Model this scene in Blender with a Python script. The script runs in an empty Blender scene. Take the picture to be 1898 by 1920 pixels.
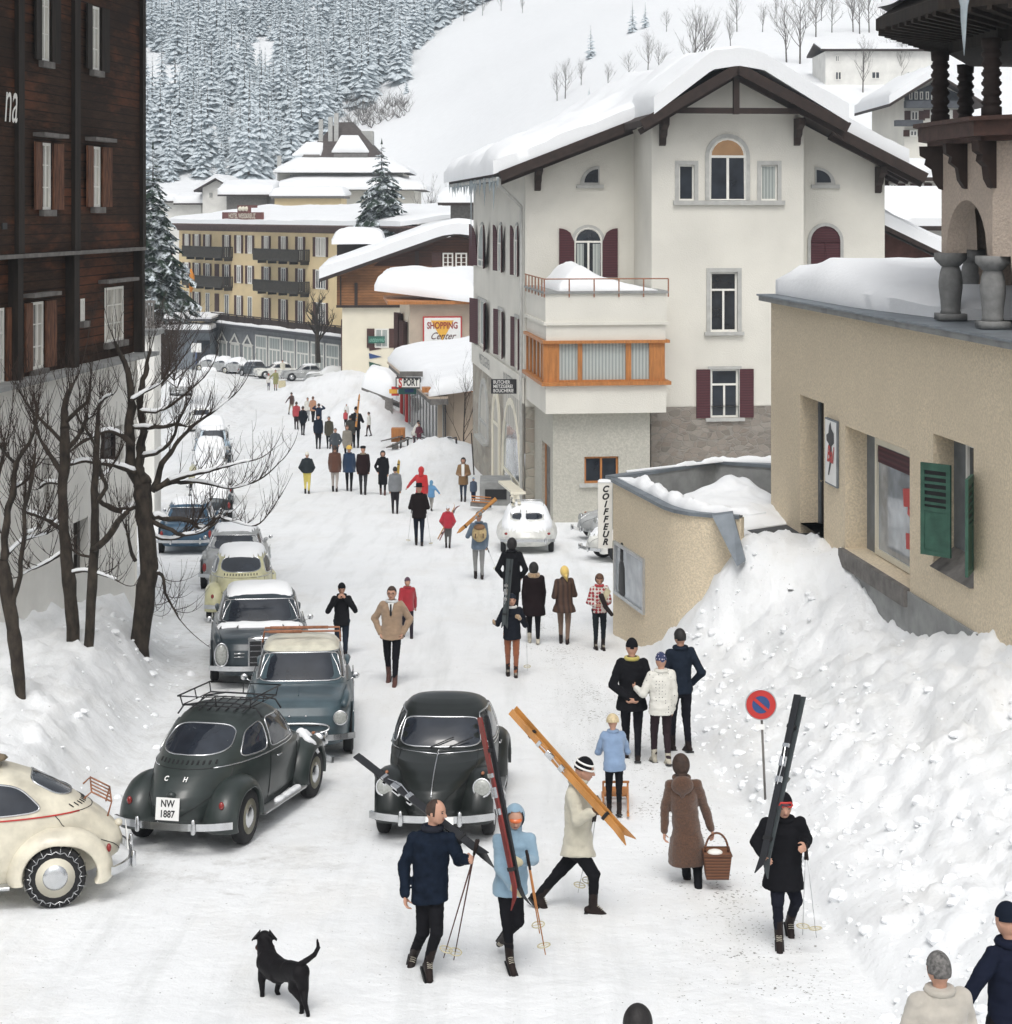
import bpy, math, random
import numpy as np
from mathutils import Vector, Matrix, noise
from math import sin, cos, pi, radians, sqrt, exp

# ------------------------------------------------------------------ camera, world, sun
F, U0, VH, HC, SL = 3450.0, 949.0, 395.0, 6.16, 0.0719   # focal (photo pixels), principal column, horizon row, eye height, street slope
sc = bpy.context.scene
HAZE = 0.0007
col = sc.collection
cd = bpy.data.cameras.new("camera"); cam = bpy.data.objects.new("camera", cd); col.objects.link(cam)
cam.location = (0, 0, HC); cam.rotation_euler = (radians(90), 0, 0)
cd.sensor_fit = 'AUTO'; cd.sensor_width = 36.0; cd.lens = F / 1920 * 36.0
cd.shift_y = -(960 - VH) / 1920; cd.clip_start = 0.1; cd.clip_end = 4000
sc.camera = cam
world = bpy.data.worlds.new("World"); sc.world = world; world.use_nodes = True
wn, wl = world.node_tree.nodes, world.node_tree.links
sky = wn.new('ShaderNodeTexSky'); sky.sky_type = 'NISHITA'; sky.sun_disc = False
sky.sun_elevation = radians(58); sky.sun_rotation = radians(-178); sky.air_density = 1.0; sky.dust_density = 5.0; sky.ozone_density = 1.0
hs = wn.new('ShaderNodeHueSaturation'); hs.inputs['Saturation'].default_value = 0.16
bg = wn['Background']; bg.inputs[1].default_value = 0.15
wl.new(sky.outputs[0], hs.inputs['Color']); wl.new(hs.outputs[0], bg.inputs[0])
sd = bpy.data.lights.new("sun", 'SUN'); sd.energy = 0.8; sd.angle = radians(22); sd.color = (1.0, 0.965, 0.91)
so = bpy.data.objects.new("sun", sd); col.objects.link(so)
el, az = radians(58), radians(-178)
sdir = Vector((sin(az) * cos(el), cos(az) * cos(el), sin(el)))
so.rotation_euler = sdir.to_track_quat('Z', 'Y').to_euler(); so.location = (-20, -20, 60)
vs = sc.view_settings; vs.view_transform = 'Standard'; vs.look = 'None'; vs.gamma = 1.0; vs.exposure = 0.17; vs.use_curve_mapping = False

# ------------------------------------------------------------------ ground shape
def sst(a, b, x):
    t = (x - a) / (b - a); t = 0.0 if t < 0 else 1.0 if t > 1 else t
    return t * t * (3 - 2 * t)
def interp(x, xs, ys):
    if x <= xs[0]: return ys[0]
    for i in range(1, len(xs)):
        if x <= xs[i]:
            return ys[i-1] + (ys[i] - ys[i-1]) * (x - xs[i-1]) / (xs[i] - xs[i-1])
    return ys[-1]
def zs(D):
    d = D - 74
    return -SL * D + 0.0155 * (d + sqrt(d * d + 100)) - 0.0
def XA(D): return 5.46 + 0.113 * (37.9 - D)
RF = ([10, 17.6, 20.1, 24.8, 30.9, 38.2, 41], [3.9, 3.58, 3.44, 3.24, 2.88, 2.56, 2.5])
RH = ([10, 20, 24, 27, 29.5, 31.5, 33.2, 35, 36.6, 38.6, 40], [1.7, 1.9, 2.1, 1.85, 1.5, 1.9, 2.35, 2.35, 2.2, 1.2, 0])
LF = ([21.4, 22.6, 23.4, 30.9, 34.4, 45.5, 55, 75, 94, 130, 200], [-9.5, -7.0, -5.1, -5.65, -6.1, -8.4, -11.0, -14.6, -17.6, -27, -42])
HEAPS = [(-3.2, 89.5, 2.2, 3.0, 1.0), (-9.0, 117, 2.2, 6, 1.6), (-14.0, 143, 3.6, 7, 1.2), (-11.0, 139, 3.0, 6, 1.4), (-19.0, 118, 3.0, 10, 1.3), (-24.5, 150, 3.0, 8, 1.5)]
def banks(X, D):
    """height of ploughed snow above the street"""
    h = 0.0
    if D < 41 and X > 1.5:
        xf = interp(D, *RF); xa = XA(D) if D < 34 else max(XA(34) - 1.4 * (D - 34), 3.6)
        if X > xf:
            s = min(1.0, (X - xf) / (xa - xf)); hc = interp(D, *RH)
            if 33.2 < D:
                near = interp(D, [33.2, 34.4, 35.3, 37, 38.8], [2.0, 1.75, 1.25, .5, .0])
                hc = near + (hc - near) * sst(3.6, 4.9, X)
            if D > 32.6:
                q = sst(32.6, 34, D); s = s*(1-q) + q*min(1.0, (X-xf)/1.15)
            h = hc * (s ** 0.62) * (0.62 + 0.38 * sst(0, 1, s))
            if X > 4.0 and D > 33.0:
                patch = sst(3.9, 4.6, X) * sst(32.3, 33.7, D) * (1 - sst(34.9, 35.6, D))
                h = h * (1 - patch) + (0.04 + SL * D) * patch
            if D > 35.3 and X > 3.4: h = min(h, -0.28 + SL * D)
    xl = interp(D, *LF)
    if X < xl and D > 21:
        s = xl - X
        H = interp(D, [22, 25, 33, 45, 60, 100, 150], [0.95, 1.25, 1.5, 1.3, 1.1, 1.0, 0.7])
        h = H * (0.72 * sst(0, 1.5, s) + 0.28 * sst(1.0, 5, s))
    for (hx, hd, rx, ry, hh) in HEAPS:
        q = ((X - hx) / rx) ** 2 + ((D - hd) / ry) ** 2
        if q < 5: h += hh * exp(-q)
    return h
def nz(x, y, z=0.0): return noise.noise(Vector((x, y, z)))
def GZ(X, D, fine=True):
    b = banks(X, D); z = zs(D) + b
    if fine:
        a = min(1.0, b * 1.6)
        X, D = X*1.35, D*.8
        z += a * (0.10 * max(0, nz(X*3, D*3, 12))**.5 * (nz(X*.7, D*.7, 14) > -.1) + 0.16 * nz(X * .9, D * .9, 3) + 0.11 * nz(X * 2.3, D * 2.3, 7) + 0.085 * nz(X * 4.3, D * 4.3, 1) + 0.05 * nz(X * 9, D * 9, 5) + 0.05 * abs(nz(X * 6, D * 6, 8)))
        X, D = X/1.35 if fine else X, D/.8
        z += 0.018 * nz(X * .8, D * .5, 9) + 0.011 * nz(X * 2.6, D * 1.5, 4) + 0.008 * nz(X * 6, D * 4, 2)
        if b < .1 and D < 120:
            for xc, m in ((-.6 - .055*D, .016), (-.1 - .035*D, .012), (.2 - .06*D, .012)):
                q = X - xc - .35*sin(D*.09) - .15*sin(D*.31)
                for o in (-.62, .62): z -= m * (.5 + nz(D*.4, xc, 3)) * exp(-((q-o)/.10)**2)
            z -= .05 * max(0.0, nz(X*3.3, D*2.6, 21) - .34)
    return z
def P(u, v, D):      # photo pixel at a known depth -> world point
    return Vector(((u - U0) / F * D, D, HC - (v - VH) / F * D))
def GP(u, v):        # photo pixel -> where that ray meets the ground
    D = 8.0
    while D < 260:
        p = P(u, v, D)
        if p.z <= GZ(p.x, D, False):
            lo, hi = D - 0.25, D
            for _ in range(14):
                m = (lo + hi) / 2; q = P(u, v, m)
                if q.z <= GZ(q.x, m, False): hi = m
                else: lo = m
            q = P(u, v, hi); return q
        D += 0.25
    return P(u, v, 200)

# ------------------------------------------------------------------ mesh builder
def frame_of(t):
    t = t.normalized(); up = Vector((0, 0, 1)) if abs(t.z) < 0.95 else Vector((0, 1, 0))
    a = t.cross(up).normalized(); return a, a.cross(t).normalized()
class MB:
    def __init__(s): s.v = []; s.f = []
    def add(s, vs_, fs_):
        o = len(s.v); s.v += [Vector(p) for p in vs_]; s.f += [tuple(i + o for i in f) for f in fs_]; return s
    def box(s, x0, x1, y0, y1, z0, z1):
        return s.obox(((x0+x1)/2, (y0+y1)/2, (z0+z1)/2), ((x1-x0)/2, 0, 0), (0, (y1-y0)/2, 0), (0, 0, (z1-z0)/2))
    def obox(s, c, ax, ay, az):
        c, ax, ay, az = Vector(c), Vector(ax), Vector(ay), Vector(az)
        vs_ = [c + ax*i + ay*j + az*k for k in (-1, 1) for j in (-1, 1) for i in (-1, 1)]
        fs_ = [(0,2,3,1),(4,5,7,6),(0,1,5,4),(2,6,7,3),(0,4,6,2),(1,3,7,5)]
        if ax.cross(ay).dot(az) < 0: fs_ = [f[::-1] for f in fs_]
        return s.add(vs_, fs_)
    def beam(s, a, b, w, h, up=(0, 0, 1)):
        a, b = Vector(a), Vector(b); t = (b - a); n = t.normalized(); sd_ = n.cross(Vector(up))
        if sd_.length < 1e-4: sd_ = n.cross(Vector((0, 1, 0)))
        sd_.normalize(); u_ = sd_.cross(n)
        return s.obox((a+b)/2, t/2, sd_*w/2, u_*h/2)
    def tube(s, pts, rad, n=6, caps=True, closed=False, flat=1.0):
        pts = [Vector(p) for p in pts]; m = len(pts)
        if not hasattr(rad, '__len__'): rad = [rad] * m
        t0 = (pts[1] - pts[0]); a, b = frame_of(t0); vs_ = []
        for i in range(m):
            if closed: t = pts[(i+1) % m] - pts[i-1]
            else: t = pts[min(i+1, m-1)] - pts[max(i-1, 0)]
            if t.length < 1e-9: t = t0
            t = t.normalized(); a = (a - t * a.dot(t))
            if a.length < 1e-6: a, _ = frame_of(t)
            a.normalize(); b = t.cross(a)
            for k in range(n):
                th = 2*pi*k/n; vs_.append(pts[i] + (a*cos(th) + b*sin(th)*flat) * rad[i])
        fs_ = []
        for i in range(m if closed else m-1):
            j = (i+1) % m
            for k in range(n):
                fs_.append((i*n+k, i*n+(k+1) % n, j*n+(k+1) % n, j*n+k))
        if caps and not closed:
            fs_.append(tuple(range(n))[::-1]); fs_.append(tuple((m-1)*n+k for k in range(n)))
        return s.add(vs_, fs_)
    def cap(s, a, b, ra, rb, n=10, flat=1.0, fdir=None):
        """tapered capsule; optional flattening across direction fdir"""
        a, b = Vector(a), Vector(b); t = b - a; L = t.length
        if L < 1e-6: t = Vector((0, 0, 1)); L = 1e-6
        t = t / L
        if fdir is not None:
            f = Vector(fdir); f = f - t * f.dot(t)
            if f.length < 1e-4: e1, e2 = frame_of(t)
            else: e1 = f.normalized(); e2 = t.cross(e1)
        else: e1, e2 = frame_of(t)
        rings = []
        for k in (-90, -55, -22): th = radians(k); rings.append((a + t*ra*sin(th), ra*cos(th)))
        for k in (22, 55, 90): th = radians(k); rings.append((b + t*rb*sin(th), rb*cos(th)))
        vs_, fs_ = [], []
        for c, r in rings:
            r = max(r, 1e-4)
            for k in range(n): th = 2*pi*k/n; vs_.append(c + e1*cos(th)*r*flat + e2*sin(th)*r)
        for i in range(5):
            for k in range(n): fs_.append((i*n+k, i*n+(k+1) % n, (i+1)*n+(k+1) % n, (i+1)*n+k))
        fs_.append(tuple(range(n))[::-1]); fs_.append(tuple(5*n+k for k in range(n)))
        return s.add(vs_, fs_)
    def ell(s, c, r, nu=14, nv=9, X=None, Y=None, Z=None, keep=None):
        c = Vector(c); X = Vector(X or (1,0,0)); Y = Vector(Y or (0,1,0)); Z = Vector(Z or (0,0,1))
        if not hasattr(r, '__len__'): r = (r, r, r)
        vs_, fs_ = [], []; ok = []
        for j in range(nv+1):
            ph = -pi/2 + pi*j/nv
            for i in range(nu):
                th = 2*pi*i/nu; d = (cos(ph)*cos(th), cos(ph)*sin(th), sin(ph))
                ok.append(keep is None or keep(*d)); cp = [d[0]*r[0], d[1]*r[1], d[2]*r[2]]
                vs_.append(c + X*cp[0] + Y*cp[1] + Z*cp[2])
        for j in range(nv):
            for i in range(nu):
                f = (j*nu+i, j*nu+(i+1) % nu, (j+1)*nu+(i+1) % nu, (j+1)*nu+i)
                if all(ok[q] for q in f): fs_.append(f)
        return s.add(vs_, fs_)
    def lathe(s, prof, o, axis=(0,0,1), n=16, ref=None):
        """prof = [(radius, distance along axis)]"""
        o = Vector(o); t = Vector(axis).normalized(); a, b = frame_of(t)
        if ref is not None: a = Vector(ref); a = (a - t*a.dot(t)).normalized(); b = t.cross(a)
        vs_, fs_ = [], []
        for r, h in prof:
            for k in range(n): th = 2*pi*k/n; vs_.append(o + t*h + (a*cos(th)+b*sin(th))*max(r, 1e-4))
        for i in range(len(prof)-1):
            for k in range(n): fs_.append((i*n+k, i*n+(k+1) % n, (i+1)*n+(k+1) % n, (i+1)*n+k))
        fs_.append(tuple(range(n))[::-1]); fs_.append(tuple((len(prof)-1)*n+k for k in range(n)))
        return s.add(vs_, fs_)
    def grid(s, fn, nu, nv, cu=False, rev=False):
        vs_ = [fn(i/(nu if cu else nu-1), j/(nv-1)) for j in range(nv) for i in range(nu)]; fs_ = []
        for j in range(nv-1):
            for i in range(nu if cu else nu-1):
                f = (j*nu+i, j*nu+(i+1) % nu, (j+1)*nu+(i+1) % nu, (j+1)*nu+i); fs_.append(f[::-1] if rev else f)
        return s.add(vs_, fs_)
    def prism(s, poly, ext):
        ext = Vector(ext); n = len(poly); a = [Vector(p) for p in poly]; b = [p + ext for p in a]
        fs_ = [tuple(range(n))[::-1], tuple(range(n, 2*n))] + [(i, (i+1) % n, n+(i+1) % n, n+i) for i in range(n)]
        return s.add(a + b, fs_)
    def build(s, name, mat, parent=None, smooth=False, local=False, fix=True):
        off = Vector((0,0,0))
        if parent is not None and not local:
            q = parent
            while q is not None: off += q.location; q = q.parent
        me = bpy.data.meshes.new(name); me.from_pydata([tuple(p - off) for p in s.v], [], s.f)
        me.materials.append(mat)
        if smooth: me.polygons.foreach_set('use_smooth', [True]*len(me.polygons))
        me.update()
        o = bpy.data.objects.new(name, me); col.objects.link(o)
        if parent is not None: o.parent = parent
        return o
def tag(o, label=None, cat=None, group=None, kind=None):
    if label: o['label'] = label
    if cat: o['category'] = cat
    if group: o['group'] = group
    if kind: o['kind'] = kind
    return o
def empty(name, loc, label=None, cat=None, group=None, rot=(0,0,0)):
    o = bpy.data.objects.new(name, None); o.location = loc; o.rotation_euler = rot; o.empty_display_size = 0.3
    col.objects.link(o); return tag(o, label, cat, group)
def children(o): return [c for c in bpy.data.objects if c.parent is o]
def copy_tree(o, parent=None, kids=None):
    c = o.copy(); col.objects.link(c)
    if parent is not None: c.parent = parent
    for ch in KIDS(o): copy_tree(ch, c)
    return c
def KIDS(o): return list(o.children)
def autosmooth(o, ang=35):
    try:
        o.data.set_sharp_from_angle(angle=radians(ang))
    except Exception: pass
    return o
_tmp = []
def evaluated_mesh(o):      # evaluate one object alone, in a scratch scene, so the big scene is not rebuilt every time
    if not _tmp: _tmp.append(bpy.data.scenes.new('scratch'))
    t = _tmp[0]; t.collection.objects.link(o)
    with bpy.context.temp_override(scene=t, view_layer=t.view_layers[0]):
        dg = bpy.context.evaluated_depsgraph_get(); me = bpy.data.meshes.new_from_object(o.evaluated_get(dg))
    t.collection.objects.unlink(o); return me
def remesh(o, vox, its=4, fac=0.6):
    m = o.modifiers.new('r', 'REMESH'); m.mode = 'VOXEL'; m.voxel_size = vox; m.use_smooth_shade = True
    s_ = o.modifiers.new('s', 'SMOOTH'); s_.factor = fac; s_.iterations = its
    me = evaluated_mesh(o)
    o.modifiers.clear(); old = o.data; mats = list(old.materials); o.data = me; me.name = old.name
    if not me.materials:
        for q in mats: me.materials.append(q)
    me.polygons.foreach_set('use_smooth', [True]*len(me.polygons)); bpy.data.meshes.remove(old)
    return o
_fonts = {}
def text_mesh(body, size, xs=1.0, shear=0.0, bold=0.0, space=1.0, align='CENTER'):
    c = bpy.data.curves.new('t', 'FONT'); c.body = body; c.size = size; c.shear = shear; c.offset = bold; c.space_character = space
    c.align_x = align; c.align_y = 'CENTER'; c.resolution_u = 3
    o = bpy.data.objects.new('t', c); me = evaluated_mesh(o)
    vs_ = [(v.co.x*xs, v.co.y) for v in me.vertices]; fs_ = [tuple(p.vertices) for p in me.polygons]
    bpy.data.objects.remove(o); bpy.data.curves.remove(c); bpy.data.meshes.remove(me)
    return vs_, fs_
def add_text(mb, body, size, o, ux, uz, out=0.004, **k):
    vs_, fs_ = text_mesh(body, size, **k); o, ux, uz = Vector(o), Vector(ux).normalized(), Vector(uz).normalized(); n = ux.cross(uz)
    mb.add([o + ux*x + uz*y + n*out for x, y in vs_], fs_)

# ------------------------------------------------------------------ materials
def nodes(name):
    m = bpy.data.materials.new(name); m.use_nodes = True; nt = m.node_tree
    return m, nt.nodes, nt.links, nt.nodes['Principled BSDF']
def rgba(c): return (c[0], c[1], c[2], 1.0)
def mixc(N, L, fac, a, b, mode='MIX'):
    x = N.new('ShaderNodeMix'); x.data_type = 'RGBA'; x.blend_type = mode
    for k, val in ((0, fac), (6, a), (7, b)):
        if isinstance(val, bpy.types.NodeSocket): L.new(val, x.inputs[k])
        elif k == 0: x.inputs[0].default_value = val
        else: x.inputs[k].default_value = rgba(val)
    return x.outputs[2]
def ramp(N, L, src, p0, p1, c0=(0,0,0), c1=(1,1,1)):
    r = N.new('ShaderNodeValToRGB'); r.color_ramp.elements[0].position = p0; r.color_ramp.elements[1].position = p1
    r.color_ramp.elements[0].color = rgba(c0); r.color_ramp.elements[1].color = rgba(c1); L.new(src, r.inputs[0]); return r.outputs[0]
def mapped(N, L, scale=(1,1,1), rot=(0,0,0), coord='Object'):
    t = N.new('ShaderNodeTexCoord'); m = N.new('ShaderNodeMapping'); m.inputs['Scale'].default_value = scale; m.inputs['Rotation'].default_value = rot
    L.new(t.outputs[coord], m.inputs[0]); return m.outputs[0]
def noi(N, L, vec, scale, detail=4, rough=.55):
    n = N.new('ShaderNodeTexNoise'); n.inputs['Scale'].default_value = scale; n.inputs['Detail'].default_value = detail; n.inputs['Roughness'].default_value = rough
    L.new(vec, n.inputs['Vector']); return n.outputs[0]
def bump(N, L, B, h, strength=.3, dist=.02):
    b = N.new('ShaderNodeBump'); b.inputs['Strength'].default_value = strength; b.inputs['Distance'].default_value = dist
    L.new(h, b.inputs['Height'])
    if B.inputs['Normal'].is_linked: L.new(B.inputs['Normal'].links[0].from_socket, b.inputs['Normal'])
    L.new(b.outputs[0], B.inputs['Normal'])
def mth(N, L, op, a, b=None, c=None):
    m = N.new('ShaderNodeMath'); m.operation = op
    for i, val in enumerate((a, b, c)):
        if val is None: continue
        if isinstance(val, bpy.types.NodeSocket): L.new(val, m.inputs[i])
        else: m.inputs[i].default_value = val
    return m.outputs[0]
def pm(name, c, rough=.8, var=.15, scale=2.0, bmp=.15, bscale=25, metal=0.0, spec=.4, dist=.01, coat=0.0, stretch=(1,1,1), fuzz=0.0, speck=0):
    m, N, L, B = nodes(name); vec = mapped(N, L, stretch)
    n1 = noi(N, L, vec, scale); lo = tuple(x*(1-var) for x in c); hi = tuple(min(1, x*(1+var)) for x in c)
    cc = mixc(N, L, ramp(N, L, n1, .3, .7), lo, hi)
    if speck: cc = mixc(N, L, ramp(N, L, noi(N, L, vec, speck, 3, .7), .42, .60), tuple(x*.82 for x in c), cc)
    L.new(cc, B.inputs['Base Color'])
    B.inputs['Roughness'].default_value = rough; B.inputs['Metallic'].default_value = metal; B.inputs['Specular IOR Level'].default_value = spec
    if coat: B.inputs['Coat Weight'].default_value = coat; B.inputs['Coat Roughness'].default_value = .08
    if fuzz: B.inputs['Sheen Weight'].default_value = fuzz; B.inputs['Sheen Roughness'].default_value = .6
    if bmp: bump(N, L, B, noi(N, L, vec, bscale, 3), bmp, dist)
    return m
def snow_mat(name, c=(.83,.85,.87), ground=False, fine=1.0):
    m, N, L, B = nodes(name); vec = mapped(N, L)
    n1 = noi(N, L, vec, .8, 5); n2 = noi(N, L, vec, 9, 6, .6); n3 = noi(N, L, vec, 45, 3)
    colr = mixc(N, L, ramp(N, L, n1, .3, .75), tuple(x*.95 for x in c), c)
    if ground:
        t = N.new('ShaderNodeTexCoord'); sp = N.new('ShaderNodeSeparateXYZ'); L.new(t.outputs['Object'], sp.inputs[0]); X, Y = sp.outputs[0], sp.outputs[1]
        # old wheel tracks: faint greyer bands along the street
        vt = mapped(N, L, (1.1, .06, 1), (0, 0, radians(-5)))
        tr = ramp(N, L, noi(N, L, vt, 1.6, 5, .65), .50, .72)
        colr = mixc(N, L, mth(N, L, 'MULTIPLY', tr, .62), colr, (.62, .635, .635))
        st = ramp(N, L, noi(N, L, mapped(N, L, (.5, .25, .5)), 1.3, 5, .7), .50, .74)
        colr = mixc(N, L, mth(N, L, 'MULTIPLY', st, .30), colr, (.66, .63, .57))
        # trodden grit on the footpath at the right
        d = mth(N, L, 'ABSOLUTE', mth(N, L, 'ADD', mth(N, L, 'MULTIPLY_ADD', Y, .075, X), -3.80))
        near = mth(N, L, 'LESS_THAN', Y, 46)
        mk = N.new('ShaderNodeMapRange'); L.new(d, mk.inputs[0]); mk.inputs[1].default_value = 1.25; mk.inputs[2].default_value = .1
        mask = mth(N, L, 'MULTIPLY', mk.outputs[0], near)
        patch = ramp(N, L, noi(N, L, vec, 1.1, 3), .35, .65)
        sm = noi(N, L, vec, 24, 2, .5)
        th = mth(N, L, 'MULTIPLY', mth(N, L, 'MULTIPLY', mask, patch), .145)
        spk = mth(N, L, 'GREATER_THAN', mth(N, L, 'ADD', sm, th), .742)
        colr = mixc(N, L, mth(N, L, 'MULTIPLY', spk, .8), colr, (.16, .15, .13))
        # soot and mud where cars have stood
        mud = ramp(N, L, noi(N, L, vec, 2.2, 7, .75), .50, .74)
        lf = N.new('ShaderNodeMapRange'); L.new(mth(N, L, 'ABSOLUTE', mth(N, L, 'ADD', mth(N, L, 'MULTIPLY_ADD', Y, .155, X), .1)), lf.inputs[0]); lf.inputs[1].default_value = 2.6; lf.inputs[2].default_value = .6
        left = mth(N, L, 'MULTIPLY', lf.outputs[0], mth(N, L, 'GREATER_THAN', Y, 20.5))
        colr = mixc(N, L, mth(N, L, 'MULTIPLY', mth(N, L, 'MULTIPLY', mud, left), .62), colr, (.36, .345, .32))
    L.new(colr, B.inputs['Base Color']); B.inputs['Roughness'].default_value = .65; B.inputs['Specular IOR Level'].default_value = .3
    if ground: bump(N, L, B, noi(N, L, vec, 3.2, 6, .65), .5, .07)
    bump(N, L, B, n2, .35*fine, .03); bump(N, L, B, n3, .25*fine, .01)
    return m
def plank_mat(name, c, ph=.16, vertical=False, dark=.35, var=.35, coord='Object', rough=.85, red=None):
    m, N, L, B = nodes(name); t = N.new('ShaderNodeTexCoord'); sp = N.new('ShaderNodeSeparateXYZ'); L.new(t.outputs[coord], sp.inputs[0])
    z = sp.outputs[2] if not vertical else mth(N, L, 'MULTIPLY_ADD', sp.outputs[1], .35, sp.outputs[0])
    q = mth(N, L, 'DIVIDE', z, ph); fr = mth(N, L, 'FRACT', q); fl = mth(N, L, 'FLOOR', q)
    wn_ = N.new('ShaderNodeTexWhiteNoise'); wn_.noise_dimensions = '1D'; L.new(fl, wn_.inputs['W'])
    gap = mth(N, L, 'LESS_THAN', fr, .12)
    vec = mapped(N, L, (1, 1, 9) if not vertical else (9, 9, 1))
    g = noi(N, L, vec, 3.0, 6, .65); big = noi(N, L, mapped(N, L, (.35, .35, .8)), 1.2, 4)
    lo, hi = tuple(x*(1-var) for x in c), tuple(x*(1+var) for x in c)
    base = mixc(N, L, ramp(N, L, g, .3, .72), lo, hi)
    base = mixc(N, L, mth(N, L, 'MULTIPLY', wn_.outputs[0], .35), base, tuple(x*1.7 for x in c))
    base = mixc(N, L, ramp(N, L, big, .35, .65), base, tuple(x*.55 for x in c))
    if red: base = mixc(N, L, ramp(N, L, noi(N, L, mapped(N, L, (.25, .25, .9)), .8, 5, .75), .50, .66), base, red)
    base = mixc(N, L, gap, base, tuple(x*dark for x in c))
    L.new(base, B.inputs['Base Color']); B.inputs['Roughness'].default_value = rough; B.inputs['Specular IOR Level'].default_value = .2
    h = mth(N, L, 'SUBTRACT', g, mth(N, L, 'MULTIPLY', gap, 2.0)); bump(N, L, B, h, .5, .02)
    return m
def stone_mat(name, c1=(.20,.18,.155), c2=(.36,.33,.29), scale=3.7, mortar=(.27,.25,.22)):
    m, N, L, B = nodes(name); vec = mapped(N, L, (1, 1, 1.7))
    nn = N.new('ShaderNodeTexNoise'); nn.inputs['Scale'].default_value = 2.0; L.new(vec, nn.inputs['Vector'])
    vm = N.new('ShaderNodeMix'); vm.data_type = 'RGBA'; vm.inputs[0].default_value = .12; L.new(vec, vm.inputs[6]); L.new(nn.outputs[1], vm.inputs[7])
    v1 = N.new('ShaderNodeTexVoronoi'); v1.feature = 'F1'; v1.inputs['Scale'].default_value = scale; L.new(vm.outputs[2], v1.inputs['Vector'])
    v2 = N.new('ShaderNodeTexVoronoi'); v2.feature = 'DISTANCE_TO_EDGE'; v2.inputs['Scale'].default_value = scale; L.new(vm.outputs[2], v2.inputs['Vector'])
    sp = N.new('ShaderNodeSeparateXYZ'); L.new(v1.outputs['Color'], sp.inputs[0])
    base = mixc(N, L, sp.outputs[0], c1, c2); base = mixc(N, L, mth(N, L, 'MULTIPLY', sp.outputs[1], .4), base, (.33, .25, .20))
    base = mixc(N, L, mth(N, L, 'MULTIPLY', noi(N, L, vec, 14, 4), .5), base, tuple(x*.6 for x in c1))
    ed = ramp(N, L, v2.outputs[0], .02, .07); base = mixc(N, L, ed, mortar, base)
    L.new(base, B.inputs['Base Color']); B.inputs['Roughness'].default_value = .9; bump(N, L, B, ed, .6, .04); bump(N, L, B, noi(N, L, vec, 20, 4), .3, .01)
    return m
def glass_mat(name, c=(.015,.018,.024), rough=.06):
    m, N, L, B = nodes(name); vec = mapped(N, L)
    L.new(mixc(N, L, ramp(N, L, noi(N, L, vec, 1.6, 3), .35, .7), c, tuple(x*2.2 for x in c)), B.inputs['Base Color'])
    B.inputs['Roughness'].default_value = rough; B.inputs['Specular IOR Level'].default_value = .7; return m
def stripes_mat(name, a, b, per=.11, axis=0, rough=.8):
    m, N, L, B = nodes(name); t = N.new('ShaderNodeTexCoord'); sp = N.new('ShaderNodeSeparateXYZ'); L.new(t.outputs['Object'], sp.inputs[0])
    q = sp.outputs[axis] if axis == 2 else mth(N, L, 'MULTIPLY_ADD', sp.outputs[1], .4, sp.outputs[0])
    s_ = mth(N, L, 'MULTIPLY_ADD', mth(N, L, 'SINE', mth(N, L, 'MULTIPLY', q, 2*pi/per)), .5, .5)
    L.new(mixc(N, L, s_, a, b), B.inputs['Base Color']); B.inputs['Roughness'].default_value = rough; bump(N, L, B, s_, .4, .01)
    return m
M = {}
M['ground'] = snow_mat('street_snow', (.84, .855, .865), ground=True, fine=.7)
M['snow'] = snow_mat('snow', (.86, .875, .89)); M['snowsoft'] = snow_mat('snow_soft', (.87, .885, .90), fine=.6)
M['timber'] = plank_mat('old_timber', (.040, .020, .011), .17, var=.85, red=(.13, .045, .020))
M['timber_post'] = pm('old_post', (.020, .014, .010), .85, .4, 4, .4, 12, stretch=(3, 3, .4))
M['timber_red'] = pm('weathered_shutter', (.12, .050, .026), .8, .7, 6, .4, 20, stretch=(4, 4, .5))
M['darkwood'] = pm('dark_wood', (.030, .018, .014), .75, .3, 4, .3, 14)
M['greywood'] = pm('grey_wood', (.16, .15, .14), .85, .3, 5, .3, 14)
M['orange'] = pm('varnished_wood', (.42, .17, .050), .5, .25, 3, .2, 30, stretch=(5, 5, .6))
M['chalet'] = plank_mat('chalet_board', (.28, .13, .055), .22, var=.35)
M['chaletd'] = plank_mat('chalet_board_dark', (.085, .036, .020), .22, var=.35)
M['white_st'] = pm('white_stucco', (.69, .67, .605), .9, .07, .5, .6, 26, dist=.02)
M['cream_st'] = pm('cream_stucco', (.74, .69, .56), .9, .05, .8, .2, 50)
M['beige_st'] = pm('beige_stucco', (.74, .63, .465), .92, .07, .6, .8, 26, dist=.03, speck=26)
M['rose_st'] = pm('rose_stucco', (.55, .455, .375), .92, .08, 1.2, .8, 30, dist=.03, speck=24)
M['grey_st'] = pm('grey_stucco', (.50, .485, .425), .92, .07, .8, .6, 26, dist=.02, speck=14)
M['tan_st'] = pm('tan_stucco', (.46, .38, .30), .9, .08, 1.5, .2, 45)
M['yellow_st'] = pm('yellow_stucco', (.70, .56, .33), .9, .08, .6, .2, 30)
M['plaster'] = pm('old_white_plaster', (.76, .75, .71), .92, .10, .9, .4, 20)
M['concrete'] = pm('concrete', (.27, .275, .27), .9, .22, 2.5, .4, 25)
M['paleconc'] = pm('pale_stone', (.44, .44, .42), .85, .12, 4, .3, 30)
M['colstone'] = pm('column_stone', (.21, .21, .205), .85, .18, 8, .4, 60)
M['stone'] = stone_mat('rubble_stone'); M['stonef'] = stone_mat('facing_stone', (.30,.28,.24), (.52,.48,.40), 1.5, (.36,.34,.29))
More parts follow.
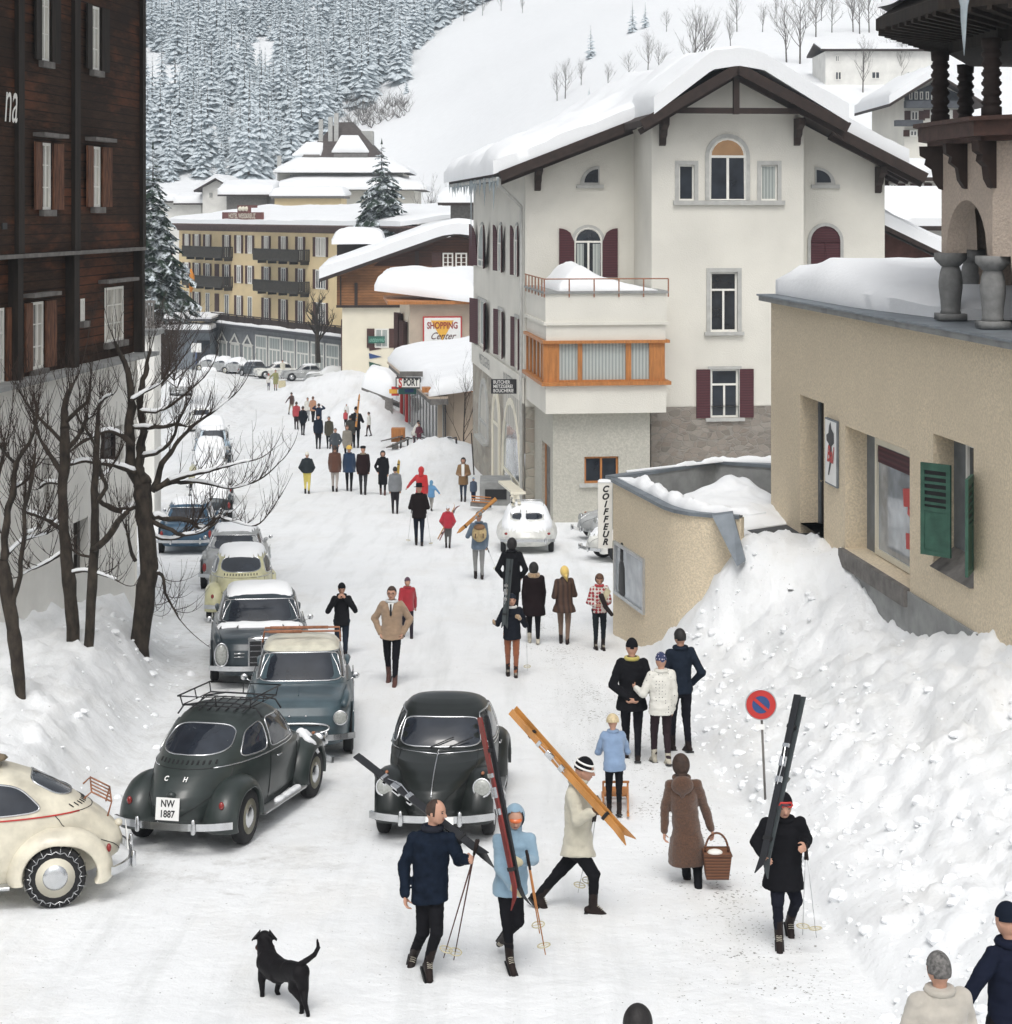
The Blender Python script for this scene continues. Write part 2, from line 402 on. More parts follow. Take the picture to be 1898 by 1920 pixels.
M['sheet'] = pm('lead_sheet', (.20, .225, .25), .5, .2, 3, .15, 10, metal=.5)
M['asphalt'] = pm('asphalt', (.055, .058, .062), .75, .2, 3, .3, 60)
M['glass'] = glass_mat('window_glass'); M['shopglass'] = glass_mat('shop_glass', (.20, .22, .24), .08)
M['frame'] = pm('white_frame', (.78, .77, .72), .6, .05, 3, 0)
M['shutter'] = stripes_mat('red_shutter', (.085, .022, .028), (.050, .013, .018), .09, 2)
M['brownsh'] = stripes_mat('brown_shutter', (.085, .035, .028), (.052, .022, .018), .12, 2)
M['green'] = pm('green_paint', (.036, .098, .070), .6, .25, 5, .3, 30)
M['curtain'] = stripes_mat('net_curtain', (.46, .49, .47), (.27, .30, .29), .12, 0)
M['curtain2'] = stripes_mat('pale_curtain', (.60, .58, .52), (.40, .38, .34), .16, 0)
M['rust'] = pm('rusty_iron', (.30, .13, .07), .7, .3, 20, .2, 60)
M['iron'] = pm('black_iron', (.02, .02, .022), .5, .1, 9, 0)
M['chrome'] = pm('chrome', (.62, .63, .64), .22, .08, 9, 0, metal=1.0)
M['alu'] = pm('aluminium', (.55, .56, .57), .4, .08, 9, 0, metal=.8)
M['rubber'] = pm('tyre_rubber', (.014, .014, .015), .8, .2, 9, .4, 60)
M['ice'] = pm('ice', (.62, .70, .74), .18, .1, 8, .2, 20, spec=.8)
for k_ in ('ice',): M[k_].node_tree.nodes['Principled BSDF'].inputs['Transmission Weight'].default_value = .5
M['bark'] = pm('bark', (.036, .028, .021), .9, .7, 9, .6, 40, stretch=(1, 1, .5))
M['twig'] = pm('twig', (.036, .024, .018), .85, .2, 12, 0)
M['farbark'] = pm('far_bark', (.12, .105, .095), .9, .2, 4, 0)
M['white'] = pm('white_paint', (.80, .80, .78), .5, .04, 4, 0); M['black'] = pm('black_paint', (.012, .012, .013), .5, .05, 4, 0)
M['red'] = pm('red_paint', (.48, .035, .03), .5, .05, 4, 0); M['blue'] = pm('blue_paint', (.03, .07, .20), .5, .05, 4, 0)
M['yellow'] = pm('yellow_paint', (.75, .42, .06), .5, .05, 4, 0)
M['cream'] = pm('cream_paint', (.72, .68, .56), .5, .04, 4, 0)
def paint(name, c, rough=.28): return pm(name, c, rough+.08, .22, 3.5, .08, 60, spec=.4, coat=.2, dist=.003)
_solid = {}
def cloth(c, rough=.92, fuzz=.25):
    k = tuple(round(x, 3) for x in c)
    if k not in _solid: _solid[k] = pm('cloth_%02d' % len(_solid), c, rough, .12, 7, .35, 90, fuzz=fuzz if max(c) > .05 else 0, spec=.06, dist=.004)
    return _solid[k]
# ------------------------------------------------------------------ setting: street, hillside, haze
def grid_obj(name, xs_fn, Ds, n, zf, mat, kind):
    vs_, fs_ = [], []
    for D in Ds:
        a, b = xs_fn(D)
        for i in range(n):
            X = a + (b - a) * i / (n - 1); vs_.append((X, D, zf(X, D)))
    for j in range(len(Ds)-1):
        for i in range(n-1):
            fs_.append((j*n+i, j*n+i+1, (j+1)*n+i+1, (j+1)*n+i))
    mb = MB(); mb.add(vs_, fs_); o = mb.build(name, mat, None, True); return tag(o, kind=kind)
Ds = [4 * (236/4.0) ** (i/620.0) for i in range(621)]
g_ = grid_obj('snowy_street', lambda D: (-(0.34*D + 9), 0.34*D + 9), Ds, 400, GZ, M['ground'], 'structure')
tag(g_, 'snow covered village street with ploughed banks at both sides')
def Q0(X, D): return sst(-.10, .14, X/D)
def D0h(X, D): return 85 + (232-85) * (1 - Q0(X, D))
def HZ(X, D):
    d0 = D0h(X, D); base = zs(min(D, 236)) + 0.1 if D < 236 else zs(236)
    z0 = zs(min(d0, 236)); r = D - d0
    sl = .30 if X < 0 else .30
    k = 10.0; up = k * math.log1p(exp(min(40, r/k))) if r/k < 40 else r
    right = (0.30 - .085*Q0(X, D)) * up
    # the right-hand shoulder of the meadow climbs towards the right
    return z0 - 1.2 + right + 2.0*nz(X*.012, D*.012, 2) + .8*nz(X*.04, D*.04, 6)*min(1, max(0, r/20)) + .05*nz(X*.4, D*.4)
Dh = [80 + 5*i for i in range(34)] + [250 + 7*i for i in range(58)]
h_ = grid_obj('hillside', lambda D: (-(0.5*D+60), 0.5*D+60), Dh, 150, HZ, M['snowsoft'], 'structure')
def hill_from_px(u, v, D0=85):
    D = D0
    while D < 900:
        p = P(u, v, D)
        if p.z <= HZ(p.x, D): return p
        D += .7
    return P(u, v, 600)

# ------------------------------------------------------------------ walls and openings
class Wall:
    """vertical plane: start point p (X, D), horizontal direction d, outward normal n"""
    def __init__(s, p, d, n=None):
        s.p = Vector((p[0], p[1], 0)); s.d = Vector((d[0], d[1], 0)).normalized()
        s.n = Vector((s.d.y, -s.d.x, 0)) if n is None else Vector((n[0], n[1], 0)).normalized()
        if s.n.dot(Vector((0, 0, 0)) - s.p) < 0 and n is None: s.n = -s.n
    def at(s, u, v):
        k = (u - U0) / F; t = (k*s.p.y - s.p.x) / (s.d.x - k*s.d.y); D = s.p.y + s.d.y*t
        return t, HC - (v - VH)/F*D
    def w(s, t, z, out=0.0): q = s.p + s.d*t + s.n*out; return Vector((q.x, q.y, z))
    def shift(s, out): q = s.p + s.n*out; return Wall((q.x, q.y), (s.d.x, s.d.y), (s.n.x, s.n.y))
    def box(s, mb, t0, t1, z0, z1, o0, o1):
        mb.obox(s.w((t0+t1)/2, (z0+z1)/2, (o0+o1)/2), s.d*(t1-t0)/2, s.n*(o1-o0)/2, Vector((0,0,(z1-z0)/2)))
    def rect(s, u0, v0, u1, v1):
        um, vm = (u0+u1)/2, (v0+v1)/2
        a, b = s.at(u0, vm)[0], s.at(u1, vm)[0]; z1, z0 = s.at(um, v0)[1], s.at(um, v1)[1]
        return (min(a, b), max(a, b), z0, z1)
    def axes(s):   # reading direction as seen from outside, and up
        r = Vector((0,0,1)).cross(s.n); return r, Vector((0,0,1))
def wallgrid(mb, W, t0, t1, z0, z1, holes=(), depth=.2):
    ts = sorted(set([t0, t1] + [min(max(x, t0), t1) for h in holes for x in h[:2]])); zz = sorted(set([z0, z1] + [min(max(x, z0), z1) for h in holes for x in h[2:4]]))
    for i in range(len(ts)-1):
        for j in range(len(zz)-1):
            tm, zm = (ts[i]+ts[i+1])/2, (zz[j]+zz[j+1])/2
            if any(h[0] < tm < h[1] and h[2] < zm < h[3] for h in holes): continue
            mb.add([W.w(ts[i], zz[j]), W.w(ts[i+1], zz[j]), W.w(ts[i+1], zz[j+1]), W.w(ts[i], zz[j+1])], [(0,1,2,3)])
    for h in holes:
        a, b, c, d = h[:4]; q = h[4] if len(h) > 4 else depth
        for (p0, p1) in (((a,c),(a,d)), ((b,c),(b,d)), ((a,c),(b,c)), ((a,d),(b,d))):
            mb.add([W.w(p0[0], p0[1]), W.w(p1[0], p1[1]), W.w(p1[0], p1[1], -q), W.w(p0[0], p0[1], -q)], [(0,1,2,3)])
def arch_poly(a, b, z0, z1, n=10, rise=None):
    r = (b-a)/2 if rise is None else rise; m = (a+b)/2
    return [(a, z0), (b, z0)] + [(m + (b-a)/2*cos(pi*i/n), z1 - r + r*sin(pi*i/n)) for i in range(n+1)]
def window(par, W, R, out=0.0, fr=.06, nx=2, tz=None, fm='frame', gm='glass', surround=None, sill=None, shut=None, arch=False, label=None, back=.0, lintel=None, bars=0, curtain=None):
    a, b, z0, z1 = R; f = MB(); rise = (b-a)/2
    if arch:
        po = arch_poly(a, b, z0, z1, 10, rise); f.tube([W.w(t, z, out) for t, z in po], fr*.6, 4, closed=True)
        top = z1 - rise; W.box(f, a, b, top-fr/2, top+fr/2, out-.02, out+.03)
    else:
        for (p, q, r, s_) in ((a, a+fr, z0, z1), (b-fr, b, z0, z1), (a+fr, b-fr, z0, z0+fr), (a+fr, b-fr, z1-fr, z1)): W.box(f, p, q, r, s_, out-.02, out+.03)
        top = z1
        if tz: top = z0 + (z1-z0)*tz; W.box(f, a+fr, b-fr, top-fr/2, top+fr/2, out-.018, out+.032)
    for i in range(1, nx): m = a + (b-a)*i/nx; W.box(f, m-fr/2, m+fr/2, z0+.003, top-fr/2-.003, out-.016, out+.028)
    for i in range(1, bars+1): m = z0 + (z1-z0)*i/(bars+1); W.box(f, a+fr, b-fr, m-fr*.22, m+fr*.22, out-.014, out+.02)
    w_ = f.build('window', M[fm], par)
    if label: w_['label'] = label
    g = MB()
    if arch: g.add([W.w(t, z, out-.01) for t, z in arch_poly(a+.01, b-.01, z0, z1, 10, rise)], [tuple(range(13))])
    else: g.add([W.w(a, z0, out-.01), W.w(b, z0, out-.01), W.w(b, z1, out-.01), W.w(a, z1, out-.01)], [(0,1,2,3)])
    g.build('pane', M[gm], w_)
    if curtain:
        c = MB(); m = (a+b)/2
        for (p, q) in ((a+fr, a+fr+(b-a)*.26), (b-fr-(b-a)*.26, b-fr)): W.box(c, p, q, z0+fr, top-fr, out-.006, out-.002)
        c.build('curtain', M[curtain], w_)
    if surround:
        sw, sm, pr = surround; s_ = MB()
        if arch:
            n = 14; A = arch_poly(a-sw, b+sw, z0, z1+sw, n, rise+sw); B_ = arch_poly(a, b, z0, z1, n, rise)
            A = A[1:] + [A[0]]; B_ = B_[1:] + [B_[0]]
            for i in range(len(A)-1):
                s_.add([W.w(*A[i], pr), W.w(*A[i+1], pr), W.w(*B_[i+1], pr), W.w(*B_[i], pr)], [(0,1,2,3)])
                s_.add([W.w(*A[i], pr), W.w(*A[i+1], pr), W.w(*A[i+1], 0), W.w(*A[i], 0)], [(0,1,2,3)])
                s_.add([W.w(*B_[i], pr), W.w(*B_[i+1], pr), W.w(*B_[i+1], min(0, out)), W.w(*B_[i], min(0, out))], [(0,1,2,3)])
        else:
            for (p, q, r, t_) in ((a-sw, a, z0, z1), (b, b+sw, z0, z1), (a-sw, b+sw, z1, z1+sw)): W.box(s_, p, q, r, t_, min(out, 0)-.01, pr)
        s_.build('surround', M[sm], w_)
    if sill:
        sw, sm, pr = sill; s_ = MB(); W.box(s_, a-sw, b+sw, z0-.12, z0-.003, min(0, out)-.01, pr); s_.build('sill', M[sm], w_)
    if lintel:
        s_ = MB(); W.box(s_, a-.35, b+.35, z1+.10, z1+.17, 0, .22); s_.build('hood', M[lintel], w_)
    if shut:
        sw, sm, ang = shut[:3]
        for sgn, e in ((-1, a), (1, b)):
            s_ = MB(); e = e + sgn*.03; dirv = (W.d*sgn*cos(ang) + W.n*sin(ang)); p0 = W.w(e, 0, .035); th = W.d*sgn*sin(ang)*-.02 + W.n*cos(ang)*.02
            if arch:
                n = 6; pl = [(0, z0), (sw, z0)] + [(sw*cos(pi/2*i/n), z1-rise + rise*sqrt(max(0, 1-(1-cos(pi/2*i/n))**2))) for i in range(n+1)]
                s_.prism([p0 + dirv*x + Vector((0,0,z)) for x, z in pl], th*2)
            else:
                s_.obox(p0 + dirv*sw/2 + Vector((0,0,(z0+z1)/2)), dirv*sw/2, th, Vector((0,0,(z1-z0)/2)))
            s_.build('shutter', M[sm], w_)
    return w_
def slab(name, base, ns, nt, T, par, Ls, Lt, edge=.5, amp=.1, fq=.5, mat='snow', emin=.35, seed=0, drop=.01, hf=None, smooth=True):
    """lump of lying snow over a surface base(s,t); thickness T falls off in a rounded edge"""
    mb = MB(); top, bot = [], []
    for j in range(nt):
        for i in range(ns):
            s_, t_ = i/(ns-1), j/(nt-1); p = base(s_, t_)
            e = min(s_*Ls, (1-s_)*Ls, t_*Lt, (1-t_)*Lt); q = min(1.0, e/edge); pr = emin + (1-emin)*sqrt(max(0, 1-(1-q)**2))
            th = (T if hf is None else hf(s_, t_)*T) * pr; th *= 1 + amp*1.6*nz(p.x*fq+seed, p.y*fq, p.z*fq) + amp*.8*nz(p.x*fq*3+seed, p.y*fq*3, p.z*fq)
            top.append(p + Vector((0, 0, max(.02, th)))); bot.append(p - Vector((0,0,drop)))
    fs_ = []; n = ns*nt
    for j in range(nt-1):
        for i in range(ns-1):
            a = j*ns+i; fs_.append((a, a+1, a+ns+1, a+ns)); fs_.append((n+a, n+a+ns, n+a+ns+1, n+a+1))
    rim = [i for i in range(ns)] + [j*ns+ns-1 for j in range(1, nt)] + [(nt-1)*ns+i for i in range(ns-2, -1, -1)] + [j*ns for j in range(nt-2, 0, -1)]
    for k in range(len(rim)): a, b = rim[k], rim[(k+1) % len(rim)]; fs_.append((a, n+a, n+b, b))
    mb.add(top + bot, fs_); o = mb.build(name, M[mat], par, smooth)
    return autosmooth(o, 60)
def slabq(name, q, ns, nt, T, par, **k):
    """slab over a quad of four points (00, 10, 11, 01)"""
    q = [Vector(p) for p in q]; Ls = (q[1]-q[0]).length; Lt = (q[3]-q[0]).length
    return slab(name, lambda s_, t_: q[0]*(1-s_)*(1-t_) + q[1]*s_*(1-t_) + q[2]*s_*t_ + q[3]*(1-s_)*t_, ns, nt, T, par, Ls, Lt, **k)
def icicles(par, pts, Lm, rm, seed=1, name='icicles'):
    rnd = random.Random(seed); mb = MB()
    for p in pts:
        L = Lm*(.3+.7*rnd.random()); r = rm*(.5+.6*rnd.random()); p = Vector(p)
        mb.tube([p+Vector((0,0,.08)), p, p-Vector((0,0,L*.5)), p-Vector((0,0,L))], [r*1.3, r, r*.5, .003], 5)
    return mb.build(name, M['ice'], par, True)

# ------------------------------------------------------------------ old timber house, left
LH = Wall((-7.64, 38.5), (-.14, -1), (1, -.14))
th = empty('timber_house', (-7.64, 38.5, -2.6), 'tall old dark brown timber house with weathered red shutters on a white plastered base', 'house')
up = MB(); holes = []
wins = [(75, -40, 92, 115, 1), (170, 12, 186, 132, 1), (76, 268, 95, 393, 2), (172, 275, 188, 388, 2), (70, 566, 93, 692, 3), (162, 560, 170, 602, 4), (207, 538, 242, 640, 5), (5, 578, 20, 720, 6)]
TL = LH.at(0, 300)[0] + 2.2
tc = LH.at(252, 480)[0]; zl = 5.36
RR = []
for (a, b, c, d, k) in wins:
    r = LH.rect(a, b, c, d); RR.append((r, k)); holes.append(r)
wallgrid(up, LH, 0, TL+4, zl, 12.5, [r for r in holes if r[3] > zl+.3], .16)
wallgrid(up, LH.shift(-.12), -0.0+.15, TL+4, 3.2, zl, [r for r in holes if r[3] <= zl+.3], .16)
up.add([LH.w(0, zl, 0), LH.w(TL+4, zl, 0), LH.w(TL+4, zl, -.12), LH.w(0, zl, -.12)], [(0,1,2,3)])
GW = Wall((-7.64, 38.5), (-1, .14), (.14, 1))                              # gable end facing up the street
wallgrid(up, GW, 0, 12, 3.2, 12.5)
FW = LH.shift(0)
up.build('timber_wall', M['timber'], th)
lw = MB(); LW = LH.shift(-.10)
lh = [LW.rect(83, 858, 98, 935), LW.rect(190, 802, 232, 868), LW.rect(138, 975, 166, 1075)]
wallgrid(lw, LW, .05, TL+4, -4.5, 3.2, lh, .25); wallgrid(lw, GW.shift(-.1), .05, 12, -4.5, 3.2)
lw.build('plaster_base', M['plaster'], th)
for r, fm, gm in ((lh[0], 'greywood', 'glass'), (lh[1], 'darkwood', 'glass'), (lh[2], 'greywood', 'timber_post')): window(th, LW, r, out=-.2, nx=2, fm=fm, gm=gm, bars=2)
lg = MB(); LH.box(lg, -.3, TL+4, 3.12, 3.2, -.1, .30); lg.build('ledge', M['concrete'], th)
for (u_, w__) in ((33, .26), (139, .28), (264.5, .18)):
    p = MB(); t = LH.at(u_, 240)[0]; LH.box(p, t-w__/2, t+w__/2, zl, 12.5, -.02, .08); LH.box(p, t-w__/2+.01, t+w__/2-.01, 3.2, zl, -.13, .06); p.build('corner_post', M['timber_post'], th)
bd = MB(); LH.box(bd, 0, TL+4, zl-.03, zl+.04, 0, .11); bd.build('beam', M['greywood'], th)
for (r, k), hh in zip(RR, holes):
    Wk = LH if r[3] > zl+.3 else LH.shift(-.12)
    cm = {5: 'curtain2'}.get(k, 'glass')
    sh = None if k in (4, 5) else (.40 if k != 1 else .34, 'timber_red' if k > 1 else 'timber_post', .10)
    window(th, Wk, r, out=-.025, fr=.05, nx=2, bars=2, fm='frame', gm=cm, sill=(.06, 'greywood', .1), shut=sh, lintel='greywood' if k in (2, 3, 5) else None, curtain='curtain2' if k in (2, 3, 1) else None)
tx = MB(); o_ = LH.w(LH.at(9, 196)[0], LH.at(9, 192)[1], .09); r_, u__ = LH.axes(); add_text(tx, 'na', 1.12, o_, r_, u__, .02, xs=.55, shear=.25); tx.build('script_lettering', M['frame'], th)
vb = MB(); r = LH.rect(3, 418, 12, 430); LH.box(vb, r[0], r[1], r[2], r[3], -.01, .02); vb.build('vent', M['black'], th)
rf = MB(); rf.prism([LH.w(-1.2, 12.4, 1.2), LH.w(-1.2, 12.4, -13), LH.w(-1.2, 15.8, -6)], LH.d*(TL+6)); rf.build('roof', M['darkwood'], th)
slabq('roof_snow', [LH.w(-1.2, 12.5, 1.2), LH.w(TL+4, 12.5, 1.2), LH.w(TL+4, 15.9, -6), LH.w(-1.2, 15.9, -6)], 14, 10, .6, th)
ic = MB(); p = P(251, 0, 37.6); ic.tube([p + Vector((0,0,1.8)), p, P(251, 24, 37.6)], [.03, .025, .004], 5)
# wooden balcony fence just past the house corner
fb = empty('balcony_railing', tuple(P(265, 590, 62)), 'grey slatted railing behind the corner of the dark timber house', 'railing')
m_ = MB()
for i in range(8): q = P(250+i*5.4, 588, 62); m_.box(q.x-.03, q.x+.03, 61.98, 62.02, q.z-.5, q.z+.45)
q0, q1 = P(246, 566, 62), P(292, 566, 62); m_.beam(q0, q1, .08, .08); m_.beam(q0-Vector((0,0,.85)), q1-Vector((0,0,.85)), .08, .08)
m_.build('slats', M['greywood'], fb); m_ = MB(); m_.box(q0.x-3, q1.x, 62.1, 63.6, q0.z-1.15, q0.z-.98); m_.build('platform', M['concrete'], fb)
m_ = MB()
m_.box(q0.x-3, q1.x-.1, 62.3, 63.5, zs(62)-1, q0.z-1.15)
m_.build('plinth_wall', M['plaster'], fb)

# ------------------------------------------------------------------ white house with the bay
A_ = Vector((.993, .118, 0)).normalized(); B_ = Vector((-.118, .993, 0)).normalized(); O_ = Vector((1.33, 62, 0))
def WB(b, n=None): q = O_ + B_*b; return Wall((q.x, q.y), (A_.x, A_.y), (-B_.x, -B_.y))
wh = empty('white_house', (1.33, 62, zs(62)), 'large white house with a broad snowy gable roof, dark red shutters and timber framed bay', 'house')
bC, bL, bR = 1.9, 5.2, 3.4
wc, wlft, wr, wbay, wlow = WB(bC), WB(bL), WB(bR), WB(0), WB(.5)
tC0, tC1 = wc.at(1222, 400)[0], wc.at(1507, 400)[0]; tL0 = wlft.at(985, 450)[0]; tR1 = wr.at(1659, 400)[0]
rp = WB(.6); rl = WB(4.0); rr = WB(2.4)
Rg = rp.at(1383, 132); RLk = rl.at(1190, 236); REl = rl.at(938, 334); RRk = rp.at(1590, 243); REr = rr.at(1735, 337)
prof = [REl, RLk, Rg, RRk, REr]
def roofz(t):
    for i in range(4):
        a, b = prof[i], prof[i+1]
        if t <= b[0] or i == 3: return a[1] + (b[1]-a[1])*(t-a[0])/(b[0]-a[0])
def gable(mb, W, t0, t1, z0, holes=(), z1=None, n=24):
    z1 = min(roofz(t0), roofz(t1)) - .3 if z1 is None else z1
    wallgrid(mb, W, t0, t1, z0, z1, holes, .16)
    ts = [t0 + (t1-t0)*i/n for i in range(n+1)]
    for i in range(n): mb.add([W.w(ts[i], z1), W.w(ts[i+1], z1), W.w(ts[i+1], roofz(ts[i+1])-.1), W.w(ts[i], roofz(ts[i])-.1)], [(0,1,2,3)])
zst = wc.at(1330, 762)[1]; zg = -5.2
hC = dict(arch=wc.rect(1331, 260, 1397, 375), sl=wc.rect(1273, 309, 1302, 376), sr=wc.rect(1427, 309, 1458, 376), mid=wc.rect(1332, 510, 1383, 622), low=wc.rect(1333, 692, 1385, 783))
w1 = MB(); gable(w1, wc, tC0, tC1, zst, [hC['sl'], hC['sr'], hC['mid'], (hC['low'][0], hC['low'][1], zst, hC['low'][3])], z1=hC['sl'][3]+.02)
# arched opening is set on the wall face; side walls of the projecting centre
S1 = Wall((O_+A_*tC0+B_*bC)[:2], (B_.x, B_.y), (-A_.x, -A_.y)); wallgrid(w1, S1, 0, bL-bC, zst-.6, roofz(tC0)-.1)
S2 = Wall((O_+A_*tC1+B_*bC)[:2], (B_.x, B_.y), (A_.x, A_.y)); wallgrid(w1, S2, 0, bR-bC, zg, roofz(tC1)-.1)
gable(w1, wlft, tL0, tC0, -1.0); gable(w1, wr, tC1, tR1, zg)
SF = Wall((O_+A_*tL0+B_*bL)[:2], (B_.x, B_.y), (-A_.x, -A_.y))
zband = SF.at(985, 708)[1]; zsf = roofz(tL0)-.1
side = []
for (s0, w0_, w1_, s1, vt1, vb1, vt2, vb2) in ((886, 898, 912, 925, 421, 500, 564, 650), (929, 936, 944, 951, 422, 509, 582, 668), (960, 967, 974, 980, 423, 517, 596, 690)):
    ta, tb = SF.at(w1_, 500)[0], SF.at(w0_, 500)[0]; um = (w0_+w1_)/2
    side.append((ta, tb, SF.at(um, vb1)[1], SF.at(um, vt1)[1], 1)); side.append((ta, tb, SF.at(um, vb2)[1], SF.at(um, vt2)[1], 0))
TS = SF.at(888, 600)[0]; wallgrid(w1, SF, 0, TS, zband-.9, zsf, [s[:4] for s in side if not s[4]], .15)
RS = Wall((O_+A_*tR1+B_*bR)[:2], (B_.x, B_.y), (A_.x, A_.y)); wallgrid(w1, RS, 0, 20, zg, zsf)
RWl = Wall((O_+A_*tL0+B_*(bL+TS))[:2], (A_.x, A_.y), (B_.x, B_.y)); wallgrid(w1, RWl, 0, tR1-tL0, zg, roofz(tL0))
w1.build('wall', M['white_st'], wh)
w2 = MB(); wallgrid(w2, wc.shift(.03), tC0-.02, tC1, zg, zst, [(hC['low'][0], hC['low'][1], hC['low'][2], zst)], .19)
wallgrid(w2, S1.shift(.01), -.02, bL-bC, zg, zst-.6); w2.build('rubble_wall', M['stone'], wh)
zst2 = -1.0
w3 = MB()
sh1 = (SF.at(985, 800)[0]+.45, SF.at(946, 800)[0], SF.at(966, 920)[1], SF.at(966, 760)[1])
wallgrid(w3, SF.shift(.03), 0, TS, -8, zband-.9, [], .2); wallgrid(w3, wlft.shift(.03), tL0, tL0+2.4, zg-.5, -1.0)
w3.build('facing_stone_wall', M['stonef'], wh)
G_ = ('paleconc', .03)
window(wh, wc, hC['arch'], out=.04, fr=.09, nx=2, arch=True, surround=(.17, 'paleconc', .06), label='large arched gable window with an ochre blind in its arch')
lun = MB(); a, b, z0, z1 = hC['arch']; lun.add([wc.w(t, z, .042) for t, z in arch_poly(a+.03, b-.03, z1-(b-a)/2, z1, 10)[2:]], [tuple(range(11))]); lun.build('arch_blind', pm('ochre_blind', (.42, .25, .13), .8), wh)
for k in ('sl', 'sr'): window(wh, wc, hC[k], out=-.1, fr=.06, nx=1, surround=(.14, 'paleconc', .03), gm='glass' if k == 'sl' else 'curtain')
sb = MB(); t0, z0 = wc.at(1262, 378); t1, _ = wc.at(1471, 378); wc.box(sb, t0, t1, z0-.12, z0+.04, 0, .12); sb.build('sill_band', M['paleconc'], wh)
window(wh, wc, hC['mid'], out=-.11, fr=.07, nx=2, tz=.70, surround=(.14, 'paleconc', .05), sill=(.22, 'paleconc', .13))
window(wh, wc, hC['low'], out=-.10, fr=.07, nx=2, tz=.68, surround=(.10, 'paleconc', .05), sill=(.2, 'paleconc', .13), shut=(.50, 'shutter', .05))
window(wh, wlft, wlft.rect(1078, 428, 1128, 520), out=.04, fr=.07, nx=2, arch=True, surround=(.13, 'paleconc', .06), shut=(.56, 'shutter', .05), curtain='curtain')
window(wh, wr, wr.rect(1520, 424, 1575, 515), out=.04, fr=.04, nx=2, arch=True, gm='shutter', fm='shutter', surround=(.12, 'paleconc', .06), label='arched window with closed dark red shutters')
def quarter(W, u0, v0, u1, v1, left):
    a, b, z0, z1 = W.rect(u0, v0, u1, v1); s_ = MB(); g = MB(); pts = [(0, 0), (1, 0)] + [(cos(pi/2*i/7), sin(pi/2*i/7)) for i in range(1, 8)]
    def mk(sc_, o, out): return [W.w((b - (b-a)*(x*sc_)) if left else (a + (b-a)*(x*sc_)), z0 + (z1-z0)*(y*sc_), out) for x, y in pts]
    s_.prism(mk(1.0, 0, -.01), W.n*.06); W.box(s_, a-.15, b+.15, z0-.14, z0-.003, 0, .1); w_ = s_.build('window', M['paleconc'], wh)
    g.add([p + W.n*.055 + Vector((0,0,.07)) + W.d*(-.05 if left else .05) for p in mk(.72, 0, 0)], [tuple(range(len(pts)))]); g.build('pane', M['glass'], w_)
quarter(wlft, 1088, 311, 1124, 346, True); quarter(wr, 1528, 313, 1566, 346, False)
for s in side:
    window(wh, SF, s[:4], out=.03 if s[4] else -.08, fr=.07, nx=2, arch=bool(s[4]), gm='curtain', surround=(.12, 'paleconc', .04), shut=((s[1]-s[0])*.46, 'shutter', .16))
# ground floor shop openings in the street facade
for (u0, v0, u1, v1, mt, gm) in ((902, 718, 918, 822, 'paleconc', 'curtain2'), (927, 742, 939, 905, 'cream', 'curtain2'), (946, 758, 981, 915, 'cream', 'shopglass')):
    um = (u0+u1)/2; R = (SF.at(u1, 800)[0], SF.at(u0, 800)[0], SF.at(um, v1)[1], SF.at(um, v0)[1]); R = (R[0]+ (0 if u1 < 980 else .25), R[1], R[2], R[3])
    window(wh, SF, R, out=.045, fr=.12, nx=1, arch=True, fm=mt, gm=gm, surround=(.22, mt, .10), sill=(.1, mt, .3))
bl = MB(); a = SF.at(978, 800)[0]+.2; b = SF.at(948, 800)[0]; zb = SF.at(962, 800)[1]; SF.box(bl, a, b, zb, zb+1.5, .05, .08); bl.build('blind', M['curtain2'], wh)
bn = MB(); SF.box(bn, 0, TS, zband-.95, zband-.02, .03, .09); bn.build('sign_band', M['white_st'], wh)
tx = MB(); r_, u__ = SF.axes()
add_text(tx, 'METZGEREI', .62, SF.w(TS*.70, zband-.5, .09), r_, u__, .01, xs=1.25, space=1.1); add_text(tx, 'WURSTEREI', .55, SF.w(TS*.24, zband-.5, .09), r_, u__, .01, xs=1.0, space=1.1); tx.build('lettering', M['concrete'], wh)
# the bay: lower storey, white bands, timber window band, roof terrace
def baybox(mb, z0, z1, grow, tB0, tB1, b0=0, b1=5.2):
    c = O_ + A_*((tB0+tB1)/2) + B_*((b0+b1)/2); mb.obox((c.x, c.y, (z0+z1)/2), A_*((tB1-tB0)/2+grow), B_*((b1-b0)/2+grow), Vector((0,0,(z1-z0)/2)))
tB0 = 0.0; tB1 = wbay.at(1250, 600)[0]
zt, zb1, zb2, zt1, zt2, zbb = [wbay.at(1130, v)[1] for v in (546, 606, 608, 638, 719, 775)]
m_ = MB(); baybox(m_, zt1, zb2-.02, -.03, tB0, tB1, 0, 5.15); baybox(m_, zb2-.02, zb1+.05, .06, tB0, tB1, 0, 5.10); baybox(m_, zb1+.05, zt-.08, .0, tB0, tB1, 0, 5.12); baybox(m_, zbb, zt2-.06, -.01, tB0, tB1, 0, 5.14); m_.build('bay_parapet', M['white_st'], wh)
m_ = MB(); baybox(m_, zt-.08, zt, .07, tB0, tB1, 0, 5.08); m_.build('terrace_edge', M['concrete'], wh)
m_ = MB(); baybox(m_, zt2-.06, zt2+.06, .14, tB0, tB1, 0, 5.0); baybox(m_, zt1-.10, zt1, .10, tB0, tB1, 0, 5.0)
z0, z1 = zt2+.06, zt1-.10
for (a, b) in ((0, .62), (.62+.68, .62+.68+.26),): pass
ts_ = [wbay.at(u, 680)[0] for u in (1019, 1049, 1084, 1092, 1174, 1184, 1218, 1247)]
for a, b in ((ts_[0], ts_[1]), (ts_[2], ts_[3]), (ts_[4], ts_[5]), (ts_[6], ts_[7])): wbay.box(m_, a, b, z0, z1, -.22, -.01)
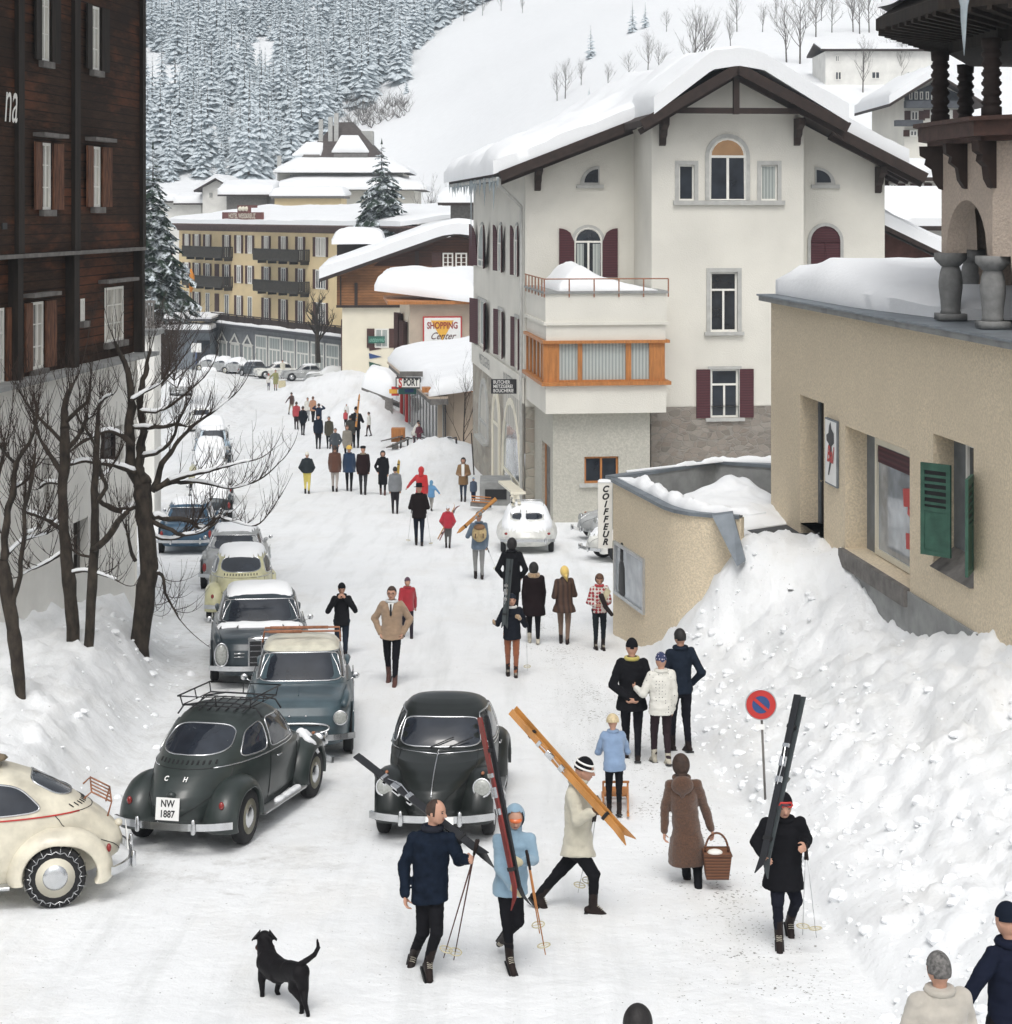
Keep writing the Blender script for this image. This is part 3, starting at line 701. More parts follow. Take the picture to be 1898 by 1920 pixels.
wbay.box(m_, ts_[0], ts_[7], z0, z0+.06, -.2, 0.0)
SB = Wall((O_)[:2], (B_.x, B_.y), (-A_.x, -A_.y))
for i in range(6): SB.box(m_, .22+i*.98, .42+i*.98, z0, z1, -.22, -.02)
bayf = m_.build('bay_window_frame', M['orange'], wh)
m_ = MB()
for i in range(1, 7, 2): wbay.box(m_, ts_[i], ts_[i+1], z0+.03, z1, -.12, -.10)
SB.box(m_, .2, 5.1, z0, z1, -.12, -.10); m_.build('bay_curtain', M['curtain'], wh)
m_ = MB(); R1 = wlow.at(1219, 900)[0]; R0 = wlow.at(1037, 900)[0]
wn1 = wlow.rect(1096, 856, 1160, 906); wallgrid(m_, wlow, R0, R1, zg-.3, zbb, [wn1], .18)
SD = Wall((O_+A_*R0+B_*.5)[:2], (B_.x, B_.y), (-A_.x, -A_.y)); dr = (SD.at(1032, 900)[0], SD.at(1016, 900)[0], zg, SD.at(1024, 832)[1]); wallgrid(m_, SD, 0, 4.7, zg-.3, zbb, [dr], .2)
SD2 = Wall((O_+A_*R1+B_*.5)[:2], (B_.x, B_.y), (A_.x, A_.y)); wallgrid(m_, SD2, 0, 4.7, zg-.3, zbb); m_.build('ground_floor', M['grey_st'], wh)
window(wh, wlow, wn1, out=-.12, fr=.07, nx=2, fm='orange', sill=(.18, 'paleconc', .1)); window(wh, SD, dr, out=-.15, fr=.1, nx=1, fm='orange', gm='greywood', label='plain grey side door in an orange frame')
rt = MB()
for b0, t0, b1, t1 in ((-.05, -.05, -.05, tB1+.05), (-.05, -.05, 5.0, -.05)):
    p, q = O_ + A_*t0 + B_*b0, O_ + A_*t1 + B_*b1; p.z = q.z = zt+.42; rt.tube([p, q], .022, 5)
    n = 6 if b1 < 0 else 6
    for i in range(n+ (0 if b1 > 0 else 0)): x = p.lerp(q, i/(n-1) if b1 < 0 else (i+.7)/n); rt.tube([x, x - Vector((0,0,.62))], .025, 5)
rt.build('railing', M['rust'], wh)
def tsn(s_, t_): p = O_ + A_*(.45+s_*(tB1-.7)) + B_*(.25+t_*4.4); return Vector((p.x, p.y, zt))
slab('terrace_snow', tsn, 26, 14, .72, wh, 5, 4.4, edge=1.0, amp=.12, emin=.05, hf=lambda s_, t_: (exp(-((s_-.22)/.19)**2)*.95 + .42*exp(-((s_-.5)/.28)**2) + .10))
# roof
rf = MB(); th_ = .24
def roofpiece(mb, pts, b0, b1, z=0.0, th=.24):
    for (t0, z0), (t1, z1) in zip(pts[:-1], pts[1:]):
        a, b = O_ + A_*t0, O_ + A_*t1
        q = [a+B_*b0, b+B_*b0, b+B_*b1, a+B_*b1]; zz_ = [z0, z1, z1, z0]
        q = [Vector((p.x, p.y, h+z)) for p, h in zip(q, zz_)]
        mb.add(q + [p + Vector((0,0,th)) for p in q], [(0,1,2,3), (7,6,5,4), (0,4,5,1), (1,5,6,2), (2,6,7,3), (3,7,4,0)])
roofpiece(rf, [(RLk[0]-.4, RLk[1]-.19), Rg, RRk], .6, 4.1); roofpiece(rf, [REl, (RLk[0], RLk[1]-.004), (Rg[0], Rg[1]-.004)], 4.0, bL+TS+1); roofpiece(rf, [(Rg[0], Rg[1]-.008), (RRk[0], RRk[1]-.008), REr], 2.4, bL+TS+1)
rf.build('roof', M['darkwood'], wh)
vg = MB()
for (p0, p1, b) in (((RLk[0]-.4, RLk[1]-.19), Rg, .52), (Rg, RRk, .52), (REl, RLk, 3.92), (RRk, REr, 2.32)):
    a, c = O_+A_*p0[0]+B_*b, O_+A_*p1[0]+B_*b; a.z, c.z = p0[1]+.06, p1[1]+.06; vg.beam(a, c, .12, .36)
    a, c = O_+A_*p0[0]+B_*(b+.5), O_+A_*p1[0]+B_*(b+.5); a.z, c.z = p0[1]-.16, p1[1]-.16; vg.beam(a, c, .16, .2)
ca = rp.at(1255, 206); cb = rp.at(1505, 206); a, c = O_+A_*ca[0]+B_*.9, O_+A_*cb[0]+B_*.9; a.z = c.z = ca[1]; vg.beam(a, c, .16, .2)
kp = O_+A_*Rg[0]+B_*.8; vg.obox((kp.x, kp.y, Rg[1]-.75), A_*.10, B_*.10, (0,0,.75))
for i in range(16):
    for e, pr, ab in ((REl, RLk, 4.4), (REr, RRk, 2.8)):
        p = O_ + A_*e[0] + B_*(ab+.3+i*1.15); q = O_ + A_*(e[0]+(1.6 if e is REl else -1.6)) + B_*(ab+.3+i*1.15); p.z = e[1]-.07; q.z = roofz(e[0]+(1.6 if e is REl else -1.6))-.07; vr = MB(); vr.beam(p, q, .1, .14); vr.build('rafter', M['darkwood'], wh)
vg.build('verge_beams', M['darkwood'], wh)
for (u_, v_, W_, sg) in ((1242, 236, wc, 1), (1494, 236, wc, -1), (1008, 322, wlft, 1), (1646, 326, wr, -1)):
    t, z = W_.at(u_, v_); k = MB(); prf = [(0, 0), (1.0, 0), (.95, -.25), (.55, -.42), (.45, -.62), (.25, -.72), (.18, -.95), (0, -1.0)]
    k.prism([W_.w(t-.11, z+.25+y*.95, x*.75) for x, y in prf], W_.d*.22); k.build('bracket', M['darkwood'], wh)
gp = MB(); e0 = SF.at(940, 345); 
g0 = O_+A_*REl[0]+B_*4.2; gp.tube([Vector((g0.x, g0.y, REl[1]-.02)), Vector((g0.x, g0.y, REl[1]-.25)), SF.w(.25, REl[1]-1.0, .12), SF.w(.22, REl[1]-1.3, .12), SF.w(.22, zg+.1, .12)], .06, 7)
eg = [O_+A_*(REl[0]-.08)+B_*(4.0+i*1.0) for i in range(20)]; gp.tube([Vector((p.x, p.y, REl[1]-.02)) for p in eg], .08, 6); gp.build('gutter', M['paleconc'], wh)
def rbase(pts, b0, b1):
    T0, T1 = pts[0][0], pts[-1][0]
    def fz(t):
        for a, b in zip(pts[:-1], pts[1:]):
            if t <= b[0] or b is pts[-1]: return a[1] + (b[1]-a[1])*(t-a[0])/(b[0]-a[0])
    def f(s_, t_): t = T0 + (T1-T0)*s_; p = O_ + A_*t + B_*(b0+(b1-b0)*t_); return Vector((p.x, p.y, fz(t)+.245))
    return f
Rgs = (Rg[0]-.9, Rg[1]-.22); Rgs2 = (Rg[0]+.9, Rg[1]-.22)
slab('roof_snow', rbase([RLk, Rgs, (Rg[0], Rg[1]-.08), Rgs2, RRk], .45, 6), 40, 10, .78, wh, 9, 5.6, edge=.5, amp=.10, fq=.35, emin=.8)
slab('roof_snow', rbase([(REl[0]-.25, REl[1]-.1), RLk, Rgs, (Rg[0], Rg[1]-.08)], 3.95, bL+TS+1), 44, 34, .85, wh, 9, 19, edge=.6, amp=.24, fq=.40, emin=.62, seed=4)
slab('roof_snow', rbase([(Rg[0], Rg[1]-.08), Rgs2, RRk, (REr[0]-.55, REr[1]+.3)], 2.5, bL+TS+1), 44, 30, .80, wh, 9, 19, edge=.55, amp=.12, fq=.33, emin=.75, seed=9)
rnd = random.Random(5)
icicles(wh, [tuple(O_+A_*(REl[0]-.12+rnd.uniform(-.05,.1))+B_*(4.0+i*.33)+Vector((0,0,REl[1]-.05))) for i in range(58)], .55, .045, 3)
icicles(wh, [tuple(O_+A_*(REl[0]-.1)+B_*x+Vector((0,0,REl[1]))) for x in (5.2, 8.3, 12.0, 13.5)], 2.6, .06, 8)
# butcher's hanging board
bs = empty('butcher_sign', tuple(P(947, 724, 69)), 'dark hanging board with white letters BUTCHER METZGEREI BOUCHERIE on the white house', 'sign')
p, q = P(921, 711, 69), P(974, 738, 69); m_ = MB(); m_.box(p.x, q.x, 68.96, 69.04, q.z, p.z); m_.build('board', M['iron'], bs)
tx = MB(); h = (p.z-q.z)
for i, w in enumerate(('BUTCHER', 'METZGEREI', 'BOUCHERIE')): add_text(tx, w, h*.33, (p.x+.08, 68.96, p.z-h*(.20+.30*i)), (1,0,0), (0,0,1), .006, xs=.80, bold=.002, align='LEFT')
tx.build('lettering', M['white'], bs)
m_ = MB(); m_.tube([(q.x-.1, 69, p.z+.08), (q.x+.12, 69.1, p.z+.08)], .03, 5); m_.build('arm', M['iron'], bs)

# ------------------------------------------------------------------ beige shop building, right
BA = Wall((5.46, 37.9), (.113, -1), (-1, -.113))
bb = empty('beige_shop', (5.46, 37.9, -.1), 'long low beige roughcast building with shop window, green shutters and snowy flat roof', 'shop building')
hd = BA.rect(1500, 748, 1545, 980); hd = (hd[0], hd[1], -.1, hd[3])
hsx = BA.rect(1585, 822, 1706, 1066); hwx = BA.rect(1750, 826, 1826, 1082)
m_ = MB(); T1 = 17.5
wallgrid(m_, BA, 0, T1, .1, 4.30, [(hd[0], hd[1], .1, hd[3], .42), hsx + (.42,), hwx + (.38,)])
wallgrid(m_, BA, 0, hsx[0]-.05, -.12, .1, [(hd[0], hd[1], -.12, .1, .42)])
m_.build('wall', M['beige_st'], bb)
m_ = MB(); BE = Wall((5.46, 37.9), (1, .113), (-.113, 1)); wallgrid(m_, BE, 0, 14, -4, 4.30); m_.build('end_wall', M['beige_st'], bb)
m_ = MB(); BA.box(m_, hsx[0]-.05, T1, -3.5, .1, -.3, .04); m_.build('plinth', M['concrete'], bb)
# doorway
m_ = MB(); i_ = BA.shift(-.42)
a, b, z0, z1 = hd; BA.box(m_, a, a+.1, -.1, z1, -.42, -.36); BA.box(m_, b-.1, b, -.1, z1, -.42, -.36); BA.box(m_, a+.1, b-.1, z1-.1, z1, -.42, -.36); dfr = m_.build('door_frame', M['sheet'], bb)
m_ = MB(); BA.box(m_, a+.1, b-.1, -.1, z1-.1, -.44, -.40); dd = m_.build('door', M['timber_post'], bb); m_ = MB(); m_.tube([BA.w(a+.25, .95, -.4), BA.w(a+.25, .95, -.34), BA.w(a+.37, .95, -.34)], .014, 5); m_.build('handle', M['chrome'], dd)
# shop window
a, b, z0, z1 = hsx; m_ = MB(); BA.box(m_, a, a+.55, z0, z1-.12, -.46, -.40); BA.box(m_, a, b, z1-.12, z1, -.46, -.38); m_.build('window_post', M['sheet'], bb)
w_ = window(bb, BA, (a+.6, b, z0+.02, z1-.14), out=-.38, fr=.10, nx=1, fm='cream', gm='shopglass', label='large shop window with red cards on display')
m_ = MB(); BA.box(m_, a-.1, b+.0, z0-.30, z0-.002, -.42, .10); m_.build('shop_sill', M['greywood'], bb)
m_ = MB(); c_ = (a+b)/2
def card(mb, t, z, w, h, an):
    r_ = BA.d; u_ = Vector((0,0,1)); x = r_*cos(an)+u_*sin(an); y = -r_*sin(an)+u_*cos(an); mb.obox(BA.w(t, z, -.365), x*w/2, y*h/2, BA.n*.006)
tt, zz0 = BA.at(1668, 934); card(m_, tt, zz0, .75, .30, .15); tt, z__ = BA.at(1670, 967); card(m_, tt-.1, z__+.02, .22, .13, -.3); card(m_, tt+.12, z__-.05, .2, .13, -.3); tt, z__ = BA.at(1664, 1016); card(m_, tt, z__, .25, .26, .1)
m_.build('price_card', M['red'], bb)
m_ = MB()
for i, (du, dv, r) in enumerate(((0, 0, .10), (8, 12, .12), (-6, 14, .09), (2, -16, .06))):
    t, z = BA.at(1690+du, 1018+dv); m_.ell(BA.w(t, z, -.36), (r, .02, r*1.4), 8, 6)
m_.build('display_ornament', M['colstone'], bb)
m_ = MB(); t, z = BA.at(1660, 868); BA.box(m_, a+.72, b-.1, z1-.55, z1-.26, -.371, -.368); m_.build('awning_strip', M['shutter'], bb)
# small window
a, b, z0, z1 = hwx; window(bb, BA, (a+.55, b-.02, z0+.35, z1-.05), out=-.34, fr=.07, nx=2, bars=2, fm='frame', label='small window in a deep splayed recess')
m_ = MB(); BA.box(m_, a, a+.55, z0+.2, z1, -.40, -.33); m_.build('window_post', M['sheet'], bb)
m_ = MB(); m_.prism([BA.w(a, z0-.002, .06), BA.w(a, z0-.002, -.38), BA.w(a, z0+.33, -.38)], BA.d*(b-a)); m_.build('sloping_sill', M['greywood'], bb)
def panel_shutter(p0, dv, w, z0, z1, name='shutter'):
    dv = Vector(dv).normalized(); nv = Vector((-dv.y, dv.x, 0)); mb = MB(); c = p0 + dv*w/2
    fw = .07
    for (x0, x1, y0, y1) in ((0, fw, z0, z1), (w-fw, w, z0, z1), (fw, w-fw, z0, z0+fw), (fw, w-fw, z1-fw, z1), (fw, w-fw, (z0+z1)/2-.03, (z0+z1)/2+.03)):
        q = p0 + dv*(x0+x1)/2; mb.obox((q.x, q.y, (y0+y1)/2), dv*(x1-x0)/2, nv*.022, (0,0,(y1-y0)/2))
    q = p0 + dv*w/2; mb.obox((q.x, q.y, (z0+(z0+z1)/2)/2), dv*(w/2-fw), nv*.01, (0,0,(z1-z0)/4-.03))
    for i in range(6):
        z = (z0+z1)/2 + .09 + i*((z1-z0)/2-.18)/5; q = p0 + dv*w/2; mb.obox((q.x, q.y, z), dv*(w/2-fw), nv*.02, (0,0,.02))
    o = mb.build(name, M['green'], bb); m2 = MB(); m2.obox((q.x, q.y, (z0+z1)*.5+(z1-z0)*.24), dv*(w/2-fw), nv*.004, (0,0,(z1-z0)*.22)); m2.build('louvre_gap', M['black'], o)
t_, z_b = BA.at(1756, 1030); _, z_t = BA.at(1756, 862)
panel_shutter(BA.w(BA.at(1783, 940)[0], 0, .0), BA.n*.6 - BA.d*.8, .52, z_b-.02, z_t)
panel_shutter(BA.w(b, 0, .02), Vector((-.40, -.97, 0)), .55, z_b-.02, z_t)
# poster board by the door
ps = empty('poster_board', tuple(BA.w(*BA.at(1563, 850), .03)), 'narrow white poster board with a dark figure and red script beside the shop door', 'sign')
R = BA.rect(1552, 786, 1574, 910); m_ = MB(); BA.box(m_, R[0], R[1], R[2], R[3], .01, .05); m_.build('frame', M['sheet'], ps)
m_ = MB(); BA.box(m_, R[0]+.03, R[1]-.03, R[2]+.03, R[3]-.03, .05, .056); m_.build('panel', M['white'], ps)
m_ = MB(); tm = (R[0]+R[1])/2; H_ = R[3]-R[2]; Wd = R[1]-R[0]
sil = [(-.1,.90),(.02,.96),(.10,.86),(.30,.80),(.32,.66),(.12,.60),(.16,.44),(.05,.30),(-.12,.14),(-.20,.15),(-.06,.34),(-.10,.50),(-.14,.62),(-.32,.66),(-.34,.74),(-.16,.78)]
m_.add([BA.w(tm + x*Wd, R[2]+y*H_, .060) for x, y in sil], [tuple(range(len(sil)))]); m_.build('dark_figure', M['iron'], ps)
m_ = MB(); r_, u__ = BA.axes(); add_text(m_, 'Bal', .42, BA.w(tm, R[2]+H_*.46, .062), r_, u__, .003, xs=.8, shear=.3, bold=.01); m_.build('red_script', M['red'], ps)
# flat roof
m_ = MB(); BA.box(m_, -.25, T1, 4.30, 4.40, -14, .20); m_.build('roof_slab', M['concrete'], bb)
m_ = MB(); BA.box(m_, -.28, T1, 4.40, 4.435, -1.2, .24); m_.build('roof_flashing', M['sheet'], bb)
slab('roof_snow', lambda s_, t_: BA.w(-.1+s_*9.3, 4.45, -.12 - max(0, s_*9.3-5.5)*.12 - t_*11), 40, 30, .72, bb, 9.3, 11, edge=.6, amp=.12, emin=.5, hf=lambda s_, t_: .82+.20*exp(-((s_-.28)/.2)**2)-.30*sst(.5, 1, s_))
slab('roof_snow', lambda s_, t_: BA.w(9.0+s_*8, 4.46, -3.4-t_*8), 20, 20, .45, bb, 8, 8, edge=.6, amp=.12, emin=.5)
# ------------------------------------------------------------------ tower bay on the roof
TV = [(7.88, 31.5), (6.84, 28.9), (7.06, 26.7), (8.5, 24.9), (10.6, 24.4), (12.3, 26.2), (12.4, 29.6), (10.6, 31.9)]
TC = Vector((sum(p[0] for p in TV)/8, sum(p[1] for p in TV)/8, 0))
tw = empty('oriel_tower', (TC.x, TC.y, 4.45), 'rose polygonal turret on stone columns with a carved dark wood gallery and snowy eaves', 'tower')
def scaled(f, off=0.0):
    out = []
    for x, y in TV: v = Vector((x, y, 0)) - TC; v = v.normalized()*(v.length*f + off) + TC; out.append((v.x, v.y))
    return out
def ringprism(mb, poly, z0, z1): mb.prism([Vector((x, y, z0)) for x, y in poly], (0, 0, z1-z0))
m_ = MB(); zsp, ztp = 5.50, 7.17
inn = scaled(1.0, -.32)
for i in range(8):
    A1, A2 = TV[i], TV[(i+1) % 8]; I1, I2 = inn[i], inn[(i+1) % 8]
    ar = i in (0, 1)
    n = 22; low = []
    for k in range(n+1):
        s_ = k/n
        if ar: x = (s_-.5)/.40; zl_ = zsp + (.82*sqrt(max(0, 1-x*x)) if abs(x) < 1 else 0)
        else: zl_ = zsp if (i == 2 and s_ < .15) else 4.4
        low.append(zl_)
    for k in range(n):
        a = [Vector((A1[0]+(A2[0]-A1[0])*s, A1[1]+(A2[1]-A1[1])*s, 0)) for s in (k/n, (k+1)/n)]; b = [Vector((I1[0]+(I2[0]-I1[0])*s, I1[1]+(I2[1]-I1[1])*s, 0)) for s in (k/n, (k+1)/n)]
        q = [Vector((a[0].x, a[0].y, low[k])), Vector((a[1].x, a[1].y, low[k+1])), Vector((a[1].x, a[1].y, ztp)), Vector((a[0].x, a[0].y, ztp))]
        w_ = [Vector((b[0].x, b[0].y, low[k])), Vector((b[1].x, b[1].y, low[k+1])), Vector((b[1].x, b[1].y, ztp)), Vector((b[0].x, b[0].y, ztp))]
        m_.add(q + w_, [(0,1,2,3), (7,6,5,4), (0,4,5,1)])
m_.build('wall', M['rose_st'], tw)
for ci_, (x, y) in enumerate((TV[0], TV[1], (7.12, 26.85))):
    v = (TC - Vector((x, y, 0))).normalized()*(.14 if ci_ < 2 else -.02); x += v.x; y += v.y
    m_ = MB(); m_.lathe([(.165, 4.55), (.15, 4.60), (.16, 4.75), (.185, 4.95), (.188, 5.05), (.165, 5.20), (.135, 5.29)], (x, y, 0), n=16)
    m_.box(x-.21, x+.21, y-.21, y+.21, 4.45, 4.55); m_.lathe([(.15, 5.29), (.22, 5.36), (.26, 5.40), (.26, 5.50)], (x, y, 0), n=8); m_.build('column', M['colstone'], tw, True); autosmooth(KIDS(tw)[-1], 40)
m_ = MB(); ringprism(m_, scaled(1.0, .22), 7.17, 7.24); ringprism(m_, scaled(1.0, .36), 7.24, 7.46); ringprism(m_, scaled(1.0, .44), 7.46, 7.52); m_.build('gallery_ledge', pm('ledge_wood', (.070, .036, .027), .7, .3, 5, .3, 20), tw)
m_ = MB(); ringprism(m_, scaled(1.0, -.1), 8.62, 8.86); m_.build('gallery_beam', M['timber_post'], tw)
for i, (x, y) in enumerate((TV[1], TV[0], TV[2], TV[3], TV[7])):
    v = (TC - Vector((x, y, 0))).normalized()*-.02; x += v.x; y += v.y; pr = [(.15, 7.5), (.15, 7.66)]
    zc = 7.68
    while zc < 8.5: pr += [(.115, zc), (.145, zc+.03), (.15, zc+.06), (.12, zc+.09), (.13, zc+.10), (.11, zc+.12)]; zc += .14
    pr += [(.14, 8.52), (.15, 8.66)]
    m_ = MB(); m_.lathe(pr, (x, y, 0), n=14); m_.build('turned_post', M['darkwood'], tw, True)
# room wall inside the gallery and carved brackets
m_ = MB(); ringprism(m_, [(p[0]*.35+TC.x*.65+1.0, p[1]*.35+TC.y*.65-1.2) for p in TV], 7.5, 8.7); m_.build('inner_wall', M['beige_st'], tw)
def brk(x, y, dirv):
    d_ = Vector(dirv).normalized(); s_ = Vector((-d_.y, d_.x, 0)); prf = [(-.1, 7.17), (.34, 7.17), (.33, 7.02), (.24, 6.97), (.26, 6.88), (.15, 6.80), (.12, 6.62), (.04, 6.50), (-.1, 6.46)]
    m_ = MB(); m_.prism([Vector((x, y, 0)) + d_*a + Vector((0,0,z)) - s_*.07 for a, z in prf], s_*.14); m_.build('bracket', M['darkwood'], tw)
for i in (0, 1, 2, 3):
    v = Vector((TV[i][0], TV[i][1], 0)) - TC; brk(TV[i][0], TV[i][1], v)
for i in (0, 1, 2):
    a, b = Vector((*TV[i], 0)), Vector((*TV[i+1], 0)); m__ = a.lerp(b, .5); n_ = Vector((-(b-a).y, (b-a).x, 0)); n_ = n_ if n_.dot(m__-TC) > 0 else -n_; brk(m__.x, m__.y, n_)
ev = scaled(1.0, 1.02); evi = scaled(1.0, -.2); m_ = MB()
for i in range(8):
    a, b, c, d = ev[i], ev[(i+1) % 8], evi[(i+1) % 8], evi[i]
    m_.add([Vector((*a, 9.02)), Vector((*b, 9.02)), Vector((*c, 8.84)), Vector((*d, 8.84))], [(0,1,2,3)])
    m_.add([Vector((*a, 9.02)), Vector((*b, 9.02)), Vector((*b, 9.20)), Vector((*a, 9.20))], [(3,2,1,0)])
    m_.add([Vector((*a, 9.20)), Vector((*b, 9.20)), Vector((TC.x, TC.y, 11.6))], [(0,1,2)])
    for k in range(9):
        s_ = (k+.5)/9; p = Vector((a[0]+(b[0]-a[0])*s_, a[1]+(b[1]-a[1])*s_, 8.995)); q = Vector((d[0]+(c[0]-d[0])*s_, d[1]+(c[1]-d[1])*s_, 8.815)); m_.beam(p, q, .08, .08)
m_.build('roof', M['timber_post'], tw)
es = scaled(1.0, 1.0)
def rsn(s_, t_):
    f = (s_ % 1.0)*8; i = int(f) % 8; w = f-int(f); a, b = es[i], es[(i+1) % 8]; p = Vector((a[0]+(b[0]-a[0])*w, a[1]+(b[1]-a[1])*w, 9.22)).lerp(Vector((TC.x, TC.y, 11.62)), t_); 
    th = .34*sqrt(max(0, 1-(1-min(1, t_/.10+.12))**2)) * (1+.25*nz(p.x, p.y)); out = (Vector((p.x, p.y, 0))-TC); out = out.normalized()*.10*sst(0, .1, t_)*(1-t_) if out.length > .01 else out
    return p + Vector((0,0,th)) + out*0
m_ = MB(); m_.grid(rsn, 96, 12, cu=True); m_.build('roof_snow', M['snow'], tw, True)
ip = P(1808, 12, 25.4); m_ = MB(); m_.tube([ip+Vector((0,0,.15)), ip, ip-Vector((.005,0,.2)), ip-Vector((0,0,.45)), ip-Vector((0,0,.68))], [.09, .055, .045, .025, .004], 7); m_.build('icicle', M['ice'], tw, True)

# ------------------------------------------------------------------ hairdresser's curved wall with the sunken roof yard
cz = .5
path = [(2.26, 38.85), (2.5156, 37.7), (2.76, 36.6), (3.06, 35.25), (3.22, 34.85), (3.48, 34.52), (3.85, 34.30), (4.36, 34.12)]
hw = empty('hairdresser_wall', (2.26, 38.85, -2.7), 'low curved beige wall of the hairdresser with a display window and snowy lead coping', 'wall')
def ribbon(mb, pts, z0, z1, th, zf=None):
    pts = [Vector((*p, 0)) for p in pts]; n = len(pts); L = []
    for i in range(n):
        t = (pts[min(i+1, n-1)] - pts[max(i-1, 0)]).normalized(); nrm = Vector((t.y, -t.x, 0)); L.append((pts[i], pts[i] - nrm*th))
    vs_, fs_ = [], []
    for a, b in L: vs_ += [Vector((a.x, a.y, z0)), Vector((a.x, a.y, z1)), Vector((b.x, b.y, z1)), Vector((b.x, b.y, z0))]
    for i in range(n-1):
        for k in range(4): fs_.append((4*i+k, 4*i+(k+1) % 4, 4*i+4+(k+1) % 4, 4*i+4+k))
    fs_ += [(0,1,2,3), (4*n-1, 4*n-2, 4*n-3, 4*n-4)]
    mb.add(vs_, fs_); return L
m_ = MB(); ribbon(m_, path, -3.6, cz-.06, .26); o = m_.build('wall', M['beige_st'], hw, True); autosmooth(o, 30)
m_ = MB(); pp = [(x-.05, y-.03) for x, y in path]; ribbon(m_, pp, cz-.06, cz+.01, .36); m_.build('coping', M['sheet'], hw)
W1 = Wall(path[0], (path[3][0]-path[0][0], path[3][1]-path[0][1]), (-1, -.22))
R = W1.rect(1151.5, 1027, 1210, 1130); R = (R[0]+.12, R[1], W1.at(1180, 1131)[1], W1.at(1180, 1029)[1])
window(hw, W1, R, out=.02, fr=.07, nx=1, fm='alu', gm='shopglass', label='aluminium framed display window')
m_ = MB(); t_, z_ = W1.at(1196, 1090); m_.cap(W1.w(R[0]+.5, R[2]+.25, .0), W1.w(R[0]+.5, (R[2]+R[3])/2, .0), .30, .26, 12, flat=.12, fdir=W1.n); m_.cap(W1.w(R[0]+.5, (R[2]+R[3])/2+.3, .0), W1.w(R[0]+.5, (R[2]+R[3])/2+.48, .0), .13, .12, 12, flat=.3, fdir=W1.n); m_.build('reflection_shape', M['black'], hw, True)  # added flat dark shape on the pane, imitating a figure mirrored in the glass
bp = [P(1182, 890, 39.3), P(1342, 863, 41.4), P(1446, 869, 40.8), Vector((7.2, 41.4, .55))]
m_ = MB(); ribbon(m_, [(2.30, 38.98), (bp[0].x, 39.3), (bp[1].x, 41.4), (bp[2].x, 40.8), (8.5, 40.6)], -.6, cz-.04, .2); m_.build('back_parapet', M['concrete'], hw)
m_ = MB(); ribbon(m_, [(2.30, 38.95), (bp[0].x, 39.27), (bp[1].x, 41.36), (bp[2].x, 40.76), (8.5, 40.56)], cz-.04, cz+.03, .28); m_.build('parapet_coping', M['sheet'], hw)
m_ = MB(); m_.prism([Vector((x, y, -.3)) for x, y in [(2.30, 38.9)] + [(p[0]+.2, p[1]+.12) for p in path[1:]] + [(4.9, 34.9), (5.9, 34.3), (8.4, 34.3), (8.5, 40.7), (4.72, 41.5)]], (0,0,.20)); m_.build('yard_floor', M['asphalt'], hw)
m_ = MB(); q = [P(1335, 967, 34.1), P(1374, 962, 34.0), P(1398, 1052, 33.2), P(1382, 1062, 33.2)]; m_.prism(q, (0.02, .14, 0.02)); m_.build('sloping_flashing', M['sheet'], hw)
def cop(s_, t_):
    f = s_*(len(path)-1); i = min(int(f), len(path)-2); w = f-i; x = path[i][0]*(1-w)+path[i+1][0]*w; y = path[i][1]*(1-w)+path[i+1][1]*w
    return Vector((x+.10+.30*t_+.1*s_, y+.02+.24*t_*s_, cz+.01))
slab('coping_snow', cop, 60, 7, .14, hw, 6, .35, edge=.12, amp=.7, fq=2.2, emin=.05, hf=lambda s_, t_: sst(.04, .12, s_)*(1-sst(.94, 1, s_)))
def yard(s_, t_): a = Vector((2.7, 38.9, 0)).lerp(Vector((3.7, 35.3, 0)), t_); b = Vector((5.6, 41.0, 0)).lerp(Vector((6.3, 37.2, 0)), t_); p = a.lerp(b, s_); p.z = -.1; return p
slab('yard_snow', yard, 46, 36, .62, hw, 3.6, 4, edge=1.2, amp=.35, fq=1.1, emin=.0, hf=lambda s_, t_: .20+.50*exp(-((s_-.68)/.34)**2-((t_-.22)/.4)**2)+.15*t_*(1-s_))
slab('parapet_snow', lambda s_, t_: Vector((2.6+5.4*s_, 39.6+1.75*min(1, s_/.42)-.75*max(0, (s_-.42)/.58)+.2*t_-.05, cz+.03)), 60, 5, .09, hw, 5, .24, edge=.1, amp=.9, fq=2.5, emin=.03, hf=lambda s_, t_: sst(.15, .3, s_))
# steps
m_ = MB()
for i in range(3): BA.box(m_, 4.2+i*.28, 4.48+i*.28, -.6, -.28-i*.16, .05, 1.0)
tag(m_.build('door_steps', M['concrete']), 'dark stone steps going down from the shop door into the snow bank', 'steps')
cs = empty('hairdresser_sign', tuple(P(1136, 968, 39.0)), 'tall white sign box with slanted black letters COIFFEUR on the corner of the curved wall', 'sign')
p, q = P(1122, 905, 39.0), P(1149, 1028, 39.0); m_ = MB(); m_.box(p.x, q.x, 39.0, 39.22, q.z, p.z); m_.build('box', M['frame'], cs)
tx = MB(); h = p.z-q.z
for i, ch in enumerate('COIFFEUR'): add_text(tx, ch, .185, ((p.x+q.x)/2-.01, 39.0, p.z-h*(.10+.115*i)), (1,0,0), (0,0,1), .005, shear=.3, bold=.008, xs=.95)
tx.build('lettering', M['black'], cs)
slabq('snow_cap', [(p.x, 39.0, p.z), (q.x, 39.0, p.z), (q.x, 39.22, p.z), (p.x, 39.22, p.z)], 10, 6, .05, cs, edge=.06, amp=.2, emin=.1)
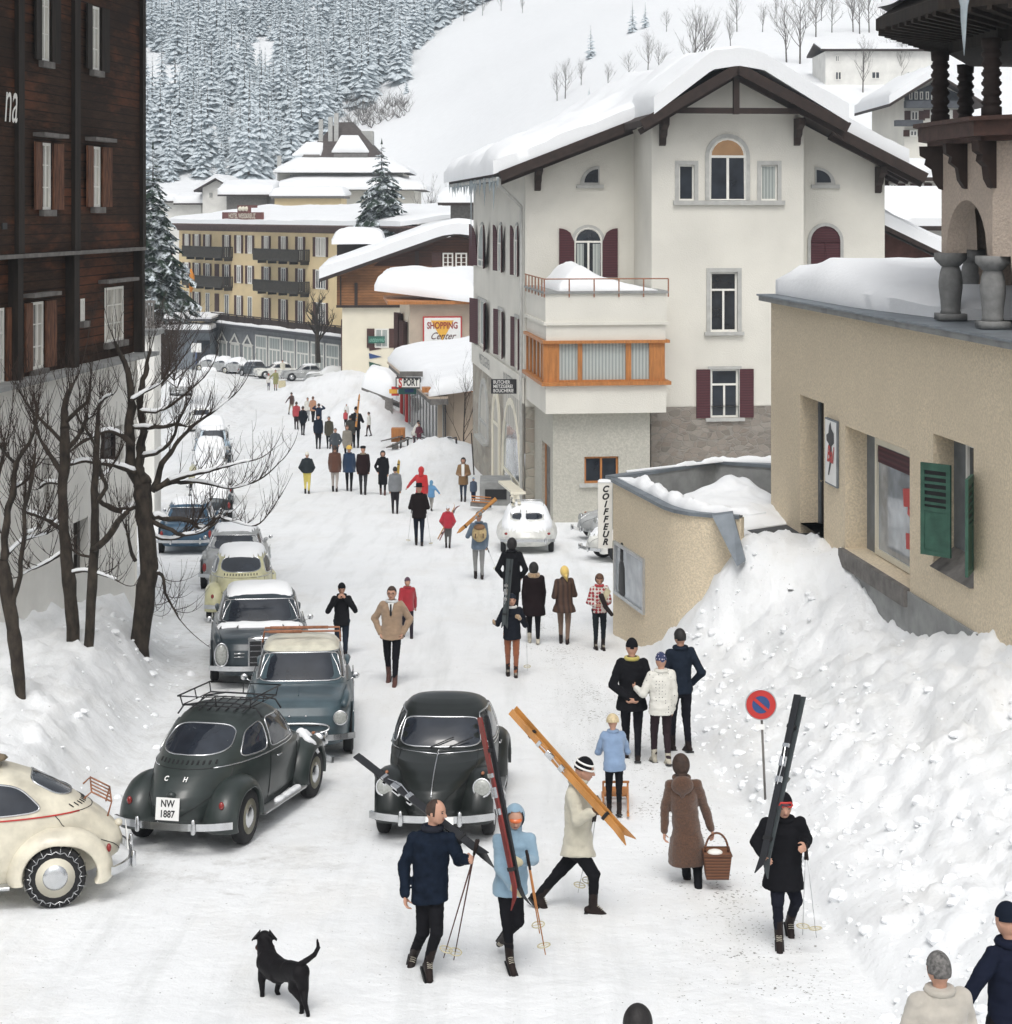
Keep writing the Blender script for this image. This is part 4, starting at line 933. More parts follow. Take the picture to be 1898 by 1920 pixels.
# ------------------------------------------------------------------ gabled chalet with cream ground floors
ch = empty('wooden_chalet', (-13.2, 146, zs(146)), 'chalet with brown boarded gable over cream walls, right of the yellow hotel', 'house')
CW = Wall((-13.2, 146), (1, .06)); 
def cz_(u, v): return CW.at(u, v)
x0 = cz_(632, 540)[0]; ztb = cz_(660, 573)[1]; ap = cz_(856, 438); el_ = cz_(632, 513); x1 = ap[0]*2 - x0
m_ = MB(); wallgrid(m_, CW, .2, x1, -9.5, ztb); sw = Wall((-13.2+.2, 146), (.06, -1)); 
SWl = Wall(tuple(CW.w(.2, 0)[:2]), (-.06, 1), (-1, -.06)); wallgrid(m_, SWl, 0, 14, -9.5, ztb); m_.build('wall', M['cream_st'], ch)
m_ = MB(); CW2 = CW.shift(.25); m_.prism([CW2.w(x0, ztb, -.3), CW2.w(x1, ztb, -.3), CW2.w(x1, el_[1]-1.2, -.3), CW2.w(x1, el_[1], -.3), CW2.w(ap[0], ap[1]-.1, -.3), CW2.w(x0, el_[1]-.1, -.3)], CW2.n*.3)
m_.build('boarded_gable', M['chalet'], ch)
m_ = MB(); ap_z = ap[1]; m_.prism([CW2.w(cz_(700, 480)[0], cz_(700, 478)[1]-.9, .01), CW2.w(x1-3, cz_(700, 478)[1]-.9, .01), CW2.w(x1-3, ap_z-2.2, .01), CW2.w(ap[0], ap_z-.15, .01), CW2.w(cz_(740, 480)[0], cz_(740, 466)[1], .01)], CW2.n*.03); m_.build('dark_boards', M['chaletd'], ch)
m_ = MB(); CW2.box(m_, x0-.05, x1, ztb-.15, ztb+.05, -.2, .1); CW2.box(m_, cz_(782,520)[0]-.15, cz_(782,520)[0]+.15, ztb, ap_z-1.4, .0, .12); CW2.box(m_, cz_(668,560)[0]-.12, cz_(668,560)[0]+.12, ztb, cz_(668,530)[1], .0, .1)
SWl.box(m_, -.3, 13, ztb, el_[1]-.2, .06, .16); m_.build('beam', M['darkwood'], ch)
m_ = MB()
for a, b in (((x0-1.3, el_[1]-.62), (ap[0], ap[1])), ((ap[0], ap[1]), (x1+1.3, el_[1]-.62))):
    q = [CW2.w(a[0], a[1], 1.3), CW2.w(b[0], b[1], 1.3), CW2.w(b[0], b[1], -15), CW2.w(a[0], a[1], -15)]
    m_.add(q + [p+Vector((0,0,.3)) for p in q], [(0,1,2,3), (7,6,5,4), (0,4,5,1), (1,5,6,2), (2,6,7,3), (3,7,4,0)])
m_.build('roof', M['darkwood'], ch)
def chs(s_, t_):
    t = x0-1.35 + (x1-x0+2.7)*s_; z = ap[1]+.3 - (ap[1]-el_[1]+.62)*abs(t-ap[0])/(ap[0]-x0+1.3); z -= .25*exp(-((t-ap[0])/.8)**2); return CW2.w(t, z, 1.35-t_*16.5)
slab('roof_snow', chs, 50, 22, 1.15, ch, 24, 16, edge=.9, amp=.10, fq=.22, emin=.7)
for r in ((830, 474, 850, 501), (854, 474, 876, 501)): window(ch, CW2, CW2.rect(*r), out=.04, fr=.12, nx=2, bars=2)
m_ = MB(); r = CW2.rect(810, 473, 828, 503); CW2.box(m_, r[0], r[1], r[2], r[3], .04, .10); m_.build('shutter', M['brownsh'], ch)
window(ch, CW, CW.rect(703, 616, 729, 652), out=.03, fr=.12, nx=2, gm='curtain', shut=(.6, 'brownsh', .05))
for i, (v, c) in enumerate(((653, 'brownsh'), (668, 'blue'), (684, 'green'), (695, 'brownsh'))):
    m_ = MB(); a, b, c2 = CW.at(692, v-6), CW.at(716, v+1), CW.at(693, v+5); m_.prism([CW.w(*a, .02), CW.w(*b, .02), CW.w(*c2, .02)], CW.n*.03); o = m_.build('painted_pennant', M[c], ch)
m_ = MB(); SWl.box(m_, 1.0, 2.6, -8.8, -2.6, .02, .12); SWl.box(m_, 4.4, 6.2, -8.8, -2.6, .02, .12); m_.build('tall_shutter', M['brownsh'], ch)
gs = empty('green_sign', tuple(CW.w(*CW.at(706, 636), .3)), 'small dark green shop board with pale script on the cream chalet wall', 'sign'); r = CW.rect(691, 630, 722, 643); m_ = MB(); CW.box(m_, r[0], r[1], r[2], r[3], .2, .3); m_.build('board', pm('sign_green', (.03, .12, .09), .5), gs)
tx = MB(); r_, u__ = CW.axes(); add_text(tx, 'ottoniu', .5, CW.w((r[0]+r[1])/2, (r[2]+r[3])/2, .3), r_, u__, .01, shear=.4, xs=.8); tx.build('lettering', pm('pale_green', (.25, .5, .4), .5), gs)
cgb = MB(); q0 = P(632, 490, 151); cgb.box(q0.x, q0.x+5, 151, 155, el_[1]-1, q0.z+1.35); cgb.build('dormer', M['darkwood'], ch)
slabq('roof_snow', [P(622, 458, 149.5), P(720, 457, 149.5), P(722, 452, 158), P(640, 452, 158)], 18, 12, 1.25, ch, edge=1.0, amp=.06, emin=.35)
icicles(ch, [tuple(P(u, 507 - abs(u-608)*.2, 145.0)) for u in (605, 608, 611)], 2.6, .16, 4)

# ------------------------------------------------------------------ block with the shopping sign
sbk = empty('shopping_block', (-6.5, 124, zs(124)), 'plain tan shop block under a bulging snow roof, carrying the shopping center sign', 'shop building')
SW_ = Wall((P(768, 600, 124).x, 124), (1, .1)); SL_ = Wall((P(768, 600, 124).x, 124), (-.16, 1), (-1, -.16)); m_ = MB(); zt_ = SW_.at(830, 570)[1]
wallgrid(m_, SW_, 0, 9, -8.5, zt_); m_.build('wall', M['tan_st'], sbk)
m_ = MB(); wallgrid(m_, SL_, 0, 6.5, -8.5, zt_); m_.build('side_wall', M['cream_st'], sbk)
m_ = MB(); SW_.box(m_, -1.5, 9, zt_, zt_+.22, -8, .5); m_.build('eave_board', M['orange'], sbk)
window(sbk, SL_, (4.2, 5.1, -5.6, -1.0), out=.03, fr=.08, nx=1, shut=(.9, 'brownsh', .5)); window(sbk, SL_, (1.2, 2.0, -5.6, -1.4), out=.03, fr=.08, nx=1, shut=(.8, 'brownsh', .5))
slabq('roof_snow', [P(702, 545, 126.5), P(893, 568, 123), Vector((-1.5, 132, 1.1)), Vector((-9.0, 132, .9))], 30, 20, 1.35, sbk, edge=1.6, amp=.10, fq=.3, emin=.28)
ssn = empty('shopping_sign', tuple(SW_.w(*SW_.at(829, 618), .2)), 'white rectangular sign with red frame and yellow triangle reading SHOPPING Center', 'sign')
a, b, z0, z1 = SW_.rect(793, 593, 866, 646); m_ = MB(); SW_.box(m_, a, b, z0, z1, .04, .16); m_.build('red_border', M['red'], ssn)
m_ = MB(); SW_.box(m_, a+.09, b-.09, z0+.09, z1-.09, .16, .18); m_.build('panel', M['white'], ssn)
c_ = (a+b)/2; w_ = b-a; h_ = z1-z0; m_ = MB(); m_.add([SW_.w(c_-.30*w_, z1-.14*h_, .186), SW_.w(c_+.29*w_, z1-.14*h_, .186), SW_.w(c_, z0+.13*h_, .186)], [(0,1,2)]); m_.build('triangle', M['yellow'], ssn)
r_, u__ = SW_.axes(); tx = MB(); add_text(tx, 'SHOPPING', .62, SW_.w(c_, z1-.33*h_, .19), r_, u__, .004, xs=.70, bold=.018); tx.build('lettering', pm('dark_red', (.28, .03, .03), .5), ssn)
tx = MB(); add_text(tx, 'Center', .66, SW_.w(c_-.02, z0+.30*h_, .19), r_, u__, .006, xs=.88, shear=.5, bold=.004); tx.build('script', pm('brown_script', (.10, .035, .03), .5), ssn)

# ------------------------------------------------------------------ sports shop
sp_ = empty('sports_shop', (-3.4, 95, zs(95)), 'long low glass fronted sports shop under a thick bulging snow roof', 'shop building')
GPn, GPf = Vector((-2.35, 88, 0)), Vector((-6.86, 116, 0)); SF2 = Wall(GPn[:2], (GPf-GPn)[:2], (-1, -.16)); Ls_ = (GPf-GPn).length; zr = -3.43
m_ = MB(); SF2.box(m_, 6.5, Ls_, -9.2, zr-.3, -.3, -.25); m_.build('back_glass', M['glass'], sp_)
m_ = MB()
for i in range(15):
    t = 7.2 + i*(Ls_-7.4)/14; SF2.box(m_, t-.06, t+.06, -9, zr-.3, -.24, -.21)
m_.build('mullions', M['paleconc'], sp_)
m_ = MB()
for i, c in ((11, 0), (13, 1)): t = 7.5 + i*(Ls_-7.4)/14; SF2.box(m_, t+.3, t+.75, -8.2, zr-.6, -.24, -.1)
m_.build('red_poster', M['red'], sp_)
m_ = MB(); SF2.box(m_, 7.0, Ls_, -9.4, -7.7+0*zr, -.2, .05); m_.build('stall_riser', M['concrete'], sp_)
m_ = MB(); SF2.box(m_, 6.3, Ls_+.3, zr-.35, zr-.05, -.4, .5); m_.build('fascia', M['greywood'], sp_); m_ = MB(); SF2.box(m_, 6.3, Ls_+.3, zr-.05, zr+.06, -.4, .62); m_.build('eave_board', M['tan_st'], sp_)
FW2 = Wall((-3.55, 95.2), (1, .1)); m_ = MB(); wallgrid(m_, FW2, 0, 2.2, -8.6, -3.2); m_.build('end_wall', M['tan_st'], sp_); m_ = MB(); wallgrid(m_, FW2, 2.2, 6, -8.6, -3.2); m_.build('brick_wall', pm('old_brick', (.22, .09, .06), .9, .35, 6, .4, 20), sp_)
m_ = MB(); FW2.box(m_, -.8, 6, -3.2, -2.95, -.2, .5); m_.build('rafter_edge', M['orange'], sp_)
def ssb(s_, t_):
    e = SF2.w(6.4+s_*(Ls_-5.8), zr+.07, .55); r = Vector((e.x+8.5, e.y+1.0, -2.3+.3*s_)); return e.lerp(r, t_)
slab('roof_snow', ssb, 46, 22, .9, sp_, 24, 9, edge=1.1, amp=.14, fq=.35, emin=.3)
# railing, planks and posters in front
rl_ = empty('terrace_railing', (-4.6, 96, -6.4), 'thin dark chain railing along the terrace of the sports shop', 'railing'); m_ = MB()
for i in range(9): p = P(752+i*13, 822+ (i % 2), 95-i*.8); m_.tube([p-Vector((0,0,.75)), p], .05, 5)
m_.build('post', M['iron'], rl_); m_ = MB(); m_.tube([P(752+i*6.5, 820 + (2 if i % 2 else 0), 95-i*.4) for i in range(17)], .035, 5); m_.build('chain', M['iron'], rl_)
sg = empty('sport_sign', tuple(P(765, 717, 98.5)), 'white box sign reading SPORT with a red S above the sports shop', 'sign'); p, q = P(742, 708, 98.5), P(789, 728, 98.5); m_ = MB(); m_.box(p.x, q.x, 98.5, 98.8, q.z, p.z); m_.build('box', M['iron'], sg)
m_ = MB(); m_.box(p.x+.06, q.x-.06, 98.47, 98.5, q.z+.06, p.z-.06); m_.build('panel', M['frame'], sg)
zc_ = (p.z+q.z)/2; tx = MB(); add_text(tx, 'S', .68, (p.x+.255, 98.46, zc_-.02), (1,0,0), (0,0,1), .01, xs=.62, bold=.02); tx.build('red_letter', M['red'], sg)
tx = MB(); add_text(tx, 'PORT', .53, (p.x+.82, 98.46, zc_+.02), (1,0,0), (0,0,1), .01, xs=.60, bold=.015); tx.build('lettering', M['black'], sg)
m_ = MB(); m_.box(p.x+.2, q.x+.1, 98.8, 98.9, p.z+.02, p.z+.3); m_.build('bracket', M['greywood'], sg)
sg = empty('orange_sign', tuple(P(740, 734, 99.2)), 'small red and orange advertising box sign under the sport sign', 'sign'); p, q = P(730, 726, 99.2), P(745, 742, 99.2); m_ = MB(); m_.box(p.x, q.x, 99.2, 99.4, q.z+.12, p.z-.12); m_.build('box', M['yellow'], sg); m_ = MB(); m_.box(p.x+.12, q.x+.3, 99.2, 99.4, p.z-.12, p.z+.02); m_.box(p.x+.12, q.x+.1, 99.2, 99.4, q.z, q.z+.12); m_.build('red_band', M['red'], sg)
sg = empty('green_advert', tuple(P(763, 733, 99.2)), 'flat dark green and blue advertising board hanging below the sport sign', 'sign'); p, q = P(747, 728.5, 99.2), P(781, 739, 99.2); m_ = MB(); m_.box(p.x, q.x, 99.15, 99.3, q.z, p.z); m_.build('board', pm('advert_green', (.03, .14, .12), .5), sg); m_ = MB(); m_.box(p.x+.35, q.x-.15, 99.12, 99.15, p.z-.2, p.z-.02); m_.build('picture_strip', M['blue'], sg)
# lean-to with its own snow hump
lt = empty('lean_to_shed', tuple(P(712, 760, 119)), 'grey board lean-to shed buried under a tall hump of snow', 'shed')
q = [P(678, 731, 119), P(746, 757, 117), P(746, 722, 122.5), P(690, 712, 122.5)]; m_ = MB(); m_.add(q + [p+Vector((0,0,.16)) for p in q], [(0,1,2,3), (7,6,5,4), (0,4,5,1), (1,5,6,2), (2,6,7,3), (3,7,4,0)]); m_.build('roof', M['greywood'], lt)
slabq('roof_snow', [p+Vector((0,0,.17)) for p in q], 22, 18, 1.25, lt, edge=1.3, amp=.08, emin=.1)
m_ = MB(); p = P(720, 755, 118); m_.box(p.x, p.x+1.0, 117.6, 118.4, -8.6, p.z); m_.build('board_wall', M['greywood'], lt)
for i in range(3):
    m_ = MB(); p, q = P(716+i*7, 748, 117.5-i), P(706+i*10, 830-i*3, 113-i); m_.beam(p, q, .5, .08); o = m_.build('plank', M['greywood']); tag(o, ['weathered grey plank leaning nearest the shed hump', 'weathered grey plank in the middle of the three leaning ones', 'weathered grey plank leaning nearest the sports shop'][i], 'plank', 'planks leaning at the sports shop')
tb = empty('display_stand', tuple(P(748, 838, 95)), 'grey slanted board stand with an orange crate before the sports shop', 'stand'); m_ = MB()
m_.beam(P(720, 826, 96), P(752, 818, 95.5), .6, .06); m_.beam(P(730, 838, 94.5), P(762, 824, 94), .6, .06); m_.beam(P(741, 832, 95), P(741, 860, 95), .3, .3); m_.build('boards', M['greywood'], tb); m_ = MB(); p = P(747, 815, 96); m_.box(p.x-.35, p.x+.35, 95.7, 96.3, p.z-.35, p.z+.35); m_.build('crate', M['orange'], tb)

# ------------------------------------------------------------------ yellow hotel
HW = Wall((-12.3+3.4, 163), (-.68, 1), (-1, -.68)); ht = empty('yellow_hotel', (-24, 185, zs(185)), 'long three storey yellow hotel with brown shutters and dark balconies below the forest', 'hotel')
tH = HW.at(336, 500)[0]; m_ = MB(); wallgrid(m_, HW, 0, tH, -11, 4.1); HS = Wall(tuple(HW.w(tH, 0)[:2]), (1, .68), (-.68, 1)); wallgrid(m_, HS, 0, 14, -11, 4.1)
m_.build('wall', M['yellow_st'], ht)
m_ = MB()
for k in range(5): HW.box(m_, -.3-k*.25, tH+.15+k*.2, 4.0+k*.16, 4.16+k*.16, -10, .15+k*.27)
m_.build('eave_soffit', pm('eave_brown', (.13, .085, .075), .85, .3, 5, .2, 10), ht)
slab('roof_snow', lambda s_, t_: HW.w(-1.2+s_*(tH+2.2), 4.8+1.5*t_, 1.25-t_*13), 60, 16, .62, ht, 45, 13, edge=.7, amp=.16, fq=.25, emin=.7)
HR = (HW.at(400, 455)[1], )
cols = [(350.8, 8.5, 0), (369.7, 9, 0), (389.9, 9, 1), (425.9, 9, 1), (448.7, 9.5, 0), (469.3, 9.5, 0), (500.1, 11, 1), (532.1, 11, 1), (564.1, 11, 1), (602, 17, 2)]
rows = [(3.62, 1.75), (.52, -1.35), (-2.62, -4.75)]
hwin = []
for ci, (u, wpx, k) in enumerate(cols):
    t = HW.at(u, 500)[0]; D = HW.w(t, 0).y; wd = 1.0 if k < 2 else 2.0
    for ri, (zt0, zb0) in enumerate(rows):
        zb_ = zb0 if not (k == 1 and ri < 3) else zb0 - .45
        if ri == 2 and ci in (0, 2, 3, 5): window(ht, HW, (t-wd/2, t+wd/2, zb0-.35, zt0), out=.03, fr=.10, nx=2)
        else: window(ht, HW, (t-wd/2, t+wd/2, zb_, zt0), out=.03, fr=.16 if k == 0 else .11, nx=2 if k < 2 else 4, gm='glass' if (ci*3+ri) % 3 else 'curtain2', shut=(.46, 'brownsh', .12))
for ri in (1, 2):
    m_ = MB(); t = HW.at(407.5, 500)[0]; HW.box(m_, t-.5, t+.5, rows[ri][1]-.3, rows[ri][0], .02, .08); m_.build('closed_shutter', M['brownsh'], ht)
for (ua, ub) in ((363, 437), (497, 581)):
    for zf in (1.35, -1.75):
        ta, tb_ = HW.at(ub, 480)[0], HW.at(ua, 480)[0]; m_ = MB()
        HW.box(m_, ta, tb_, zf-.14, zf, 0, 1.35); HW.box(m_, ta, tb_, zf+.95, zf+1.05, 1.25, 1.38); HW.box(m_, ta, tb_, zf+.05, zf+.12, 1.28, 1.36)
        HW.box(m_, ta, ta+.08, zf+.95, zf+1.05, 0, 1.25)
        n = int((tb_-ta)/.22)
        for i in range(n+1): t = ta + (tb_-ta)*i/n; HW.box(m_, t-.07, t+.07, zf, zf+.95, 1.29, 1.34)
        for i in range(6): HW.box(m_, ta+.0, ta+.05, zf, zf+.95, i*.22, i*.22+.14); HW.box(m_, tb_-.05, tb_, zf, zf+.95, i*.22, i*.22+.14)
        for i in range(5): t = ta + .2 + (tb_-ta-.4)*i/4; HW.box(m_, t-.06, t+.06, zf-.45, zf-.14, 0, .9)
        m_.build('balcony', pm('balcony_wood', (.045, .040, .032), .8, .3, 4, 0) if 'balcony_wood' not in bpy.data.materials else bpy.data.materials['balcony_wood'], ht)
sgn = empty('roof_sign', tuple(HW.w(HW.at(480, 405)[0], 5.2, .8)), 'long red brown roof sign with pale letters standing in the snow on the hotel roof', 'sign')
ta, za = HW.at(435, 401); tb_, zb_ = HW.at(512, 409); m_ = MB(); Wz = HW.shift(1.0); m_ = MB(); Wz.box(m_, tb_, ta, 5.25, 6.0, 0, .12); m_.build('board', pm('sign_brown', (.16, .05, .04), .7), sgn)
m_ = MB(); t1, t2 = HW.at(464, 395)[0], HW.at(488, 395)[0]; Wz.box(m_, t2, t1, 6.0, 6.7, 0, .12); Wz.box(m_, t2-1.4, t2, 6.45, 6.7, 0, .12); m_.build('crest_board', bpy.data.materials['sign_brown'], sgn)
m_ = MB()
for i in range(3): t = t1 - (t1-t2)*(.25+.25*i); m_.ell(Wz.w(t, 6.35, .13), (.26, .26, .26), 8, 6)
m_.build('emblem', M['cream'], sgn); tx = MB(); r_, u__ = HW.axes(); add_text(tx, 'HOTEL WEISSKREUZ', .70, Wz.w((ta+tb_)/2, 5.6, .12), r_, u__, .02, xs=.95, bold=.01); tx.build('lettering', M['cream'], sgn)
# glazed ground floor pavilion with railing above
PW = HW.shift(2.5); pv = empty('glazed_pavilion', (-25, 178, zs(178)), 'grey framed glass pavilion with a railed snowy roof terrace before the yellow hotel', 'pavilion')
tp0, tp1 = PW.at(640, 640)[0]-4, PW.at(395, 640)[0]; zp = PW.at(500, 617)[1]; zp = -5.6
m_ = MB(); PW.box(m_, tp0, tp1, -11.5, zp, -2.4, -.2); m_.build('body', pm('pav_grey', (.20, .21, .22), .8), pv)
m_ = MB(); PW.box(m_, tp0-.3, tp1+.4, zp, zp+.28, -2.4, .5); m_.build('roof_edge', pm('pav_dark', (.06, .062, .07), .7), pv)
slab('roof_snow', lambda s_, t_: PW.w(tp0+s_*(tp1-tp0), zp+.29, .35-t_*2.6), 40, 6, .2, pv, 40, 2.6, edge=.3, amp=.3, emin=.3)
m_ = MB(); PW.box(m_, tp0-.3, tp1+.4, zp+1.15, zp+1.25, -.3, -.2); PW.box(m_, tp0-.3, tp1+.4, zp+.45, zp+1.1, -.28, -.24)
for i in range(18): t = tp0 + (tp1-tp0)*i/17; PW.box(m_, t-.05, t+.05, zp+.28, zp+1.25, -.32, -.18)
m_.build('railing', M['darkwood'], pv)
for i in range(11):
    t0_ = tp1 - 1.3 - i*2.9; a, b = t0_-2.55, t0_
    if a < tp0: break
    if i < 3:
        window(pv, PW, (a+.3, b-.2, -9.6, -7.3), out=-.15, fr=.14, nx=2, fm='frame', gm='curtain')
        m_ = MB(); PW.box(m_, a+.2, b-.1, -7.28, -7.15, -.2, -.05); m_.prism([PW.w(a+.3, -7.15, -.1), PW.w((a+b)/2, -6.2, -.1), PW.w(b-.2, -7.15, -.1), PW.w(b-.5, -7.15, -.1), PW.w((a+b)/2, -6.5, -.1), PW.w(a+.6, -7.15, -.1)], PW.n*.05); m_.build('zigzag_head', M['frame'], pv)
    else: window(pv, PW, (a, b, -9.8, -6.1), out=-.15, fr=.16, nx=3, tz=.66, fm='frame', gm='curtain')
# entrance canopy at the left of the pavilion
cn = empty('entrance_canopy', tuple(P(345, 640, 186)), 'low entrance wing with snowy flat canopy left of the glass pavilion', 'canopy'); m_ = MB(); p = P(285, 608, 186); q = P(394, 690, 186)
m_.box(p.x, q.x, 186, 194, -11.5, p.z-.8); m_.build('wall', pm('pav_blue', (.22, .25, .28), .7), cn); m_ = MB(); m_.box(p.x, q.x+.3, 184.3, 194, p.z-.8, p.z-.45); m_.box(p.x, q.x+.3, 184.6, 194, p.z+.35, p.z+.6); m_.build('canopy_edge', bpy.data.materials['pav_dark'], cn)
slabq('roof_snow', [(p.x, 184.3, p.z-.45), (q.x+.3, 184.3, p.z-.45), (q.x+.3, 188, p.z-.45), (p.x, 188, p.z-.45)], 26, 6, .6, cn, edge=.4, amp=.15, emin=.6)
slabq('roof_snow', [(p.x, 185, p.z+.6), (q.x+.3, 185, p.z+.6), (q.x+.3, 194, p.z+.6), (p.x, 194, p.z+.6)], 26, 8, .3, cn, edge=.4, amp=.15, emin=.6)
m_ = MB(); p = P(370, 655, 185.9); m_.box(p.x, p.x+1.3, 185.85, 185.95, -10.6, p.z+.9); m_.build('door', M['glass'], cn)
bx = empty('white_notice_board', tuple(P(368, 655, 183)), 'small white notice board on a post by the parked snowy cars', 'sign'); m_ = MB(); p = P(368, 652, 183); m_.box(p.x-.5, p.x+.5, 183, 183.1, p.z-.45, p.z+.45); m_.build('board', M['white'], bx); m_ = MB(); m_.box(p.x-.05, p.x+.05, 183.02, 183.08, GZ(p.x, 183)-.1, p.z-.45); m_.build('post', M['blue'], bx)
# flag poles
for (u, v0, v1, c, D, lab) in ((358, 540, 640, 'orangeflag', 186, 'furled orange flag on a pole before the hotel'), (306, 518, 660, 'redflag', 180, 'furled red flag on a thin pole left of the hotel'), (317, 470, 560, 'redflag', 190, 'furled red and white flag on a pole below the spruce')):
    fp = empty('flag_pole', tuple(P(u, v1, D)), lab, 'flag', 'flags by the hotel'); p, q = P(u, v0-20, D), P(u, v1, D); m_ = MB(); m_.tube([q, p], .07, 5); m_.build('pole', M['greywood'], fp)
    mt = bpy.data.materials.get(c) or pm(c, (.60, .22, .02) if c[0] == 'o' else (.40, .05, .06), .8); a, b = P(u, 504 if c[0] == 'o' else v0-6, D), P(u, 548 if c[0] == 'o' else v0+22, D); m_ = MB(); m_.tube([a, a.lerp(b, .3)+Vector((.12, 0, 0)), a.lerp(b, .7)+Vector((.1, 0, 0)), b], [.08, .26, .3, .1], 6); m_.build('flag', mt, fp, True)

# ------------------------------------------------------------------ villa, barns and houses beyond
vl = empty('mansard_villa', (-20, 250, -8), 'big pale villa with steep dark mansard roof and tall chimneys behind the hotel', 'villa')
def fr(mb, q0, q1): mb.add([Vector(p) for p in q0] + [Vector(p) for p in q1], [(0,1,2,3), (7,6,5,4), (0,4,5,1), (1,5,6,2), (2,6,7,3), (3,7,4,0)])
def rect3(uL, uR, v, D, dep): a, b = P(uL, v, D), P(uR, v, D); return [a, b, b+Vector((0, dep, 0)), a+Vector((0, dep, 0))]
m_ = MB(); a, b = P(512, 356, 250), P(790, 356, 250); m_.box(a.x+1, b.x-1, 251, 272, -12, a.z); a, b = P(522, 340, 253), P(755, 322, 253); m_.box(a.x, b.x, 254, 270, a.z-3, b.z); m_.build('wall', M['white_st'], vl)
m_ = MB(); fr(m_, rect3(508, 796, 357, 249, 25), rect3(552, 745, 338, 253.5, 17)); m_.build('lower_roof', M['greywood'], vl)
def rfs(name, lo, hi, T, **k):
    for i in range(4):
        if i == 2: continue
        slabq(name, [lo[i], lo[(i+1) % 4], hi[(i+1) % 4], hi[i]], 16, 8, T, vl, edge=.8, amp=.1, emin=.6, **k)
up_ = Vector((0,0,.05)); rfs('roof_snow', [p+up_ for p in rect3(505, 800, 356, 248.6, 26)], [p+up_ for p in rect3(552, 745, 336, 253.4, 17)], .7)
m_ = MB(); lo, hi = rect3(512, 768, 324, 251.5, 20), rect3(560, 722, 300, 255.5, 12); fr(m_, lo, hi); tp = rect3(632, 662, 229, 260, 2.2); fr(m_, hi, tp); m_.build('upper_roof', pm('roof_tile', (.075, .06, .055), .85, .35, 3, .3, 8), vl)
rfs('roof_snow', [p+up_ for p in lo], [p+up_ for p in hi], .55)
slabq('roof_snow', [P(622, 286, 256.2), P(692, 286, 256.2), P(672, 256, 257.8), P(640, 256, 257.8)], 12, 8, .5, vl, edge=.6, emin=.4); slabq('roof_snow', [P(548, 292, 256), P(602, 292, 256), P(612, 268, 258), P(575, 270, 258)], 12, 8, .5, vl, edge=.6, emin=.4)
m_ = MB(); p = P(627, 299, 256); q = P(690, 288, 256); m_.box(p.x, q.x, 255.3, 257, p.z, q.z); p = P(570, 300, 256); q = P(600, 290, 256); m_.box(p.x, q.x, 255.3, 257, p.z, q.z); m_.build('dormer', M['greywood'], vl)
m_ = MB()
for (u, v0, v1, w_) in ((602, 224, 258, .3), (620, 219, 252, .3), (631, 212, 252, .3), (524, 292, 340, .28)):
    a, b = P(u, v1, 258), P(u, v0, 258); m_.box(a.x-w_, a.x+w_, 257.7, 258.3, a.z-1, b.z)
p, q = P(678, 262, 260), P(700, 246, 260); m_.box(p.x, q.x, 259, 262, p.z-1, q.z); m_.build('chimney', M['paleconc'], vl)
WV = Wall((P(512, 340, 253.9).x, 253.9), (1, 0))
for u in (548, 566, 640, 668): window(vl, WV, WV.rect(u-5, 327, u+5, 341), out=.05, fr=.12, nx=2)
yb = empty('ochre_annex', tuple(P(580, 400, 232)), 'ochre walled annex under a rounded loaf of snow behind the hotel roof', 'house'); a, b = P(515, 372, 232), P(640, 410, 232); m_ = MB(); m_.box(a.x, b.x, 232, 240, b.z-6, a.z); m_.build('wall', M['yellow_st'], yb); m_ = MB(); m_.box(a.x-.4, b.x+.4, 231.4, 240, a.z, a.z+.3); m_.build('eave', M['greywood'], yb)
slabq('roof_snow', [(a.x-.6, 231.3, a.z+.3), (b.x+.6, 231.3, a.z+.3), (b.x+.6, 240, a.z+.5), (a.x-.6, 240, a.z+.5)], 22, 10, 1.1, yb, edge=1.2, emin=.25, amp=.05)
